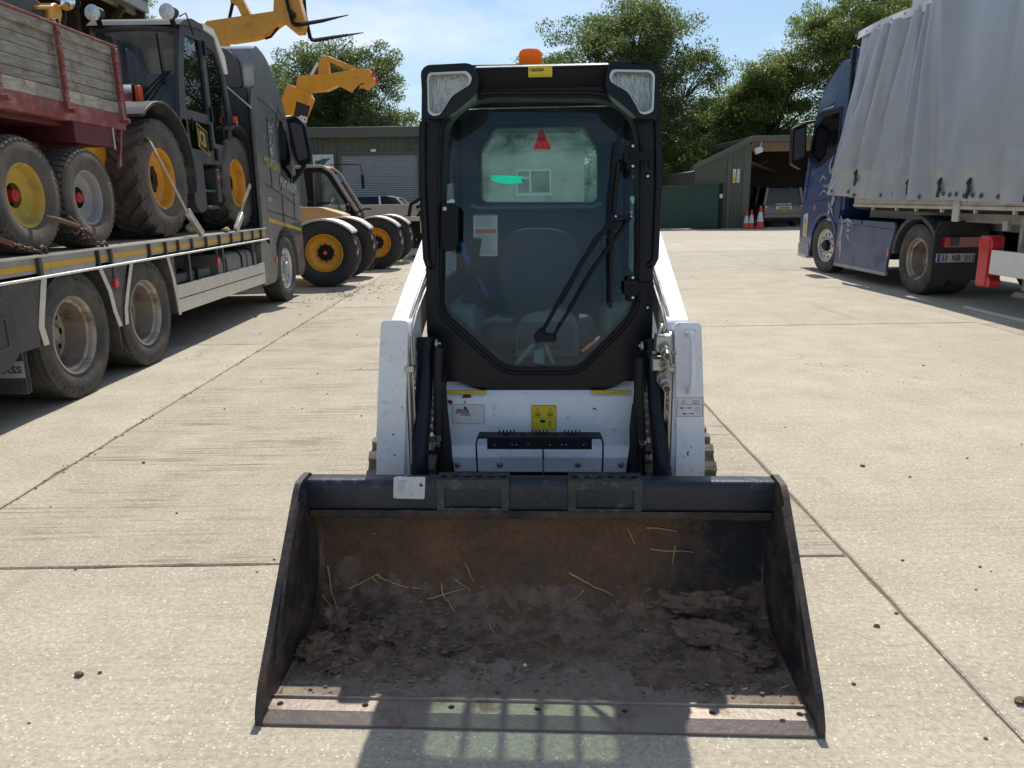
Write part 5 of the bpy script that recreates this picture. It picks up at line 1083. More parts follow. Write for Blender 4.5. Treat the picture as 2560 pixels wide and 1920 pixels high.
for z, pts, lb in (('4', [(595, 740), (680, 700), (762, 655)], 'pale straw rising to a bend above the grey clay cake'), ('4', [(762, 655), (860, 705), (940, 732), (1030, 738)], 'long thin bent straw arching right of the grey clay cake'),
                   ('4', [(740, 675), (790, 725)], 'short straw below the arch of the long bent straw'), ('4', [(970, 838), (1060, 800), (1150, 775), (1290, 735)], 'longest of the crossed straws near the middle left of the bucket'),
                   ('4', [(1145, 705), (1155, 780), (1240, 890)], 'straw crossing over the longest one in the middle left'), ('4', [(1225, 685), (1320, 750)], 'short forked straw at the right end of the crossed straws'),
                   ('4', [(468, 600), (490, 740), (520, 840), (565, 945)], 'tall curved straw standing up in the left corner of the bucket'), ('4', [(438, 775), (500, 850), (550, 925)], 'thick straw leaning beside the tall curved straw'),
                   ('4', [(560, 945), (600, 965), (650, 970)], 'straw lying flat at the foot of the tall curved straw'), ('4', [(905, 860), (940, 765)], 'short upright straw left of the longest crossed straw'),
                   ('4', [(940, 820), (990, 720)], 'thin upright straw just left of the crossed straws'), ('4', [(780, 805), (885, 808)], 'level straw in front of the grey clay cake'),
                   ('4', [(565, 1130), (660, 1160)], 'single straw low on the left of the bucket floor'), ('4', [(1430, 955), (1462, 1003)], 'short thick straw near the centre of the bucket floor'),
                   ('4', [(1285, 590), (1340, 700)], 'fine dark straw upper centre, above the forked straw'), ('5', [(190, 612), (300, 675), (435, 738)], 'long pale straw lying alone in the middle of the bucket'),
                   ('5', [(270, 705), (215, 765)], 'short straw crossing under the lone middle straw'), ('5', [(515, 365), (555, 448)], 'bright straw stuck on the back wall right of centre'),
                   ('5', [(615, 358), (680, 360), (790, 378)], 'straw lying across the back wall under the beam'), ('5', [(640, 480), (880, 495)], 'level straw on the back wall, lowest of the right group'),
                   ('5', [(780, 460), (765, 560)], 'upright straw hanging on the back wall in the right group'), ('5', [(605, 290), (625, 325)], 'tiny straw under the lip of the beam, right of centre'),
                   ('5', [(1375, 1255), (1420, 1240)], 'short greenish straw near the right bucket side'), ('5', [(1155, 1265), (1185, 1255)], 'tiny pale straw fragment low on the right of the floor')):
    n = len(pts); straw([FP4(z, x, y, .012 + .006 * (i % 2)) for i, (x, y) in enumerate(pts)], lb, .0028 if len(pts) > 2 else .0022)
# dry soil bedded in the angle of the bucket, thick in both corners and thin in the middle
_arc = [0]
for (y0, z0), (y1, z1) in zip(prof[:-1], prof[1:]): _arc.append(_arc[-1] + math.hypot(y1 - y0, z1 - z0))
def soilpt(u, v):
    x = (u - .5) * 1.585; d_ = v * (_arc[-1] - .1)
    for i in range(len(prof) - 1):
        if _arc[i + 1] >= d_: break
    f = (d_ - _arc[i]) / (_arc[i + 1] - _arc[i]); p = Vector(prof[i]).lerp(Vector(prof[i + 1]), f); w0 = min(1, max(0, (d_ - .34) / .26)); nn = Vector((-math.sin(w0 * PI / 2), math.cos(w0 * PI / 2)))
    mk = math.exp(-((x + .56) / .23) ** 2) + .8 * math.exp(-((x - .6) / .19) ** 2) + .3; bell = math.exp(-((d_ - (.37 - .04 * (abs(x) > .3))) / .155) ** 2)
    P3 = Vector((x, d_, 0)); n1 = noise.noise(P3 * 7); n2 = noise.noise(P3 * 22 + Vector((4, 0, 0))); n3 = abs(noise.noise(P3 * 48)); n4 = noise.noise(P3 * 110); n5 = noise.noise(P3 * 230)
    h = mk * bell * .036 * (.7 + 1.1 * n1 + .7 * n2) + (.004 * n2 + .007 * n3 + .003 * n4 + .0016 * n5) * (.35 + mk * bell) - .0046
    h = min(h, .06) * min(1, (1 - abs(u - .5) * 2) * 40)
    return B3(x, p.x + nn.x * h, p.y + nn.y * h + .0015)
t = MB(); t.grid(soilpt, 330, 150)
for i in range(170):
    u_ = max(.03, min(.97, rnd.gauss(.15, .09) if i % 5 < 3 else rnd.gauss(.87, .07))); v_ = max(.2, min(.8, rnd.gauss(.5, .12))); q = soilpt(u_, v_); r = rnd.choice((.005, .007, .009, .012, .016)); t.lump(q, r, (rnd.uniform(1, 1.9), rnd.uniform(.8, 1.3), rnd.uniform(.35, .8)), i, .9, 9, 2.4)
tag(t.build('soil', M['clod'], smooth=24), 'uneven layer of dry flaky soil bedded along the back of the bucket', 'soil', kind='stuff')
# chaff
ch = MB()
for i in range(480):
    x = rnd.uniform(-.75, .75) if rnd.random() < .5 else rnd.gauss(-.42, .14); y = rnd.uniform(.15, .6) if rnd.random() < .6 else rnd.gauss(.4, .06)
    if abs(x) > .78 or not .1 < y < .6: continue
    z = bz(y) if y < .58 else rnd.uniform(.15, .42); yy = min(y, .59)
    a = rnd.uniform(0, PI); l = rnd.uniform(.006, .022); p = B3(x, yy - .006, z + .004); q = B3(x + l * math.cos(a), yy - .006 + l * math.sin(a) * .5 * (y < .5), z + .004 + l * math.sin(a) * .6 * (y >= .45)); ch.tube([p, q], rnd.uniform(.0005, .001), 4)
tag(ch.build('chaff', M['straw'], smooth=0), 'short bits of chaff scattered over the clay in the bucket', 'chaff', kind='stuff')
m = MB(); m.lump((0, 0, 0), .007, (1, .8, .8), 5, .4, 10); tag(m.build('pebble', M['gwhite'], loc=tuple(FP4('4', 1640, 1192, .006))), 'small white pebble on the bucket floor just left of centre', 'pebble')
# ---------------------------------------------------------------- wheels for lorries and machines (axis along x, outer face on side +1/-1)
def tyre_mesh(Rr, W, rr, kind='road', face=1):
    m = MB(); h = W / 2
    prof = [(rr, -h * .72), (rr * 1.03, -h * .8), (rr + (Rr - rr) * .35, -h * 1.0), (rr + (Rr - rr) * .7, -h * .98), (Rr * .965, -h * .86), (Rr * (.995 if kind == 'road' else .95), -h * .74)]
    if kind == 'road':
        for g in (-.42, -.14, .14, .42): prof += [(Rr, h * (g - .04)), (Rr - .012, h * (g - .02)), (Rr - .012, h * (g + .02)), (Rr, h * (g + .04))]
    else: prof += [(Rr * .962, 0)]
    prof += [(r, -x) for r, x in prof[5::-1]]
    m.lathe(prof, 48)
    if kind == 'agri':
        n = 20; hh = Rr * .045
        for sd in (-1, 1):
            for i in range(n):
                a0 = 2 * PI * (i + (.5 if sd > 0 else 0)) / n; vs = []; K = 6
                for k in range(K + 1):
                    t = k / K; x = sd * (-.04 + t * 1.0) * h; a = a0 + .42 * t * (1 - .2 * t); w_ = (.075 + .03 * t); rb = Rr * .93 if t < .85 else Rr * .9; rt = Rr * (.995 - .0 * t) if t < .9 else Rr * .93
                    x = sd * min(abs(x), h * .98) * (1 if x * sd > 0 else -1)
                    for r_, aa in ((rb, a - w_), (rb, a + w_), (rt, a + w_ * .75), (rt, a - w_ * .75)): vs.append((x, r_ * math.sin(aa), r_ * math.cos(aa)))
                fs = [(0, 1, 2, 3), tuple(4 * K + q for q in (3, 2, 1, 0))]
                for k in range(K):
                    for q in range(4): fs.append((4 * k + q, 4 * k + 4 + q, 4 * k + 4 + (q + 1) % 4, 4 * k + (q + 1) % 4))
                m.add(vs, fs)
    if kind in ('block', 'road'):
        n = 44 if kind == 'block' else 90
        for i in range(n):
            a = 2 * PI * i / n
            for sd in (-1, 1):
                w_ = PI / n * (.62 if kind == 'block' else .8); x0, x1 = (.62, .97) if kind == 'block' else (.7, .86); vs = []
                for x in (x0, x1):
                    rt = Rr * (1.0 if x < .9 else .93) + (.0 if kind == 'block' else -.001); 
                    for r_, aa in ((Rr * .9, a - w_), (Rr * .9, a + w_), (rt, a + w_), (rt, a - w_)): vs.append((sd * x * h, r_ * math.sin(aa), r_ * math.cos(aa)))
                m.add(vs, [(0, 1, 2, 3), (7, 6, 5, 4), (0, 4, 5, 1), (1, 5, 6, 2), (2, 6, 7, 3), (3, 7, 4, 0)])
        if kind == 'block':
            for i in range(n):
                a = 2 * PI * i / n
                for q, xx in enumerate((-.38, 0, .38)):
                    w_ = PI / n * .8; aa0 = a + (q % 2) * PI / n; vs = []
                    for x in (xx - .15, xx + .15):
                        for r_, aa in ((Rr * .9, aa0 - w_), (Rr * .9, aa0 + w_), (Rr, aa0 + w_), (Rr, aa0 - w_)): vs.append((x * h, r_ * math.sin(aa), r_ * math.cos(aa)))
                    m.add(vs, [(0, 1, 2, 3), (7, 6, 5, 4), (0, 4, 5, 1), (1, 5, 6, 2), (2, 6, 7, 3), (3, 7, 4, 0)])
    return m
def wheel(parent, loc, Rr, W, rr, tyre, rim, hub, face=1, kind='road', style='deep', rz=0., side_text=None, hubr=.42, nuts=True):
    """style: deep = dished inwards (rear lorry axle), front = dome outwards, agri = centre disc"""
    h = W / 2; f = face
    m = MB()
    if style == 'deep': m.lathe([(0, f * h * -.38), (rr * .3, f * h * -.38), (rr * .32, -f * h * .62), (rr * .34, -f * h * .7)], 32); hubn = [(0, f * h * -.3), (rr * .24, f * h * -.32), (rr * .28, -f * h * .8)]
    elif style == 'front': hubn = [(0, f * h * 1.02), (rr * .3, f * h * 1.0), (rr * .36, f * h * .8), (rr * .36, f * h * .2)]
    else: hubn = [(0, f * h * .4), (rr * .12, f * h * .4), (rr * .14, f * h * .34), (rr * hubr, f * h * .3), (rr * (hubr + .02), f * h * .1)]
    m = MB(); m.lathe(hubn, 32)
    n = 10
    for i in range(n if nuts else 0):
        a = 2 * PI * i / n; rn = rr * (.52 if style != 'agri' else .5)
        x_ = {'deep': -f * h * .72, 'front': f * h * .62, 'agri': f * h * .16}[style]; m.lathe([(0, f * .022), (.011, f * .02), (.012, 0)], 6, (x_, rn * math.sin(a), rn * math.cos(a)))
    w = m.build('wheel', hub, parent, loc=loc, smooth=40); w.rotation_euler.z = rz
    tyre_mesh(Rr, W, rr, kind).build('tyre', tyre, w, smooth=40)
    m = MB()
    lip = [(rr * 1.03, f * h * .8), (rr * .99, f * h * .83), (rr * .95, f * h * .74), (rr * .93, f * h * .5)]
    if style == 'deep': m.lathe(lip + [(rr * .86, f * h * .42), (rr * .84, f * h * -.3), (rr * .8, f * h * -.7), (rr * .68, f * h * -.82), (rr * .3, f * h * -.78)], 48)
    elif style == 'front': m.lathe(lip + [(rr * .84, f * h * .42), (rr * .8, f * h * .5), (rr * .74, f * h * .62), (rr * .55, f * h * .66), (rr * .3, f * h * .6)], 48)
    else: m.lathe(lip + [(rr * .9, f * h * .3), (rr * .84, f * h * .24), (rr * .8, f * h * .2), (rr * .6, f * h * .12), (rr * .4, f * h * .2)], 48)
    m.lathe([(rr * 1.03, -f * h * .8), (rr * .9, -f * h * .6), (rr * .86, f * h * .1)], 32)
    rm = m.build('rim', rim, w, smooth=40)
    if style in ('deep', 'front'):
        m = MB(); rn = rr * (.72 if style == 'deep' else .72); x_ = -f * h * .775 if style == 'deep' else f * h * .635
        for i in range(10):
            a = 2 * PI * (i + .5) / 10; m.lathe([(.03 if style == 'deep' else .024, 0), (0, f * .003)], 14, (x_, rn * math.sin(a), rn * math.cos(a)))
        m.build('hand_hole', M['blackm'], rm, smooth=0)
    if side_text:
        m = MB(); 
        for k, (ch, a0) in enumerate(side_text):
            for j, c_ in enumerate(ch):
                a = R(a0 + (j - len(ch) / 2) * -7.5 * (1 if f < 0 else -1)); rad = rr + (Rr - rr) * .62; u = Vector((0, math.cos(a), -math.sin(a))) * (1 if f > 0 else -1); up = Vector((0, math.sin(a), math.cos(a)))
                m.text(c_, (Rr - rr) * .32, Vector((f * (h * 1.0 + .001), 0, 0)) + up * rad, u, up, bold=.002)
        m.build('side_lettering', M['rubberlet'], w, smooth=0)
    return w
M['rubberlet'] = mat('raised_rubber_lettering', (.055, .055, .055), .6)
def prism_x(poly, x0, x1): m = MB(); m.plate(poly, x0, x1, 'x'); return m

# ---------------------------------------------------------------- plant lorry (left)
FT = thing('plant_lorry', 'dark grey flatbed plant lorry loaded with a red trailer and a telehandler', 'lorry', (-3.4, 5.2, 0))
def Y(v): return v - 5.2
XL = -2.5
m = MB()
m.plate([(Y(-2), 1.1), (Y(10.95), 1.1), (Y(10.95), 1.142), (Y(-2), 1.142)], XL, -.03, 'x'); m.build('deck', M['deck'], FT)
m = MB()
# edge of the deck: upper lip, web, lower round rail with posts
m.box(-.03, -.012, Y(-2), Y(10.95), 1.02, 1.135); m.build('side_raves', M['dullalu'], FT, bevel=.003)
m = MB(); m.box(-.012, .012, Y(-2), Y(10.95), 1.132, 1.146); m.tube([(.02, Y(-2), .99), (.02, Y(10.95), .99)], .011, 8); m.build('rope_rail', M['alu'], FT)
m = MB(); y = 4.1
for a in (4.5, 5.02, 5.35, 5.95, 6.25): pass
posts = [4.6, 4.95, 5.6, 6.42, 6.62, 7.35, 7.7, 8.0, 8.35, 8.75, 9.15, 9.55, 9.95, 10.35, 10.7]
for p in posts:
    m = MB(); m.box(-.012, .018, Y(p) - .012, Y(p) + .012, .985, 1.135); m.build('rope_hook', M['darksteel'], FT, bevel=.003)
for a, b in ((3.5, 5.58), (5.62, 6.4), (6.44, 7.33), (7.37, 8.73), (8.77, 10.9)):
    m = MB(); m.box(-.012, -.009, Y(a), Y(b), 1.045, 1.088); m.build('reflective_strip', M['reflect'], FT, smooth=0)
for a, b in ((5.66, 6.38), (6.68, 7.3)):
    m = MB(); m.box(-.012, -.004, Y(a), Y(b), .985, 1.13); m.mat(1).box(-.0035, -.001, Y(a), Y(b), 1.045, 1.088); m.build('rave_cover', [M['dullalu'], M['reflect']], FT, bevel=.001)
# chassis rails and dark underside
m = MB(); m.box(-1.65, -1.55, Y(-2), Y(12.4), .62, .95); m.box(-.95, -.85, Y(-2), Y(12.4), .62, .95); m.build('chassis_rail', M['blackm'], FT)
m = MB(); m.box(-2.35, -.12, Y(-2), Y(11), .95, 1.09); m.build('subframe', M['blackm'], FT)
m = MB(); m.box(-2.2, -.25, Y(7.9), Y(8.75), .45, .95); m.build('axle_tank', M['blackm'], FT, bevel=.03)
MT = [('MICHELIN', 35), ('MICHELIN', 215)]
for y_ in (6.0, 7.22, 4.0):
    for s, x in ((1, -.155), (-1, -2.345)):
        wheel(FT, (x, Y(y_), .5), .5, .3, .3, M['tyre'], M['rimalu'], M['rimalu'], s, 'road', 'deep', side_text=MT if s > 0 else None)
    wheel(FT, (-.5, Y(y_), .5), .5, .28, .3, M['tyre'], M['alu'], M['dullalu'], -1); wheel(FT, (-2.0, Y(y_), .5), .5, .28, .3, M['tyre'], M['alu'], M['dullalu'], 1)
    m = MB(); m.cyl((-2.2, Y(y_), .5), (-.3, Y(y_), .5), .08, 16); m.build('axle', M['blackm'], FT)
wheel(FT, (-.17, Y(11.95), .5), .49, .3, .3, M['tyre'], M['alu'], M['dullalu'], 1, 'road', 'front'); wheel(FT, (-2.33, Y(11.95), .5), .49, .3, .3, M['tyre'], M['alu'], M['dullalu'], -1, 'road', 'front')
# mudguards: panels before and behind each wheel with silver edging
def guard(pts, edge):
    m = MB(); m.plate(pts, -.42, -.012, 'x'); g_ = m.build('mudguard', M['mudguard'], FT, bevel=.006)
    m = MB(); m.plate(edge + [(a + edge_w, b) for a, b in edge[::-1]], -.011, -.006, 'x')
    m.build('guard_edging', M['alu'], g_, smooth=0)
edge_w = .07
guard([(Y(5.16), .98), (Y(5.62), .98), (Y(5.55), .75), (Y(5.5), .5), (Y(5.12), .5)], [(Y(5.62), .98), (Y(5.54), .76), (Y(5.5), .64), (Y(5.53), .5)])
edge_w = .06
guard([(Y(6.46), .98), (Y(6.93), .98), (Y(6.76), .72), (Y(6.72), .48), (Y(6.63), .48), (Y(6.58), .74)], [(Y(6.42), .98), (Y(6.53), .78), (Y(6.57), .6), (Y(6.63), .46)])
m = MB(); edge = [(Y(6.96), .98), (Y(6.84), .76), (Y(6.76), .6), (Y(6.74), .46)]; m.plate(edge + [(a + .06, b) for a, b in edge[::-1]], -.009, -.004, 'x')
m.build('guard_edging', M['alu'], FT, smooth=0)
guard([(Y(7.74), .98), (Y(7.9), .98), (Y(7.93), .4), (Y(7.84), .4), (Y(7.8), .7)], [(Y(7.72), .98), (Y(7.8), .76), (Y(7.84), .56), (Y(7.86), .38)])
for y_ in (5.34, 6.68):
    m = MB(); m.box(-.4, -.03, Y(y_) - .01, Y(y_) + .01, .2 if y_ < 6 else .25, .52); m.build('mud_flap', M['tyre'], FT, bevel=.003)
m = MB(); m.box(-.36, -.02, Y(5.28), Y(5.3), .2, .5); m.mat(1).box(-.3, -.02, Y(5.275), Y(5.279), .32, .44); m.mat(0).text('GLASS', .07, (-.27, Y(5.273), .355), bold=.002, sx=1.2); m.mat(2).text('SUPPRESSION', .026, (-.28, Y(5.278), .275)); m.text('digger.co.uk', .036, (-.29, Y(5.278), .235)); m.build('spray_flap', [M['tyre'], M['fadeink'], M['rubberlet']], FT, smooth=0)
# side locker at the left edge
m = MB(); m.plate(fillet([(Y(3.6), .9), (Y(5.16), .9), (Y(5.24), .8), (Y(5.24), .5), (Y(5.1), .42), (Y(3.6), .3)], .03), -.5, .0, 'x'); lk = m.build('tool_locker', M['plastic'], FT, bevel=.012)
m = MB(); m.plate([fillet([(Y(4.4), .46), (Y(5.16), .55), (Y(5.16), .78), (Y(4.4), .78)], .02), fillet([(Y(4.42), .48), (Y(5.13), .57), (Y(5.13), .76), (Y(4.42), .76)], .02)], .0, .006, 'x'); m.build('locker_door', M['plastic'], lk, bevel=.003); m = MB(); m.box(.0, .014, Y(5.0), Y(5.03), .6, .7); m.build('handle', M['blackm'], lk, bevel=.003)
for y_, x in ((6.66, .0), (9.05, -.03)):
    m = MB(); m.box(-.02, .0, Y(y_) - .012, Y(y_) + .012, .86, .98); mk = m.build('lamp_bracket', M['darksteel'], FT); m = MB(); m.box(-.02, .012, Y(y_) - .035, Y(y_) + .035, .8, .875); m.mat(1).lathe([(.014, .014), (0, .014)], 12, (0, Y(y_), .838)); m.build('marker_lamp', [M['redp'], M['orange']], mk, bevel=.006)
# side guard, two planks
for z0_, z1_ in ((.515, .655), (.665, .80)) if False else ((.40, .535), (.545, .68)):
    m = MB(); m.box(-.03, .0, Y(7.86), Y(10.75), z0_, z1_); m.build('side_guard_rail', M['alu'], FT, bevel=.006)
m = MB()
for y_ in (8.3, 9.3, 10.4): m.box(-.08, -.03, Y(y_), Y(y_) + .05, .4, .98)
m.build('guard_bracket', M['darksteel'], FT)
m = MB(); m.box(-.6, -.06, Y(7.95), Y(8.95), .68, .78); tb = m.build('storage_box', M['plastic'], FT, bevel=.012)
m = MB(); m.box(-.055, -.03, Y(8.5), Y(8.54), .66, .8); m.box(-.2, -.16, Y(8.2), Y(8.22), .78, .83); m.box(-.2, -.16, Y(8.4), Y(8.42), .78, .83); m.box(-.2, -.16, Y(8.2), Y(8.42), .82, .835); m.build('box_catch', M['blackm'], tb, bevel=.003)
tk = fillet([(-.66, .36), (-.04, .36), (-.04, .9), (-.66, .9)], .12)
for a, b in ((9.15, 10.15), (10.2, 10.55)):
    m = MB(); m.plate(tk, Y(a), Y(b)); t_ = m.build('fuel_tank', M['tank'], FT, bevel=.02)
    for q in ((a + .22,), (b - .22,)) if b - a > .5 else ((a + .17,),):
        m = MB(); q = q[0]; m.plate([fillet([(-.67, .35), (-.03, .35), (-.03, .91), (-.67, .91)], .125), fillet([(-.655, .365), (-.045, .365), (-.045, .895), (-.655, .895)], .115)], Y(q), Y(q) + .05); m.build('tank_strap', M['blackm'], t_, bevel=.002)
m = MB(); m.plate(fillet([(Y(10.72), .36), (Y(11.3), .36), (Y(11.42), .5), (Y(11.42), .9), (Y(11.3), .98), (Y(10.72), .98)], .08), -.5, -.02, 'x'); m.build('battery_box', M['tank'], FT, bevel=.03)
m = MB(); m.box(-.022, .0, Y(11.33), Y(11.38), .62, .72); m.build('marker_lamp', M['orange'], FT, bevel=.006)
# cab
side_c = [(Y(11.12), .95), (Y(11.12), 2.9), (Y(11.1), 3.02), (Y(11.12), 3.5), (Y(11.3), 3.58), (Y(11.7), 3.5), (Y(12.15), 3.22), (Y(12.5), 2.85), (Y(12.72), 2.4), (Y(12.95), 1.5), (Y(13.0), .45), (Y(12.85), .32), (Y(12.62), .32), (Y(12.58), .7), (Y(12.4), 1.0), (Y(12.1), 1.12), (Y(11.75), 1.1), (Y(11.48), .92), (Y(11.4), .7), (Y(11.3), .8)]
m = MB(); m.plate(fillet(side_c, [.02, 0, .02, .05, .1, .15, .15, .15, .1, .1, .05, .05, .02, .05, .1, .12, .12, .08, .02, .02]), -2.47, -.03, 'x'); cabm = m.build('cab_body', M['truckgrey'], FT, bevel=.07, seg=4)
m = MB(); m.box(-2.4, -.14, Y(11.06), Y(11.12), 1.2, 3.0); m.plate(fillet([(-2.3, 3.0), (-.18, 3.0), (-.2, 3.35), (-.35, 3.5), (-2.1, 3.5), (-2.28, 3.35)], .06), Y(11.04), Y(11.12)); bk_ = m.build('cab_back_panel', M['darkcab'], FT, bevel=.02)
for z_ in (3.1, 3.28):
    m = MB(); m.plate([fillet([(-1.0, z_ - .05), (-.42, z_ - .06), (-.42, z_ + .05), (-1.0, z_ + .05)], .03), fillet([(-.98, z_ - .03), (-.44, z_ - .04), (-.44, z_ + .03), (-.98, z_ + .03)], .02)], Y(11.03), Y(11.045)); m.build('vent_panel', M['darkcab'], bk_, bevel=.003)
# side deflector panel behind the cab
m = MB(); m.plate(fillet([(Y(10.88), 1.0), (Y(10.93), 2.75), (Y(11.06), 3.0), (Y(11.14), 3.0), (Y(11.14), .9)], .02), -.06, -.02, 'x'); m.build('side_deflector', M['truckgrey'], FT, bevel=.006)
m = MB(); m.tube([(-.9, Y(10.98), 3.0), (-.36, Y(10.98), 3.0), (-.04, Y(10.9), 2.72)], .014, 8); m.build('edge_trim', M['alu'], FT)
# glass, lines, stripe, lettering on the side
m = MB(); m.plate(fillet([(Y(12.0), 1.9), (Y(12.03), 2.55), (Y(12.22), 2.7), (Y(12.48), 2.45), (Y(12.62), 2.0), (Y(12.5), 1.75)], .04), -.034, -.022, 'x'); m.build('side_window', M['carglass'], FT, smooth=0)
m = MB()
for pts in ([(Y(11.95), .95 + .15), (Y(11.95), 2.68), (Y(12.1), 2.85), (Y(12.4), 2.72)], [(Y(11.18), 2.9), (Y(11.9), 2.78), (Y(12.5), 2.5)], [(Y(11.2), 1.75), (Y(12.7), 1.45)], [(Y(11.2), 1.38), (Y(12.85), 1.2)], [(Y(12.55), 1.2), (Y(12.68), 1.9)], [(Y(11.5), 1.7), (Y(11.5), 2.66), (Y(11.85), 2.66)]):
    m.tube([(-.029, a, b) for a, b in pts], .008, 5)
m.build('panel_gap', M['blackm'], FT, smooth=0)
m = MB(); m.add([(-.026, Y(11.2), 1.22), (-.026, Y(12.9), 1.02), (-.026, Y(12.9), 1.065), (-.026, Y(11.2), 1.28)], [(0, 1, 2, 3)]); m.build('stripe', M['gold'], FT, smooth=0)
ul = Vector((0, 1, -.13)).normalized()
m = MB(); m.text('MORGAN', .2, (-.02, Y(11.2), 2.0), ul, (0, 0, 1), sx=.86, bold=.003, shear=.2); m.mat(1).text('MACHINERY', .2, (-.02, Y(11.88), 1.72), ul, (0, 0, 1), sx=.8, bold=.004, shear=.2); m.mat(0).text('07973 792111', .1, (-.02, Y(11.82), 1.6), ul, (0, 0, 1), sx=.85)
m.build('company_lettering', [M['lime'], M['fadeink']], FT, smooth=0)
m = MB(); m.text('750', .085, (-.022, Y(11.24), 1.5), bold=.004, sx=1.2, ux=(0, 1, 0)); m.build('model_number', M['alu'], FT, smooth=0)
m = MB(); rr_ = random.Random(4)
for i in range(90):
    a, b = rr_.gauss(11.62, .07), rr_.uniform(2.05, 2.6); m.lump((-.024, Y(a), b), rr_.uniform(.006, .016), (.1, 1, 1.2), i, .9, 6, 2)
m.build('faded_crest', M['fadeink'], FT, smooth=0)
m = MB(); m.box(-1.0, -.85, Y(11.04), Y(11.05), 1.62, 1.74); m.build('rear_plate', M['dullalu'], FT)
# mirror
m = MB(); m.plate(fillet([(-.08, 2.74), (.08, 2.8), (.22, 2.66), (.27, 2.3), (.27, 2.08), (.08, 2.04), (0, 2.2)], .04), Y(12.66), Y(12.8)); mr_ = m.build('mirror', M['blackm'], FT, bevel=.02, seg=3)
m = MB(); m.plate(fillet([(-.01, 2.7), (.17, 2.66), (.23, 2.16), (.08, 2.12)], .03), Y(12.65), Y(12.66)); m.build('mirror_glass', M['darksteel'], mr_); m = MB(); m.tube([(-.1, Y(12.5), 2.72), (.0, Y(12.7), 2.76)], .05, 8); m.tube([(-.1, Y(12.6), 1.72), (.06, Y(12.7), 1.92), (.16, Y(12.72), 2.06)], .035, 8); m.build('mirror_arm', M['blackm'], mr_)
m = MB(); m.tube([(-1.2, Y(11.35), 3.5), (-1.2, Y(11.35), 3.85)], .004, 5); m.build('aerial', M['blackm'], FT)
m = MB(); m.lathe([(.05, 3.4), (.05, 3.5), (.03, 3.53), (0, 3.53)], 12, (-.25, Y(12.0), 0), 'z'); m.build('roof_beacon', M['orange'], FT)

# ---------------------------------------------------------------- red dropside trailer on the deck
RT = thing('dropside_trailer', 'old red steel trailer with weathered plank sides standing on the lorry deck', 'trailer', (-3.5, 5.9, 1.145))
def TY(v): return v - 5.9
TZ = -1.145
yf = 7.42; yb = 2.6
m = MB(); m.box(-2.2, 0, TY(yb), TY(yf), 2.155 + TZ, 2.29 + TZ); m.build('side_frame', M['redsteel'], RT, bevel=.008)
planks = [(2.29, 2.385, .012), (2.4, 2.465, -.02), (2.47, 2.548, -.02), (2.552, 2.63, -.02), (2.634, 2.712, -.02), (2.716, 2.78, -.02), (2.78, 2.855, .008)]
bays = [(yb, 3.4), (3.44, 5.3), (5.34 + .02, 5.52 + .0), (5.56, 6.43), (6.47, 7.36)]
for a, b in ((yb, 5.42), (5.58, 7.38)):
    for z0_, z1_, o_ in planks:
        m = MB(); m.box(-.05 + o_ * .5, -.012 + o_, TY(a), TY(b), z0_ + TZ, z1_ + TZ); m.build('side_plank', M['wood'], RT, bevel=.003)
m = MB(); m.box(-.05, .008, TY(yb), TY(yf), 2.855 + TZ, 2.875 + TZ); m.build('top_rail', M['redsteel'], RT, bevel=.004)
m = MB(); m.box(-.06, -.002, TY(5.43), TY(5.57), 2.29 + TZ, 2.87 + TZ); m.build('corner_post', M['redsteel'], RT, bevel=.006)
for y_ in (5.38, 5.62, 6.45, 7.34):
    m = MB(); m.box(-.002, .03, TY(y_) - .022, TY(y_) + .022, 2.23 + TZ, 2.84 + TZ); br_ = m.build('hinge_strap', M['redsteel'], RT, bevel=.003)
    m = MB()
    for k in range(7): m.lathe([(.0, .041), (.009, .038), (.011, .03)], 8, (0, TY(y_), 2.32 + k * .08 + TZ))
    m.lathe([(0, -.03), (.022, -.03), (.022, .04), (0, .04)], 12, (.035, TY(y_), 2.225 + TZ)); m.build('hinge_bolt', M['redsteel'], br_)
m = MB(); m.box(-2.2, -2.15, TY(yb), TY(yf), 2.29 + TZ, 2.86 + TZ); m.box(-2.2, 0, TY(yf), TY(yf) + .04, 2.2 + TZ, 2.83 + TZ); m.build('far_side', M['maroon'], RT)
m = MB(); m.box(-2.1, -.1, TY(yb), TY(yf), 2.11 + TZ, 2.16 + TZ); m.box(-1.6, -1.45, TY(yb), TY(yf), 1.9 + TZ, 2.12 + TZ); m.box(-.8, -.65, TY(yb), TY(yf), 1.9 + TZ, 2.12 + TZ); m.build('underframe', M['maroon'], RT, bevel=.01)
m = MB(); m.box(-.5, -.012, TY(6.55), TY(7.18), 1.99 + TZ, 2.156 + TZ); m.mat(1).box(-.012, .0, TY(7.16), TY(7.18), 1.97 + TZ, 2.156 + TZ); m.build('tool_box', [M['maroon'], M['cream']], RT, bevel=.004)
m = MB(); m.beam((-.04, TY(7.39), 2.16 + TZ), (-.04, TY(7.28), 1.83 + TZ), .02, .03); m.build('stay', M['redsteel'], RT)
m = MB(); m.box(-1.3, -.9, TY(5.7), TY(6.7), 1.48 + TZ, 1.64 + TZ); m.beam((-.3, TY(6.1), 1.9 + TZ), (-.3, TY(6.4), 1.6 + TZ), .12, .12); m.box(-1.9, -.2, TY(6.2), TY(6.35), 1.5 + TZ, 1.98 + TZ); m.build('bogie', M['maroon'], RT, bevel=.01)
for y_, Rr, rim_, hub_ in ((5.80, .425, 'yolk', 'redp'), (6.66, .41, 'dullalu', 'redp')):
    for s, x in ((1, -.15), (-1, -2.05)):
        wheel(RT, (x, TY(y_), Rr), Rr, .3, Rr * .53, M['tyredirt'], M[rim_], M[hub_], s, 'block', 'agri', hubr=.19, nuts=False)
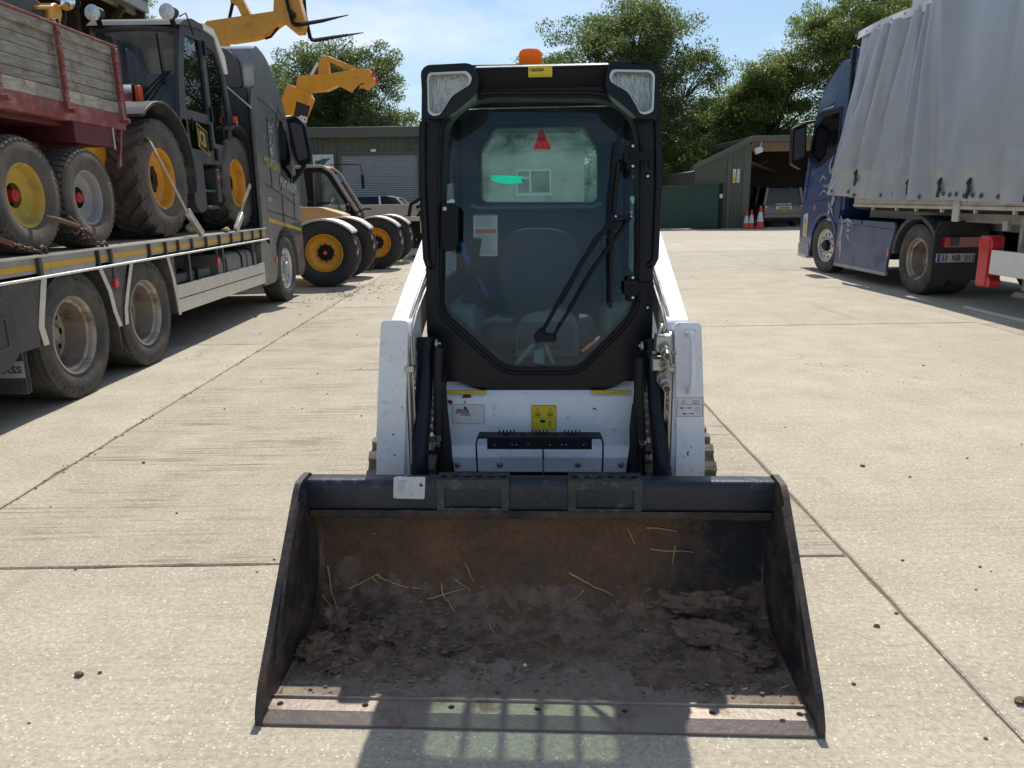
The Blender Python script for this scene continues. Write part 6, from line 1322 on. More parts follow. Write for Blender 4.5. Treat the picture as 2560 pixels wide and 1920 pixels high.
wheel(RT, (-.15, TY(4.0), .43), .43, .3, .23, M['tyredirt'], M['yolk'], M['redp'], 1, 'block', 'agri', hubr=.19, nuts=False)

# ---------------------------------------------------------------- telehandler on the deck
TH = thing('telehandler', 'dusty dark grey telehandler with yellow rims strapped on the lorry deck', 'telehandler', (-3.55, 9.4, 1.145))
def HY(v): return v - 9.4
for y_, rz in ((8.32, .0), (10.6, .0)):
    for s, x in ((1, -.24), (-1, -1.95)):
        wheel(TH, (x, HY(y_), .6), .6, .44, .3, M['tyredirt'], M['yrim'], M['blackm'], s, 'agri', 'agri', rz=rz)
TZ = -1.145
m = MB(); m.box(-1.7, -.4, HY(7.9), HY(11.0), 1.5 + TZ, 2.0 + TZ); m.build('chassis', M['blackm'], TH, bevel=.02)
m = MB(); m.box(-1.5, -.35, HY(7.3), HY(7.95), 1.85 + TZ, 2.2 + TZ); m.box(-1.2, -.5, HY(7.0), HY(7.4), 1.45 + TZ, 1.7 + TZ); m.tube([(-.9, HY(7.2), 2.0 + TZ), (-.9, HY(7.0), 2.35 + TZ)], .11, 16); m.build('front_frame', M['yboom'], TH, bevel=.02)
# wheel arches
for y_, r0 in ((8.32, .72), (10.6, .69)):
    m = MB(); a0, a1, n = (-40, 105, 14) if y_ < 9 else (-25, 75, 10)
    P = [(HY(y_) + r0 * math.sin(R(a0 + (a1 - a0) * i / n)), 1.79 + TZ + r0 * math.cos(R(a0 + (a1 - a0) * i / n))) for i in range(n + 1)]; P2 = [(HY(y_) + (r0 - .03) * math.sin(R(a0 + (a1 - a0) * i / n)), 1.79 + TZ + (r0 - .03) * math.cos(R(a0 + (a1 - a0) * i / n))) for i in range(n + 1)]
    m.plate(P + P2[::-1], -.46, .02, 'x'); m.build('mudguard', M['plastic'], TH, bevel=.008, smooth=50)
# cab: frame posts, roof, glass
cx0, cx1 = -1.05, -.06
prof_c = [(HY(8.95), 1.95), (HY(8.92), 2.3), (HY(9.02), 2.9), (HY(9.2), 3.42), (HY(9.45), 3.52), (HY(10.2), 3.5), (HY(10.45), 3.25), (HY(10.62), 2.6), (HY(10.45), 2.1), (HY(10.2), 1.95)]
def cz(p): return [(a, b + TZ) for a, b in p]
# the cab glazing as seen from the side (x plane) with panes cut out
door_o = cz([(HY(9.12), 2.0), (HY(9.08), 2.35), (HY(9.14), 2.9), (HY(9.28), 3.36), (HY(9.95), 3.4), (HY(9.98), 2.6), (HY(9.92), 2.0)])
upper = cz([(HY(9.14), 2.52), (HY(9.17), 2.92), (HY(9.31), 3.33), (HY(9.76), 3.35), (HY(9.8), 2.52)]); lower_ = cz([(HY(9.17), 2.1), (HY(9.13), 2.42), (HY(9.84), 2.42), (HY(9.85), 2.1)]); rearw = cz([(HY(9.92), 2.2), (HY(9.88), 3.33), (HY(10.2), 3.3), (HY(10.38), 3.1), (HY(10.5), 2.6), (HY(10.38), 2.2)])
m = MB(); m.plate([fillet(cz(prof_c), .05), fillet(upper, .04), fillet(lower_, .04), fillet(rearw, .04)], cx1 - .05, cx1, 'x'); cs_ = m.build('cab_side', M['plastic'], TH, bevel=.008)
m = MB(); m.plate(fillet(upper, .04), cx1 - .03, cx1 - .026, 'x'); m.plate(fillet(lower_, .04), cx1 - .03, cx1 - .026, 'x'); m.plate(fillet(rearw, .04), cx1 - .03, cx1 - .026, 'x'); m.build('side_glass', M['darkglass'], cs_, smooth=0)
m = MB(); m.plate([fillet(cz(prof_c), .05), fillet(upper, .04), fillet(rearw, .04)], cx0, cx0 + .05, 'x'); m.build('cab_far_side', M['plastic'], TH, bevel=.008)
m = MB(); a = (HY(8.96), 2.42 + TZ); b = (HY(9.2), 3.36 + TZ)
def scr(u, v): t = v; y = a[0] + (b[0] - a[0]) * t - .1 * math.sin(PI * u); z = a[1] + (b[1] - a[1]) * t; return (cx0 + .04 + (cx1 - cx0 - .08) * u, y, z)
m.grid(scr, 10, 4); m.build('windscreen', M['teleglass'], TH, smooth=60)
m = MB(); m.tube([scr(i / 10, 0) for i in range(11)], .025, 6); m.tube([scr(i / 10, 1) for i in range(11)], .03, 6); m.tube([scr(0, i / 4) for i in range(5)], .03, 6); m.tube([scr(1, i / 4) for i in range(5)], .03, 6); m.build('windscreen_frame', M['plastic'], TH)
m = MB(); m.plate(fillet(cz([(HY(9.8), 3.5), (HY(9.82), 3.56), (HY(10.2), 3.56), (HY(10.5), 3.3), (HY(10.56), 3.1), (HY(10.46), 3.08), (HY(10.2), 3.47)]), .02), cx0 - .02, cx1 + .02, 'x'); m.build('cab_roof', M['conewhite'], TH, bevel=.012)
m = MB(); m.plate(fillet(cz([(HY(9.14), 3.4), (HY(9.25), 3.47), (HY(9.5), 3.54), (HY(9.84), 3.54), (HY(9.84), 3.48), (HY(9.3), 3.43)]), .02), cx0 - .02, cx1 + .02, 'x'); m.build('roof_front', M['plastic'], TH, bevel=.012)
m = MB(); m.box(cx0 + .1, cx1 - .1, HY(9.0), HY(10.3), 1.95 + TZ, 2.05 + TZ); m.box(cx0 + .3, cx1 - .25, HY(9.8), HY(9.95), 2.3 + TZ, 3.0 + TZ); m.box(cx0 + .3, cx1 - .25, HY(9.5), HY(9.9), 2.25 + TZ, 2.4 + TZ); m.lathe([(.17, -.01), (.185, 0), (.17, .01)], 20, (cx0 + .5, HY(9.3), 2.62 + TZ), 'z', close=True); m.tube([(cx0 + .5, HY(9.3), 2.62 + TZ), (cx0 + .5, HY(9.12), 2.2 + TZ)], .03, 8); m.build('seat_and_wheel', M['dash'], TH, bevel=.02)
m = MB(); m.box(cx0 + .06, cx1 - .07, HY(9.3), HY(10.35), 3.36 + TZ, 3.41 + TZ); m.box(cx0 + .06, cx1 - .07, HY(10.4), HY(10.44), 2.1 + TZ, 2.5 + TZ); m.build('headliner', M['cream'], TH)
m = MB(); m.plate(cz([(HY(8.93), 2.35), (HY(8.99), 2.42), (HY(9.1), 2.42), (HY(9.1), 1.95), (HY(8.95), 1.95)]), cx0, cx1, 'x'); m.build('cab_front_panel', M['plastic'], TH, bevel=.01)
# JCB badge on the door
m = MB(); g0 = Vector((cx1 + .006, HY(9.38), 2.13 + TZ)); u_ = Vector((0, 1, -.28)).normalized(); v_ = Vector((0, .0, 1))
def bq(a, b): return g0 + u_ * a + v_ * b
m.add([bq(-.02, .0), bq(.3, .0), bq(.3, .27), bq(-.02, .27)], [(0, 1, 2, 3)]); m.mat(1).add([bq(-.008, .012) + Vector((.002, 0, 0)), bq(.288, .012) + Vector((.002, 0, 0)), bq(.288, .258) + Vector((.002, 0, 0)), bq(-.008, .258) + Vector((.002, 0, 0))], [(0, 1, 2, 3)]); m.mat(0).text('JCB', .22, bq(.0, .06) + Vector((.004, 0, 0)), u_, v_, sx=.66, bold=.006)
m.build('maker_badge', [M['gold'], M['blackm']], cs_, smooth=0)
for ya, yb_, za, zb_ in ((9.82, 9.88, 2.45, 2.62), (9.8, 9.86, 3.2, 3.36), (9.86, 9.93, 2.0, 2.15)):
    m = MB(); m.box(cx1, cx1 + .03, HY(ya), HY(yb_), za + TZ, zb_ + TZ); m.build('door_hinge', M['blackm'], cs_, bevel=.004)
m = MB(); m.tube([(cx1 + .02, HY(9.2), 2.3 + TZ), (cx1 + .03, HY(9.18), 2.36 + TZ), (cx1 + .02, HY(9.22), 2.44 + TZ)], .01, 6); m.build('door_handle', M['blackm'], cs_)
m = MB(); m.tube([(cx1, HY(9.22), 3.5 + TZ), (cx1 + .1, HY(9.15), 3.52 + TZ), (cx1 + .14, HY(9.2), 3.3 + TZ)], .008, 6); m.build('mirror_bracket', M['blackm'], TH)
# work lamps on the roof edge, head lamp
for x in (cx0 + .15, cx1 - .04):
    m = MB(); m.sphere((x, HY(9.05), 3.5 + TZ), .095, 14, (1.15, .5, .78)); wl = m.build('work_lamp', M['plastic'], TH); m = MB(); m.lathe([(.085, -.048), (.06, -.055), (0, -.057)], 18, (x, HY(9.035), 3.5 + TZ), 'y'); m.build('lens', M['facet'], wl); m = MB(); m.tube([(x, HY(9.08), 3.5 + TZ), (x, HY(9.14), 3.38 + TZ)], .03, 8); m.build('lamp_bracket', M['blackm'], wl)
m = MB(); q = (cx1 - .38, HY(8.62), 2.62 + TZ); m.box(q[0] - .1, q[0] + .06, q[1] - .04, q[1] + .06, q[2] - .1, q[2] + .1); hl = m.build('head_lamp', M['blackm'], TH, bevel=.012); m = MB(); m.box(q[0] - .09, q[0] + .05, q[1] - .045, q[1] - .041, q[2] - .09, q[2] + .09); m.build('lens', M['chrome'], hl); m = MB(); m.box(q[0] + .062, q[0] + .13, q[1] - .03, q[1] + .05, q[2] - .08, q[2] + .09); m.build('indicator', M['orange'], hl, bevel=.02); m = MB(); m.tube([(q[0], q[1] + .05, q[2] - .05), (q[0], HY(8.95), 2.3 + TZ)], .02, 6); m.build('lamp_arm', M['blackm'], hl)
m = MB()
for dx in (0, .07, .13): m.tube([(cx1 - .12 + dx * .4, HY(8.98), 2.9 + TZ), (cx1 - .34 + dx, HY(8.86), 2.66 + TZ), (cx1 - .48 + dx, HY(8.86), 2.5 + TZ)], .009, 6)
m.tube([(cx1 - .16, HY(8.95), 3.28 + TZ), (cx1 - .14, HY(8.93), 2.98 + TZ), (cx1 - .12, HY(8.92), 2.75 + TZ)], .012, 6); m.build('wiper', M['blackm'], TH)
# tank and steps between the wheels
m = MB(); m.plate(fillet(cz([(HY(9.06), 1.48), (HY(9.06), 1.96), (HY(9.4), 1.94), (HY(9.4), 1.42), (HY(9.2), 1.38)]), .04), -.5, -.04, 'x'); m.build('fuel_tank', M['plastic'], TH, bevel=.03)
m = MB(); m.box(-.4, -.04, HY(9.45), HY(9.8), 1.42 + TZ, 1.46 + TZ); m.box(-.4, -.06, HY(9.45), HY(9.8), 1.62 + TZ, 1.65 + TZ); m.box(-.4, -.04, HY(9.8), HY(9.92), 1.5 + TZ, 1.9 + TZ); st_ = m.build('cab_step', M['plastic'], TH, bevel=.01); m = MB(); m.lathe([(.026, .0), (0, .01)], 12, (-.038, HY(9.86), 1.8 + TZ)); m.build('side_marker', M['orange'], st_)
m = MB(); m.box(-.02, .02, HY(10.52), HY(10.58), 2.5 + TZ, 2.58 + TZ); m.lathe([(.03, .022), (0, .03)], 12, (0, HY(10.55), 2.5 + TZ)); m.build('indicator', M['orange'], TH)
# boom to the left of the cab, lowered towards the tail
m = MB(); m.beam((-1.55, HY(10.6), 3.25 + TZ), (-1.55, HY(6.2), 2.6 + TZ), .3, .34); m.build('boom', M['plastic'], TH, bevel=.02)
m = MB(); m.beam((-1.55, HY(7.6), 2.86 + TZ), (-1.55, HY(6.9), 2.78 + TZ), .38, .44); m.build('boom_collar', M['yboom'], TH, bevel=.02)

# the yellow machine arm and lamp that stand behind the trailer on the deck
YA = thing('loader_arm', 'dark grey and yellow telescopic arm with a lamp behind the red trailer', 'machine arm', (-4.3, 6.6, 1.145))
def pY(px, py, x): 
    d = ray(px, py); t = x / d.x; p = CAMP + d * t; return Vector((x + 4.3, p.y - 6.6, p.z - 1.145))
X_ = -4.35
pts = [pY(a, b, X_) for a, b in ((-60, -60), (10, -60), (100, 38), (100, 75), (72, 72), (-60, 5))]
m = MB(); m.plate([(p.y, p.z) for p in pts], -.2, .06, 'x'); m.build('arm_section', M['plastic'], YA, bevel=.02)
pts = [pY(a, b, X_ + .1) for a, b in ((80, 14), (116, 14), (118, 8), (130, 8), (142, 20), (144, 38), (136, 84), (108, 80), (110, 24), (82, 24))]
m = MB(); m.plate([(p.y, p.z) for p in pts], -.12, .1, 'x'); m.build('arm_head', M['yboom'], YA, bevel=.015)
pts = [pY(a, b, X_ + .12) for a, b in ((152, 57), (205, 97), (205, 120), (150, 100))]
m = MB(); m.plate([(p.y, p.z) for p in pts], -.3, .08, 'x'); m.build('engine_hood', M['yboom'], YA, bevel=.01)
m = MB(); q = pY(173, 6, X_ + .2); m.sphere(q, .1, 14, (1.1, .6, .8)); lp = m.build('work_lamp', M['blackm'], YA); m = MB(); m.lathe([(.085, -.05), (.06, -.062), (0, -.064)], 18, tuple(q), 'y'); m.build('lens', M['chrome'], lp)
m = MB(); m.tube([pY(150, 5, X_ + .1), pY(152, 40, X_ + .1), pY(148, 84, X_ + .1)], .05, 8); m.tube([pY(127, 50, X_ + .2), pY(142, 46, X_ + .2), pY(150, 84, X_ + .2)], .012, 6); m.build('stand_and_lever', M['blackm'], YA)

# ---------------------------------------------------------------- straps and chains
def chain(pts, n, label, w=.028):
    t = thing('load_chain', label, 'chain', tuple(pts[0])); P = [Vector(p) - Vector(pts[0]) for p in pts]; L_ = [0]
    for a, b in zip(P[:-1], P[1:]): L_.append(L_[-1] + (b - a).length)
    def at(d):
        for i in range(len(P) - 1):
            if L_[i + 1] >= d - 1e-6: f = (d - L_[i]) / (L_[i + 1] - L_[i]); return P[i].lerp(P[i + 1], f), (P[i + 1] - P[i]).normalized()
        return P[-1], (P[-1] - P[-2]).normalized()
    for k in range(n):
        c, d = at(L_[-1] * (k + .5) / n); a, b = _frame(d); s = a if k % 2 else b; l = L_[-1] / n * .72; q = [c + d * l * math.cos(x) + s * w * .5 * math.sin(x) for x in [2 * PI * i / 12 for i in range(13)]]
        m = MB(); m.tube(q, .0065, 6, cap=False); m.build('chain_link', M['chain'], t)
    return t
def dp(px, py, x=-3.45): d = ray(px, py); p = CAMP + d * (x / d.x); return p
def hook(t, p, r=.04):
    q = Vector(p) - t.location; m = MB(); m.tube([q + Vector((0, r * math.cos(R(a)), r * math.sin(R(a)))) for a in range(-60, 230, 20)], .012, 8); m.build('hook', M['chain'], t)
c1 = chain([dp(22, 608), dp(60, 618), dp(95, 628)], 6, 'rusty load chain hooked on the deck edge below the yellow trailer wheel'); hook(c1, dp(108, 630))
m = MB(); m.beam(dp(-30, 592) - c1.location, dp(24, 608) - c1.location, .04, .03); m.build('tension_lever', M['maroon'], c1, bevel=.004)
c2 = chain([dp(195, 572), dp(212, 576), dp(228, 588), dp(240, 605), dp(256, 612)], 12, 'rusty load chain and tensioner between the two trailer wheels'); hook(c2, dp(262, 617))
m = MB(); m.tube([dp(114, 540) - c2.location, dp(150, 550) - c2.location, dp(196, 565) - c2.location], [.006, .02, .018], 8); m.tube([dp(170, 540) - c2.location, dp(195, 560) - c2.location], .01, 6); m.build('tension_lever', M['rust'], c2)
for k in range(10):
    q = dp(190 + random.uniform(0, 32), 572 + random.uniform(0, 30), -3.5) - c2.location; d = Vector((random.uniform(-1, 1), random.uniform(-1, 1), random.uniform(-1, 1))).normalized(); a, b = _frame(d); m = MB(); m.tube([q + d * .03 * math.cos(x) + a * .016 * math.sin(x) for x in [2 * PI * i / 10 for i in range(11)]], .0065, 6, cap=False); m.build('chain_link', M['chain'], c2)
def strapthing(pts, label, w=.05):
    t = thing('ratchet_strap', label, 'strap', tuple(pts[-1])); o = Vector(pts[-1]); m = MB()
    for a, b in zip(pts[:-1], pts[1:]): m.beam(Vector(a) - o, Vector(b) - o, w, .006, (1, 0, .2))
    m.build('webbing', M['strap'], t); return t, o
s1, o1 = strapthing([dp(330, 340, -3.9), dp(375, 352, -3.5), dp(395, 390, -3.42), dp(468, 530, -3.4)], 'long ratchet strap over the nearer telehandler tyre')
m = MB(); m.beam(dp(468, 528, -3.4) - o1, dp(505, 585, -3.4) - o1, .07, .05, (1, 0, 0)); m.build('ratchet', M['alu'], s1, bevel=.006); m = MB(); m.lump(dp(478, 570, -3.45) - o1, .06, (.8, 1.3, .7), 3, .6, 12); m.beam(dp(495, 575, -3.4) - o1, dp(500, 592, -3.39) - o1, .02, .02); m.build('loose_webbing', M['strap'], s1)
s2, o2 = strapthing([dp(626, 462, -3.42), dp(608, 508, -3.4), dp(600, 545, -3.4)], 'short ratchet strap over the farther telehandler tyre')
m = MB(); m.beam(dp(604, 535, -3.4) - o2, dp(590, 575, -3.4) - o2, .07, .05, (1, 0, 0)); m.build('ratchet', M['alu'], s2, bevel=.006); m = MB(); m.lump(dp(565, 575, -3.42) - o2, .05, (.8, 1.6, .6), 5, .6, 12); m.build('loose_webbing', M['strap'], s2)
# ---------------------------------------------------------------- telehandlers standing in a row (facing right)
def row_machine(label, wx, wy, Rr, track, cab, boom_parts, yl='yboom', fork=False):
    """local x = towards the camera side, local y = forwards (world +x)"""
    t = thing('telehandler', label, 'telehandler', (wx, wy, 0), -PI / 2, 'telehandlers parked in a row')
    h = track / 2
    for y in (0, -2.75):
        for s in (1, -1):
            w = wheel(t, (s * (h - .0), y, Rr), Rr, .44, Rr * .54, M['tyrenew'], M['yrim'], M['blackm'], s, 'agri', 'agri', hubr=.44)
            if s > 0:
                m = MB(); m.lathe([(.035, .44 * .5 * .46), (0, .44 * .5 * .47)], 16); m.build('hub_cap', M['orange'], w)
    for y in (0, -2.75):
        for s in (1, -1):
            r0 = Rr + .07; P = [(y + r0 * math.sin(R(a)), Rr + .02 + r0 * .86 * math.cos(R(a))) for a in range(-55, 62, 9)]; P2 = [(y + (r0 - .02) * math.sin(R(a)), Rr + .0 + (r0 - .02) * .86 * math.cos(R(a))) for a in range(-55, 62, 9)]
            m = MB(); m.plate(P + P2[::-1], s * h - .24, s * h + .24, 'x'); m.build('mudguard', M['alu'], t, bevel=.006, smooth=50)
    m = MB(); m.box(-.45, .45, -3.5, .25, .5, .95); m.cyl((-h, 0, Rr), (h, 0, Rr), .1); m.cyl((-h, -2.75, Rr), (h, -2.75, Rr), .1); m.build('chassis', M['yboom'], t, bevel=.03)
    m = MB(); m.plate(fillet([(-2.2, .95), (-2.2, 1.38), (-1.2, 1.36), (-.7, 1.2), (-.62, .95)], .08), .2, h + .1, 'x'); m.build('bonnet', M['tan'], t, bevel=.04, seg=3)
    def MBs():
        q = MB(); q.T = Matrix.Translation((0, .62, 0)); return q
    if cab:
        cp_ = [(-2.75, .95), (-2.72, 2.16), (-2.55, 2.25), (-1.95, 2.24), (-1.78, 2.12), (-1.5, 1.62), (-1.22, 1.14), (-1.22, .95)]
        win = [(-2.6, 1.25), (-2.58, 2.1), (-2.4, 2.14), (-2.34, 1.25)]; win2 = [(-2.22, 1.25), (-2.2, 2.14), (-1.98, 2.14), (-1.86, 2.04), (-1.58, 1.58), (-1.38, 1.25)]
        for x0 in (-.1, -.95):
            m = MBs(); m.plate([fillet(cp_, .06), win, fillet(win2, .04)], x0 - .04, x0, 'x'); f_ = m.build('cab_side', M['blackm'], t, bevel=.006)
            m = MBs(); m.plate(win, x0 - .022, x0 - .018, 'x'); m.plate(win2, x0 - .022, x0 - .018, 'x'); m.build('side_glass', M['teleglass'], f_, smooth=0)
        m = MBs()
        for x0 in (-.08, -.91):
            pts = [(x0, -2.7, 2.27), (x0, -1.95, 2.27), (x0, -1.74, 2.13), (x0, -1.46, 1.64), (x0, -1.16, 1.16)]
            for a, b in zip(pts[:-1], pts[1:]): m.beam(a, b, .06, .05, (1, 0, 0))
        m.build('pale_pillar', M['dullalu'], t, bevel=.01)
        m = MBs(); m.plate(fillet([(-2.75, 2.22), (-2.7, 2.3), (-1.95, 2.29), (-1.9, 2.24)], .02), -.98, -.08, 'x'); m.build('cab_roof', M['yboom'], t, bevel=.01)
        m = MBs(); m.add([(-.95, -1.8, 2.12), (-.1, -1.8, 2.12), (-.1, -1.5, 1.62), (-.95, -1.5, 1.62), (-.1, -1.2, 1.1), (-.95, -1.2, 1.1)], [(0, 1, 2, 3), (3, 2, 4, 5)]); m.build('windscreen', M['teleglass'], t, smooth=0)
        m = MBs(); m.box(-.75, -.3, -2.35, -2.2, 1.1, 1.8); m.box(-.75, -.3, -2.3, -1.85, 1.05, 1.2); m.tube([(-.5, -1.7, 1.2), (-.5, -1.75, 1.55)], .03, 6); m.build('seat', M['blackm'], t, bevel=.02)
        m = MBs(); m.tube([(-.1, -1.8, 2.3), (.05, -1.4, 2.3), (.1, -1.05, 2.28), (.1, -1.0, 2.0)], .012, 6); m.box(.05, .15, -1.04, -.98, 1.75, 2.05); m.build('mirror', M['blackm'], t)
        m = MBs(); m.tube([(.1, -1.25, 1.2), (.12, -1.0, 1.3), (.12, -.85, 1.3)], .02, 6); m.lump((.12, -.8, 1.34), .08, (1, .7, 1.1), 2, .1, 10); m.build('work_lamp', M['blackm'], t)
        m = MBs(); m.tube([(.3, -2.25, 1.3), (.35, -1.95, 1.45), (.35, -1.7, 1.45)], .02, 6); m.lump((.36, -1.62, 1.42), .09, (1, .7, 1.1), 4, .1, 10); m.build('head_lamp', M['blackm'], t)
    for nm, mt, poly, x0, x1 in boom_parts:
        m = MB(); m.plate([(X_ - wx, z) for X_, z in poly], x0, x1, 'x'); m.build(nm, M[mt], t, bevel=.012)
    return t
A_ = [('boom', 'yboom', [(-8.3, 2.0), (-8.1, 1.65), (-5.0, 4.16), (-4.95, 4.55), (-5.25, 4.6)], -.16, .16),
      ('boom_head', 'yboom', [(-5.3, 4.25), (-5.25, 4.6), (-4.085, 4.742), (-4.05, 5.0), (-3.75, 5.15), (-3.62, 4.95), (-3.55, 4.6), (-3.6, 4.39), (-3.73, 4.385), (-3.95, 4.57), (-4.33, 4.34), (-4.51, 4.30), (-4.88, 4.255)], -.14, .14),
      ('link_arm', 'yboom', [(-4.66, 4.68), (-4.5, 4.7), (-4.64, 4.98), (-4.82, 5.0), (-4.84, 4.9), (-4.74, 4.87)], -.1, .1),
      ('link_arm', 'yboom', [(-4.74, 4.98), (-4.7, 5.05), (-3.8, 5.2), (-3.76, 5.1)], -.08, .08)]
ta = row_machine('telehandler with forks on its raised yellow boom, behind the lorry cab', -3.28, 14.78, .6, 1.7, False, A_)
m = MB(); m.tube([(0, X_ + 3.28, z) for X_, z in ((-4.05, 4.5), (-4.2, 4.35), (-4.3, 4.32))], .022, 8); m.tube([(0.05, -4.9 + 3.28, 4.62), (0.05, -4.78 + 3.28, 4.98)], .03, 8); m.build('hydraulic_hose', M['blackm'], ta)
for k, (x, pts) in enumerate(((.25, [(-3.86, 5.2), (-3.8, 4.86), (-3.72, 4.5), (-3.62, 4.49), (-3.2, 4.55), (-2.749, 4.635)]), (-.25, [(-3.62, 5.05), (-3.62, 4.75), (-3.56, 4.36), (-3.5, 4.325), (-3.1, 4.38), (-2.59, 4.445)]))):
    m = MB(); P = [Vector((x, a + 3.28, b)) for a, b in pts]; w0 = [.05, .05, .06, .06, .05, .012]
    for i in range(len(P) - 1): m.tube([P[i], P[i + 1]], [w0[i] * .6, w0[i + 1] * .6], 4)
    m.build('fork_tine', M['blackm'], ta, smooth=0)
m = MB(); m.box(-.4, .4, -3.72 + 3.28 - .03, -3.72 + 3.28 + .03, 4.62, 4.7); m.box(-.4, .4, -3.76 + 3.28 - .03, -3.76 + 3.28 + .03, 4.98, 5.05); m.build('fork_carriage', M['blackm'], ta)
B_ = [('boom', 'yboom', [(-6.3, .9), (-5.9, .7), (-4.36, 3.72), (-4.42, 3.84), (-4.86, 4.02), (-4.95, 3.9)], -.17, .17),
      ('boom_head', 'yboom', [(-4.86, 3.95), (-4.8, 4.0), (-4.7, 3.99), (-4.645, 4.2), (-3.9, 4.235), (-3.4, 4.33), (-3.05, 4.31), (-2.92, 4.05), (-3.15, 3.9), (-3.3, 3.95), (-3.5, 3.85), (-3.77, 3.99), (-4.01, 3.884), (-4.46, 3.85), (-4.38, 3.78), (-4.47, 3.62), (-4.62, 3.72)], -.13, .13),
      ('link_arm', 'yboom', [(-4.2, 4.2), (-3.95, 4.22), (-3.95, 4.56), (-4.05, 4.64), (-4.18, 4.45)], -.09, .09),
      ('link_arm', 'yboom', [(-4.05, 4.62), (-3.93, 4.6), (-3.32, 4.34), (-3.5, 4.28), (-4.0, 4.52)], -.07, .07),
      ('cylinder', 'steel', [(-4.42, 4.2), (-4.35, 4.2), (-4.18, 4.45), (-4.22, 4.5)], -.03, .03)]
tb2 = row_machine('telehandler with a bare crooked yellow boom and dusty bonnet, second in the row', -2.95, 18.3, .58, 1.75, True, B_)
m = MB(); m.plate([(X_ + 2.95, z) for X_, z in ((-4.87, 3.05), (-4.62, 2.92), (-4.4, 3.55), (-4.7, 3.66))], .171, .174, 'x'); u_ = Vector((0, .42, .9)).normalized(); v_ = Vector((0, -.9, .42)).normalized()
m.mat(1).text('JCB', .26, Vector((.178, -4.63 + 2.95, 2.97)), u_, v_, sx=.95, bold=.01); m.build('boom_lettering', [M['ink'], M['gwhite']], tb2, smooth=0)
m = MB(); m.box(.1, .14, -3.0 + 2.95, -2.95 + 2.95, 4.15, 4.33); m.box(.1, .14, -2.93 + 2.95, -2.88 + 2.95, 4.02, 4.16); m.build('carriage_hook', M['redp'], tb2, bevel=.01)
m = MB(); m.tube([(.1, -3.45 + 2.95, 3.78), (.1, -3.3 + 2.95, 3.98), (.1, -3.18 + 2.95, 4.02)], .035, 8); m.tube([(-.05, -3.3 + 2.95, 3.8), (-.05, -3.15 + 2.95, 3.98)], .035, 8); m.build('hydraulic_hose', M['blackm'], tb2)

# black compact machine mostly hidden by the loader cab
bm_ = thing('compact_tractor', 'black compact machine with pale grey lamp guards, half hidden by the loader cab', 'tractor', (-2.0, 20.5, 0))
m = MB(); m.plate(fillet([(-.75, .35), (-.78, .75), (-.6, 1.0), (.6, 1.0), (.75, .35)], .06), 0, 1.6); m.box(-.7, -.2, -.1, .1, .55, .95); m.build('body', M['blackm'], bm_, bevel=.03)
m = MB()
for pts in ([(-.88, .95), (-.82, 1.05), (-.6, 1.08)], [(-.62, .98), (-.53, 1.4)], [(-.53, 1.38), (-.2, 1.58)], [(-.4, 1.3), (-.1, 1.42)], [(-.38, 1.05), (-.2, 1.3)]): m.tube([(a, -.15, b) for a, b in pts], .045, 8)
m.build('linkage', M['blackm'], bm_)
m = MB(); m.plate(fillet([(-.8, 1.0), (-.7, .96), (-.26, .96), (-.26, 1.07), (-.7, 1.07)], .02), -.3, -.1); m.box(-.3, -.2, -.3, -.2, .65, 1.07); m.build('lamp_guard', M['cream'], bm_, bevel=.01)
m = MB(); m.plate(fillet([(-.85, .2), (-.78, .1), (-.3, .1), (-.3, .25), (-.75, .27)], .02), -.4, -.1); m.build('step_plate', M['cream'], bm_, bevel=.01)
m = MB(); m.lathe([(0, -.02), (.05, -.02), (.06, 0)], 14, (-.62, -.32, .9), 'y'); m.lathe([(0, -.02), (.03, -.02), (.035, 0)], 14, (-.4, -.32, .5), 'y'); m.build('lamp', M['chrome'], bm_)
m = MB(); m.plate(fillet([(-.42, 1.4), (-.2, 1.62), (.5, 1.9), (.5, 1.35)], .03), .3, .9); m.build('windscreen', M['carwhite'], bm_, bevel=.02)
for x in (-.5, .5): wheel(bm_, (x, .3, .3), .3, .2, .16, M['tyre'], M['dullalu'], M['blackm'], x / abs(x), 'agri', 'agri')
# ---------------------------------------------------------------- blue tractor unit (right)
XR = 6.05
TU = thing('tractor_unit', 'dark blue lorry tractor unit with a 33 NB 012 plate under the silver trailer', 'lorry', (XR, 11.5, 0))
def TY2(v): return v - 11.5
sc = [(14.42, 1.1), (14.42, 3.55), (14.5, 3.78), (14.75, 3.82), (15.15, 3.66), (15.6, 3.4), (15.85, 3.05), (15.98, 2.7), (16.2, 1.9), (16.32, 1.2), (16.32, .55), (16.2, .3), (15.72, .3), (15.68, .62), (15.5, .95), (15.2, 1.12), (14.9, 1.12), (14.62, .98), (14.5, .85)]
m = MB(); m.plate(fillet([(TY2(a), b) for a, b in sc], [.02, .05, .08, .1, .2, .2, .15, .1, .15, .1, .08, .05, .02, .1, .15, .15, .15, .15, .03]), .0, 2.45, 'x'); cb_ = m.build('cab_body', M['blue'], TU, bevel=.09, seg=4)
m = MB(); m.plate(fillet([(TY2(14.72), 2.35), (TY2(14.72), 2.95), (TY2(15.45), 2.93), (TY2(15.85), 2.75), (TY2(16.02), 2.25), (TY2(15.55), 2.05)], .05), -.004, .01, 'x'); m.build('side_window', M['carglass'], TU, smooth=0)
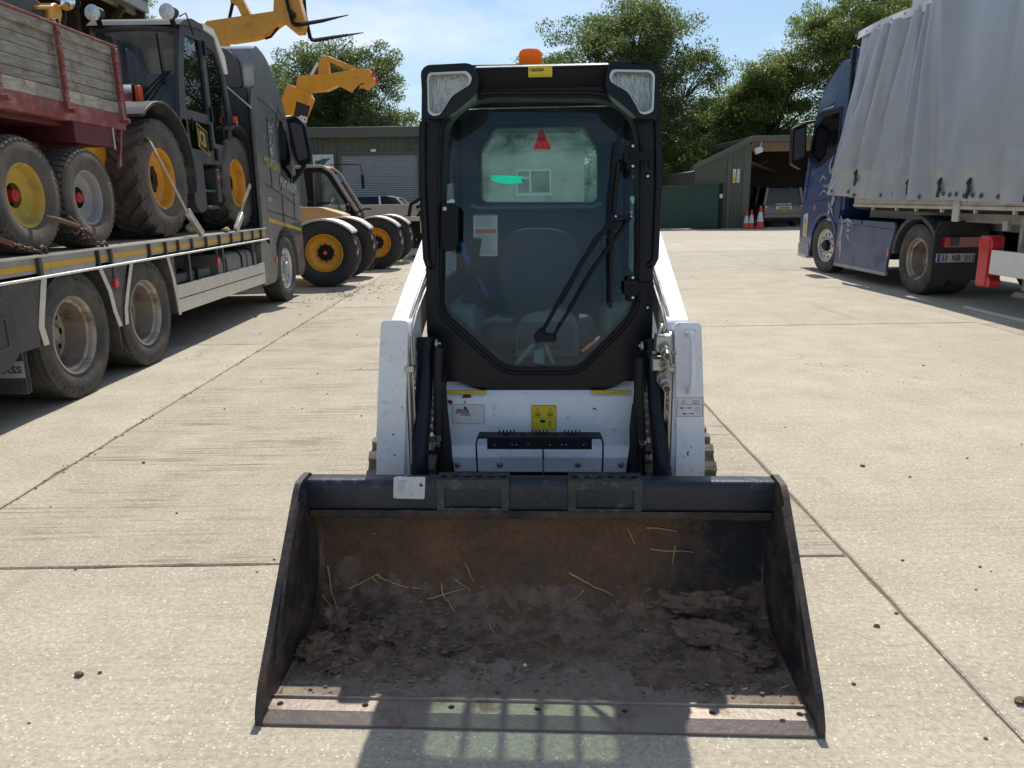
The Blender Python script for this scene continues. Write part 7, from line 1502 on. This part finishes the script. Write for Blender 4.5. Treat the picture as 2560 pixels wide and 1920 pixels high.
m = MB(); m.plate([fillet([(TY2(14.66), 2.28), (TY2(14.66), 3.02), (TY2(15.5), 3.0), (TY2(15.92), 2.8), (TY2(16.1), 2.2), (TY2(15.55), 1.98)], .05), fillet([(TY2(14.74), 2.37), (TY2(14.74), 2.93), (TY2(15.45), 2.91), (TY2(15.83), 2.73), (TY2(16.0), 2.27), (TY2(15.55), 2.08)], .05)], -.01, .005, 'x'); m.build('window_frame', M['blackm'], TU, bevel=.003)
m = MB()
for pts in ([(15.0, 3.12), (15.9, 3.0)], [(14.8, 2.3), (14.8, 1.25)], [(14.6, 1.42), (16.28, 1.3)], [(15.95, 2.2), (16.1, 1.35)]): m.tube([(-.004, TY2(a), b) for a, b in pts], .007, 5)
m.build('panel_gap', M['blackm'], TU, smooth=0)
m = MB(); m.tube([(-.01, TY2(15.0), 3.06), (-.01, TY2(15.5), 3.04), (-.01, TY2(15.9), 2.92)], .018, 6); m.build('drip_trim', M['blue'], TU)
m = MB(); m.plate(fillet([(TY2(14.28), 1.2), (TY2(14.28), 3.4), (TY2(14.38), 3.95), (TY2(14.5), 4.02), (TY2(14.56), 3.9), (TY2(14.5), 1.2)], .03), .02, .1, 'x'); m.plate([(TY2(14.3), 3.8), (TY2(14.55), 4.0), (TY2(14.75), 3.8)], .1, 2.3, 'x'); m.build('air_deflector', M['blue'], TU, bevel=.015)
m = MB(); m.beam((.0, TY2(14.36), 3.98), (.0, TY2(14.34), 2.0), .07, .07); m.build('deflector_edge', M['blackm'], TU, bevel=.01)
# mirror pod
m = MB(); m.plate(fillet([(-.36, 2.78), (-.1, 2.88), (-.06, 2.2), (-.12, 1.96), (-.34, 2.08)], .05), TY2(16.1), TY2(16.28)); mi = m.build('mirror', M['blackm'], TU, bevel=.03, seg=3); m = MB(); m.plate(fillet([(-.33, 2.72), (-.13, 2.78), (-.1, 2.22), (-.31, 2.14)], .03), TY2(16.085), TY2(16.095)); m.build('mirror_glass', M['darksteel'], mi); m = MB(); m.tube([(-.2, TY2(16.2), 2.85), (.1, TY2(16.1), 2.9)], .03, 8); m.build('mirror_arm', M['blackm'], mi)
# arch trim, bumper, step, stickers
m = MB(); P = [(TY2(15.07) + .66 * math.sin(R(a)), .52 + .62 * math.cos(R(a))) for a in range(-65, 76, 10)]; P2 = [(TY2(15.07) + .61 * math.sin(R(a)), .52 + .57 * math.cos(R(a))) for a in range(-65, 76, 10)]; m.plate(P + P2[::-1], -.02, .05, 'x'); m.build('arch_trim', M['bluelight'], TU, bevel=.006, smooth=50)
m = MB(); m.plate(fillet([(TY2(15.72), .26), (TY2(15.78), .5), (TY2(16.0), .55), (TY2(16.34), .5), (TY2(16.3), .24)], .04), -.01, .3, 'x'); m.build('bumper', M['blue'], TU, bevel=.03); m = MB(); m.plate([(TY2(15.85), .22), (TY2(15.85), .28), (TY2(16.34), .3), (TY2(16.34), .24)], -.015, .3, 'x'); m.build('bumper_lip', M['alu'], TU, bevel=.01)
m = MB(); m.plate(fillet([(TY2(15.93), .62), (TY2(15.93), 1.12), (TY2(16.14), 1.08), (TY2(16.14), .66)], .02), -.006, .01, 'x'); m.mat(1).plate([(TY2(15.96), .66), (TY2(15.96), .9), (TY2(16.1), .92), (TY2(16.1), .7)], -.008, -.006, 'x'); m.mat(2).plate([(TY2(15.98), .92), (TY2(16.08), .92), (TY2(16.03), 1.06)], -.008, -.006, 'x'); m.build('warning_sticker', [M['sign'], M['plateyel'], M['redp']], TU, smooth=0)
m = MB(); m.box(-.02, .02, TY2(15.55), TY2(15.62), 1.18, 1.27); m.build('indicator', M['orange'], TU, bevel=.01)
m = MB(); m.box(-.015, .01, TY2(15.0), TY2(15.25), 1.62, 1.66); m.build('door_handle', M['steel'], TU, bevel=.005)
# pale decoration swirls on cab and skirt
def swirl(pts, w, x=-.012):
    m = MB(); 
    for i in range(len(pts) - 1):
        a, b = Vector(pts[i]), Vector(pts[i + 1]); n = Vector((-(b - a).y, (b - a).x)).normalized(); w0 = w * math.sin(PI * (i + .3) / len(pts)); w1 = w * math.sin(PI * (i + 1.3) / len(pts)) if i < len(pts) - 2 else .004
        q = [a - n * w0, b - n * w1, b + n * w1, a + n * w0]; m.add([(x, TY2(v.x), v.y) for v in q], [(0, 1, 2, 3)])
    m.build('pale_swirl', M['fadedecal'], TU, smooth=0)
M['fadedecal'] = mat('faded_decal', (.34, .38, .44), .45, var=.15)
swirl([(14.9, 2.15), (14.98, 2.05), (15.0, 1.95), (14.92, 1.88), (14.8, 1.95), (14.75, 2.1)], .05); swirl([(14.62, 2.0), (14.75, 1.7), (14.7, 1.45), (14.8, 1.25), (14.7, 1.1)], .06); swirl([(15.1, 1.75), (15.3, 1.82), (15.45, 1.7)], .022); swirl([(15.0, 1.5), (15.2, 1.55), (15.4, 1.46)], .02); swirl([(14.95, 1.35), (14.85, 1.2), (14.95, 1.05), (14.62, .98)], .05)
swirl([(14.3, 1.1), (14.2, .95), (14.25, .7), (14.2, .45), (14.22, .3)], .05, -.024); swirl([(14.0, .98), (13.9, .9), (13.98, .8), (13.86, .66)], .05, -.024); swirl([(14.15, 1.0), (14.02, 1.04), (13.85, 1.0), (13.8, .92)], .03, -.024)
# skirt between the axles
m = MB(); m.plate(fillet([(TY2(12.42), .24), (TY2(12.42), .4), (TY2(12.25), .98), (TY2(12.3), 1.04), (TY2(14.4), 1.04), (TY2(14.43), .24)], .02), -.02, .02, 'x'); sk_ = m.build('side_skirt', M['bluelight'], TU, bevel=.012, seg=3)
m = MB(); m.box(-.03, .02, TY2(12.42), TY2(14.43), .19, .25); m.build('skirt_sill', M['dullalu'], sk_, bevel=.006); m = MB(); m.box(-.022, -.0, TY2(13.4), TY2(13.46), .98, 1.05); m.tube([(-.021, TY2(12.32), .93), (-.021, TY2(14.4), .97)], .004, 4); m.build('skirt_gap', M['blackm'], sk_)
m = MB(); m.box(-.026, -.02, TY2(14.3), TY2(14.34), .55, .65); m.box(-.026, -.02, TY2(12.38), TY2(12.42), .5, .62); m.build('side_marker', M['orange'], sk_)
m = MB(); m.box(.05, 2.4, TY2(12.4), TY2(14.5), .45, 1.0); m.box(.75, .85, TY2(10.9), TY2(16), .6, .95); m.box(1.6, 1.7, TY2(10.9), TY2(16), .6, .95); m.build('chassis', M['blackm'], TU, bevel=.01)
wheel(TU, (.17, TY2(15.07), .52), .51, .3, .3, M['tyre'], M['alu'], M['blackm'], -1, 'road', 'front', rz=R(6)); wheel(TU, (2.3, TY2(15.07), .52), .51, .3, .3, M['tyre'], M['alu'], M['blackm'], 1, 'road', 'front', rz=R(6))
for x, f in ((.16, -1), (.5, 1), (1.95, -1), (2.3, 1)): wheel(TU, (x, TY2(11.62), .52), .515, .3, .3, M['tyre'], M['rimalu'], M['rimalu'], f, side_text=None)
m = MB(); P = [(TY2(11.62) + .68 * math.sin(R(a)), .56 + .6 * math.cos(R(a))) for a in range(-100, 96, 10)]; P2 = [(TY2(11.62) + .6 * math.sin(R(a)), .56 + .54 * math.cos(R(a))) for a in range(-100, 96, 10)]; m.plate(P + P2[::-1], -.02, .62, 'x'); m.build('rear_mudguard', M['plastic'], TU, bevel=.008, smooth=50)
m = MB(); m.plate(fillet([(-.1, .27), (.66, .27), (.66, 1.1), (-.05, 1.1), (-.1, .95)], .02), TY2(10.93), TY2(10.95)); mf = m.build('mud_flap', M['tyrenew'], TU, bevel=.004)
m = MB(); m.box(.0, .58, TY2(10.84), TY2(10.93), .74, .88); m.mat(1).box(.02, .07, TY2(10.835), TY2(10.84), .755, .865); m.mat(2).box(.07, .2, TY2(10.835), TY2(10.84), .76, .88); tl_ = m.build('tail_lamp', [M['taillight'], M['redp'], M['darksteel']], TU, bevel=.006)
m = MB(); m.box(-.055, .475, TY2(10.9), TY2(10.925), .53, .65); m.mat(1).box(-.05, -.01, TY2(10.895), TY2(10.9), .535, .645); m.mat(2).text('33  NB  012', .12, (.003, TY2(10.894), .546), sx=.79, bold=.002); m.build('number_plate', [M['platewht'], M['eublue'], M['ink']], TU, smooth=0)
m = MB(); m.box(.3, 2.2, TY2(11.2), TY2(12.2), 1.05, 1.16); m.build('fifth_wheel', M['blackm'], TU, bevel=.01)

# ---------------------------------------------------------------- curtain sided trailer
CT = thing('curtain_trailer', 'silver curtain-sided trailer with loose folded curtain and black buckles', 'trailer', (XR, 8, 0))
def CY(v): return v - 8
m = MB(); m.box(.06, 2.45, CY(1), CY(13.85), 1.22, 1.34); m.build('floor', M['blackm'], CT)
m = MB(); m.box(.0, .06, CY(1), CY(13.85), 1.26, 1.42); m.box(-.015, .0, CY(1), CY(13.85), 1.27, 1.31); m.build('side_rail', M['cream'], CT, bevel=.006)
m = MB()
for y in (9.4, 10.2, 11.0, 11.7, 12.3, 13.1): m.box(-.01, .03, CY(y), CY(y) + .04, 1.215, 1.27)
m.build('rail_hook', M['cream'], CT)
m = MB(); m.box(-.03, .0, CY(10.55), CY(10.7), 1.1, 1.42); m.build('rail_bracket', M['cream'], CT, bevel=.006)
m = MB(); m.box(.3, .5, CY(1), CY(13.85), 1.08, 1.2); m.box(.75, .9, CY(1), CY(13.5), .95, 1.2); m.box(1.6, 1.75, CY(1), CY(13.5), .95, 1.2); m.build('underframe', M['dullalu'], CT)
m = MB(); m.box(2.3, 2.45, CY(1), CY(13.85), 1.3, 4.05); m.box(.08, 2.45, CY(13.75), CY(13.85), 1.3, 4.05); m.box(.02, 2.45, CY(1), CY(13.85), 4.05, 4.1); m.build('bulkhead', M['cream'], CT)
# curtain: hangs from the top rail, gathered folds fall forward at the front end and flare outwards
y_end = 3.0
RDG = [(13.55, 14.35, .05, .06, .07, .16), (13.11, 14.12, .08, .15, .06, .3), (12.76, 13.42, .08, .14, .07, .26), (12.24, 13.0, .06, .05, .06, .2), (11.86, 12.02, .09, .11, .07, .25), (11.57, 11.5, .13, .17, .1, .34), (11.32, 10.86, .05, .06, .12, .3), (10.5, 10.3, .03, .04, .2, .4), (9.58, 9.5, .035, .05, .12, .4), (8.6, 8.5, .03, .05, .15, .4), (7.4, 7.2, .03, .05, .15, .4)]
def fold(y, t, s):
    f = 0
    for yt, yb, at_, ab, wl, wr in RDG:
        c = yt + (yb - yt) * t + .03 * math.sin(t * 5 + yt); d = y - c; am = at_ + (ab - at_) * t
        f += am * math.exp(-(d / (wl if d > 0 else wr)) ** 2) - am * .45 * math.exp(-((d - wl * 2.1) / (wl * .9)) ** 2)
    k = math.exp(-s / 1.6)
    f += .012 * math.sin(y * 11 + 2.2 * t) * k + .006 * math.sin(y * 23 - t * 4) * k * (1 - t * .5)
    f += .02 * noise.noise(Vector((y * 1.1, t * 1.3, 3))) + (.012 + .02 * k) * noise.noise(Vector((y * 3.5, t * 6, 1))) * t
    for b in BK:
        d = math.hypot((s - b[0]) * 1.2, (t - b[1]) * 2.6); f -= .035 * math.exp(-(d / .12) ** 2)
    f += .02 * math.exp(-((t - .83) / .035) ** 2) * (.4 + .6 * noise.noise(Vector((y * 2.1, 5, 1))))   # crease above the buckle line
    return f
def cpt(u, v):
    s = u ** 1.35 * (14.3 - y_end); t = v
    k = math.exp(-s / 1.5)
    y = 14.05 - s + .43 * k * t ** 1.3
    zt = 4.08 + .02 * math.sin(s * 3.1) * math.exp(-s / 3)
    zb = 1.36 + .1 * k + .02 * math.sin(s * 2.3 + .4) + .008 * math.sin(s * 7) * k
    return (-.02 - .1 * t * math.exp(-s / 5) - .12 * k * t ** 1.5 - fold(y, t, s), CY(y), zt + (zb - zt) * t)
BK = [(.25, .87), (.98, .88), (2.35, .93), (3.2, .94), (3.85, .94), (4.95, .93), (6.4, .93), (8., .93)]
m = MB(); m.grid(cpt, 420, 90); cur = m.build('side_curtain', M['curtain'], CT, smooth=70)
sol = cur.modifiers.new('s', 'SOLIDIFY'); sol.thickness = .004
m = MB(); m.grid(lambda u, v: (-.045 - .02 * math.sin(u * 60) * v - .015 * v, CY(14.15 - u * 11), 4.17 - .13 * v + .02 * math.sin(u * 23)), 120, 3); sk2 = m.build('top_skirt', M['curtwhite'], CT, smooth=60); m = MB()
for i in range(14):
    u = i / 14.; m.lathe([(0, -.012), (.02, -.01), (.022, 0)], 12, (-.06, CY(14.2 - i * .42), 4.11)); 
m.build('skirt_rivet', M['dullalu'], sk2)
m = MB(); m.box(-.03, 2.4, CY(3), CY(12.4), 4.1, 4.13); m.box(-.03, .3, CY(11.9), CY(12.4), 4.13, 4.4); m.build('roof_sheet', M['curtwhite'], CT, bevel=.02)
def on(s, t):
    # point on the curtain at distance s
    u = (s / (14.3 - y_end)) ** (1 / 1.35); return Vector(cpt(u, t))
for i, (s, t) in enumerate(BK):
    p = on(s, t); q = p + Vector((-.03, 0, 0)); big = 1. if s < 4.5 else 1.35
    m = MB(); m.beam(q + Vector((0, .0, .13 * big)), q + Vector((-.01, .03, -.13 * big)), .035 * big, .018, (1, 0, 0)); m.lump(q + Vector((-.01, .02, .07 * big)), .035 * big, (.6, 1, 1.1), i, .2, 10); m.lump(q + Vector((-.01, -.01, -.03)), .028 * big, (.6, 1.2, 1.3), i + 3, .2, 10); bk2 = m.build('strap_buckle', M['clip'], CT, bevel=.002)
    m = MB(); m.beam(q + Vector((.01, .03, -.13 * big)), q + Vector((.01, .035, -.18 * big)), .05, .012, (1, 0, 0)); m.beam(q + Vector((.012, .0, .13 * big)), q + Vector((.02, -.02, .22 * big)), .035, .006, (1, 0, 0)); m.build('buckle_strap', M['dullalu'], bk2)
for s, t in ((.35, .97), (.68, .97), (1.0, .985), (1.6, .97), (1.95, .965), (2.4, .985), (2.85, .985), (3.3, .97), (3.45, .975), (3.6, .97), (3.78, .975), (3.95, .97), (4.1, .97), (4.5, .97)):
    p = on(s, t); m = MB(); m.lathe([(.022, -.004), (.03, -.006), (.034, 0)], 14, (p.x - .012, p.y, p.z)); m.lathe([(0, -.001), (.024, -.001)], 14, (p.x - .012, p.y, p.z)); m.mat(0); m.build('eyelet', M['darksteel'], CT)
m = MB(); p = on(2.0, .99); m.box(-.02, -.016, CY(12.2), CY(12.35), 1.36, 1.4); m.build('rail_sticker', M['sticker_y'], CT)
# red hose guard, white side guard
m = MB(); m.plate(fillet([(CY(9.95), .3), (CY(10.02), .9), (CY(9.75), .94), (CY(9.72), .8), (CY(9.86), .74), (CY(9.82), .46), (CY(9.7), .42), (CY(9.68), .32)], .04), -.02, .12, 'x'); m.build('red_guard_end', M['redp'], CT, bevel=.03, seg=3)
m = MB(); m.plate(fillet([(-.03, .3), (.16, .3), (.16, .95), (-.03, .95)], .04), CY(9.78), CY(9.98)); m.build('extinguisher_box', M['redp'], CT, bevel=.04, seg=3)
m = MB(); m.box(-.02, .02, CY(5), CY(9.74), .48, .78); m.build('side_guard', M['wpanel'], CT, bevel=.008)
m = MB(); m.box(.12, .2, CY(9.4), CY(9.46), .7, 1.2); m.box(-.0, .05, CY(9.52), CY(9.62), 1.02, 1.14); m.box(.02, .1, CY(7.4), CY(7.5), .7, 1.2); m.build('guard_bracket', M['dullalu'], CT, bevel=.005)
m = MB(); m.cyl((.4, CY(9.6), .28), (.4, CY(9.6), 1.1), .06); m.lathe([(0, .2), (.16, .2), (.13, .26), (0, .28)], 20, (.4, CY(9.6), 0), 'z'); m.cyl((2.0, CY(9.6), .28), (2.0, CY(9.6), 1.1), .06); m.build('landing_leg', M['dullalu'], CT)
for y in (4.4, 3.2, 2.0):
    for x, f in ((.2, -1), (2.25, 1)): wheel(CT, (x, CY(y), .52), .515, .36, .3, M['tyre'], M['dullalu'], M['dullalu'], f)
m = MB(); m.box(1.15, 1.3, CY(1.5), CY(5), .4, 1.2); m.build('bogie_beam', M['blackm'], CT)
# white strip lying on the concrete in the shade
sp = MB(); sp.box(-.012, .012, -1.4, 0, .001, .03); o = sp.build('metal_strip', M['wpanel'], smooth=0, bevel=.003, loc=(5.99, 10.1, 0)); tag(o, 'long thin white metal strip lying on the shaded concrete beside the trailer', 'metal strip')
# ---------------------------------------------------------------- trees
def tree(label, x, y, h, rad, seed, base=.28, leafm='leaf', nclump=150, per=230, size=.135, lean=0., group='trees beyond the yard'):
    rnd = random.Random(seed); rs = np.random.RandomState(seed)
    t = thing('oak_tree' if leafm == 'leaf' else 'ash_tree', label, 'tree', (x, y, 0), 0, group)
    zc = h * (base + (1 - base) * .5); hz = h * (1 - base) * .5
    # crown made of big lobes of different size, each carrying leaf clumps
    lobes = []
    for i in range(20):
        a = rnd.uniform(0, 2 * PI); b = rnd.uniform(-.8, 1); r = rnd.uniform(.35, .75) * math.sqrt(max(0, 1 - max(b, -.1) ** 2 * .8))
        lobes.append((Vector((math.cos(a) * r * rad, math.sin(a) * r * rad * .8, zc + b * hz * .72)), rnd.uniform(.28, .46) * rad))
    lobes.append((Vector((lean * rad, 0, zc + hz * .55)), .42 * rad)); lobes.append((Vector((0, 0, zc)), .5 * rad))
    m = MB(); tr = [Vector((0, 0, 0)), Vector((.1, 0, h * .15)), Vector((lean * .3, .1, h * .32)), Vector((lean * .6, 0, h * .55)), Vector((lean, 0, h * .8))]
    r0 = h * .028; m.tube(tr, [r0 * 1.5, r0 * 1.1, r0 * .85, r0 * .5, r0 * .15], 8)
    cl = []
    for c, r in lobes:
        s = tr[2].lerp(tr[3], rnd.random()); mid = s.lerp(c, .5) + Vector((0, 0, rnd.uniform(-.3, .6))); m.tube([s, mid, c], [r0 * .42, r0 * .26, r0 * .1], 6)
        n = max(6, int(nclump * (r / rad) ** 1.7 * .62))
        for k in range(n):
            d = Vector((rnd.gauss(0, 1), rnd.gauss(0, 1), rnd.gauss(.25, 1))).normalized(); p = c + d * r * rnd.uniform(.55, 1.12); q = rnd.uniform(.4, .85) * (rad / 5) ** .4; cl.append((p, q))
            if rnd.random() < .5: m.tube([mid.lerp(c, .6), c.lerp(p, .5) + Vector((0, 0, .1)), p], [r0 * .09, r0 * .06, r0 * .02], 4)
    m.build('trunk', M['bark'], t, smooth=60)
    V = []; P = np.array([tuple(p) for p, q in cl]); Q_ = np.array([q for p, q in cl]); N = len(cl) * per
    idx = np.repeat(np.arange(len(cl)), per); d = rs.normal(size=(N, 3)); d /= np.linalg.norm(d, axis=1)[:, None]; rr = rs.uniform(.25, 1.05, N) ** .7
    c = P[idx] + d * (rr * Q_[idx])[:, None] * np.array([1.15, 1.15, .7])
    u = rs.normal(size=(N, 3)); u /= np.linalg.norm(u, axis=1)[:, None]; w = np.cross(u, rs.normal(size=(N, 3))); w /= np.linalg.norm(w, axis=1)[:, None]
    s = size * rs.uniform(.5, 1.25, N)[:, None]; u = u * s; w = w * s * .62
    vs = np.stack([c - u * .5, c + w * .5 + u * .05, c + u * .5, c - w * .5 - u * .02], 1).reshape(-1, 3)
    me = bpy.data.meshes.new('crown'); me.vertices.add(4 * N); me.vertices.foreach_set('co', vs.ravel()); me.loops.add(4 * N); me.loops.foreach_set('vertex_index', np.arange(4 * N)); me.polygons.add(N); me.polygons.foreach_set('loop_start', np.arange(N) * 4); me.polygons.foreach_set('loop_total', np.full(N, 4)); me.materials.append(M[leafm]); me.update(calc_edges=True)
    o = bpy.data.objects.new('crown', me); COL.objects.link(o); o.parent = t; return t
tree('broad oak with a notched top behind the workshop, right of the crooked yellow boom', -9.3, 48, 9.9, 5.0, 3, .05, nclump=200)
tree('lower oak behind the lorry cab, left of the tallest workshop oak', -14.2, 50, 9.2, 4.4, 8, .1)
tree('big tall oak rising behind the right side of the loader cab', 6.9, 47, 11.8, 6.2, 5, .02, nclump=230)
tree('rounded oak directly behind the loader cab, left of the big tall oak', 1.6, 50, 10.4, 4.0, 12, .08)
tree('bushy oak between the big tall oak and the garage roof', 12.6, 50, 7.8, 3.2, 21, .05)
tree('slender light green ash above the garage roof ridge', 15.2, 47, 9.4, 3.3, 33, .2, 'leaf2', per=200)
tree('wide ash leaning above the blue lorry cab', 19.6, 46, 12.8, 4.6, 41, .2, 'leaf2', per=230)
tree('tall ash behind the top of the silver trailer', 25.0, 48, 14.5, 5.0, 55, .2, 'leaf2')
tree('pale bushy ash whose top shows over the barn roof', -24.5, 52, 15.5, 4.5, 61, .2, 'leaf2', nclump=90)
tree('low oak at the far end of the row behind the workshop', -4.2, 52, 6.8, 3.2, 71, .05, nclump=90)
# hedge far behind closing the skyline
rs = np.random.RandomState(5); N = 30000; c = np.stack([rs.uniform(-60, 70, N), 58 + rs.normal(0, 1.2, N), rs.uniform(0, 1, N) ** .8 * 4.4], 1); c[:, 2] *= 1 + .25 * np.sin(c[:, 0] * .9) + .15 * np.sin(c[:, 0] * 2.3)
u = rs.normal(size=(N, 3)); w = rs.normal(size=(N, 3)); u /= np.linalg.norm(u, axis=1)[:, None]; w /= np.linalg.norm(w, axis=1)[:, None]; u *= .32; w *= .2
vs = np.stack([c - u, c + w, c + u, c - w], 1).reshape(-1, 3); me = bpy.data.meshes.new('hedgerow'); me.from_pydata(vs.tolist(), [], (np.arange(4 * N).reshape(-1, 4)).tolist()); me.materials.append(M['leaf']); o = bpy.data.objects.new('hedgerow', me); COL.objects.link(o); tag(o, 'far dark hedgerow closing the yard behind the trees', 'hedge', kind='stuff')
# ---------------------------------------------------------------- daylight
EL = 50.7; SUNV = Vector((.062, .76, 1)).normalized()
w = bpy.data.worlds.new('World'); S.world = w; w.use_nodes = True; nt = w.node_tree; bg = nt.nodes['Background']
sky = nt.nodes.new('ShaderNodeTexSky'); sky.sky_type = 'NISHITA'; sky.sun_disc = False
sky.sun_elevation = math.asin(SUNV.z); sky.sun_rotation = math.atan2(SUNV.x, SUNV.y); sky.air_density = 1.0; sky.dust_density = 1.3; sky.ozone_density = 2.5
tc = nt.nodes.new('ShaderNodeTexCoord'); mp = nt.nodes.new('ShaderNodeMapping'); mp.inputs['Scale'].default_value = (1., 1., 3.2); mp.inputs['Location'].default_value = (.35, .1, .2)
n1 = nt.nodes.new('ShaderNodeTexNoise'); n1.inputs['Scale'].default_value = 2.2; n1.inputs['Detail'].default_value = 9; n1.inputs['Roughness'].default_value = .55; n1.inputs['Distortion'].default_value = .3
cr = nt.nodes.new('ShaderNodeMapRange'); cr.inputs['From Min'].default_value = .44; cr.inputs['From Max'].default_value = .72; cr.inputs['To Max'].default_value = .75
mx = nt.nodes.new('ShaderNodeMix'); mx.data_type = 'RGBA'; mx.inputs[7].default_value = (8.8, 9.2, 9.6, 1)
nt.links.new(tc.outputs['Generated'], mp.inputs['Vector']); nt.links.new(mp.outputs[0], n1.inputs['Vector']); nt.links.new(n1.outputs['Fac'], cr.inputs['Value']); nt.links.new(cr.outputs[0], mx.inputs[0]); tn = nt.nodes.new('ShaderNodeMix'); tn.data_type = 'RGBA'; tn.blend_type = 'MULTIPLY'; tn.inputs[0].default_value = 1; tn.inputs[7].default_value = (.77, .89, .94, 1); nt.links.new(sky.outputs[0], tn.inputs[6]); nt.links.new(tn.outputs[2], mx.inputs[6]); nt.links.new(mx.outputs[2], bg.inputs['Color'])
bg.inputs['Strength'].default_value = .074
sl_ = bpy.data.lights.new('sun', 'SUN'); sl_.energy = 2.75; sl_.angle = R(.53); sl_.color = (1, .95, .87)
so = bpy.data.objects.new('sun', sl_); COL.objects.link(so); so.rotation_euler = SUNV.to_track_quat('Z', 'Y').to_euler()
S.view_settings.view_transform = 'Standard'; S.view_settings.look = 'None'; S.view_settings.exposure = 0.73; S.view_settings.gamma = 1
S.render.engine = 'CYCLES'; S.cycles.max_bounces = 8; S.cycles.transparent_max_bounces = 24
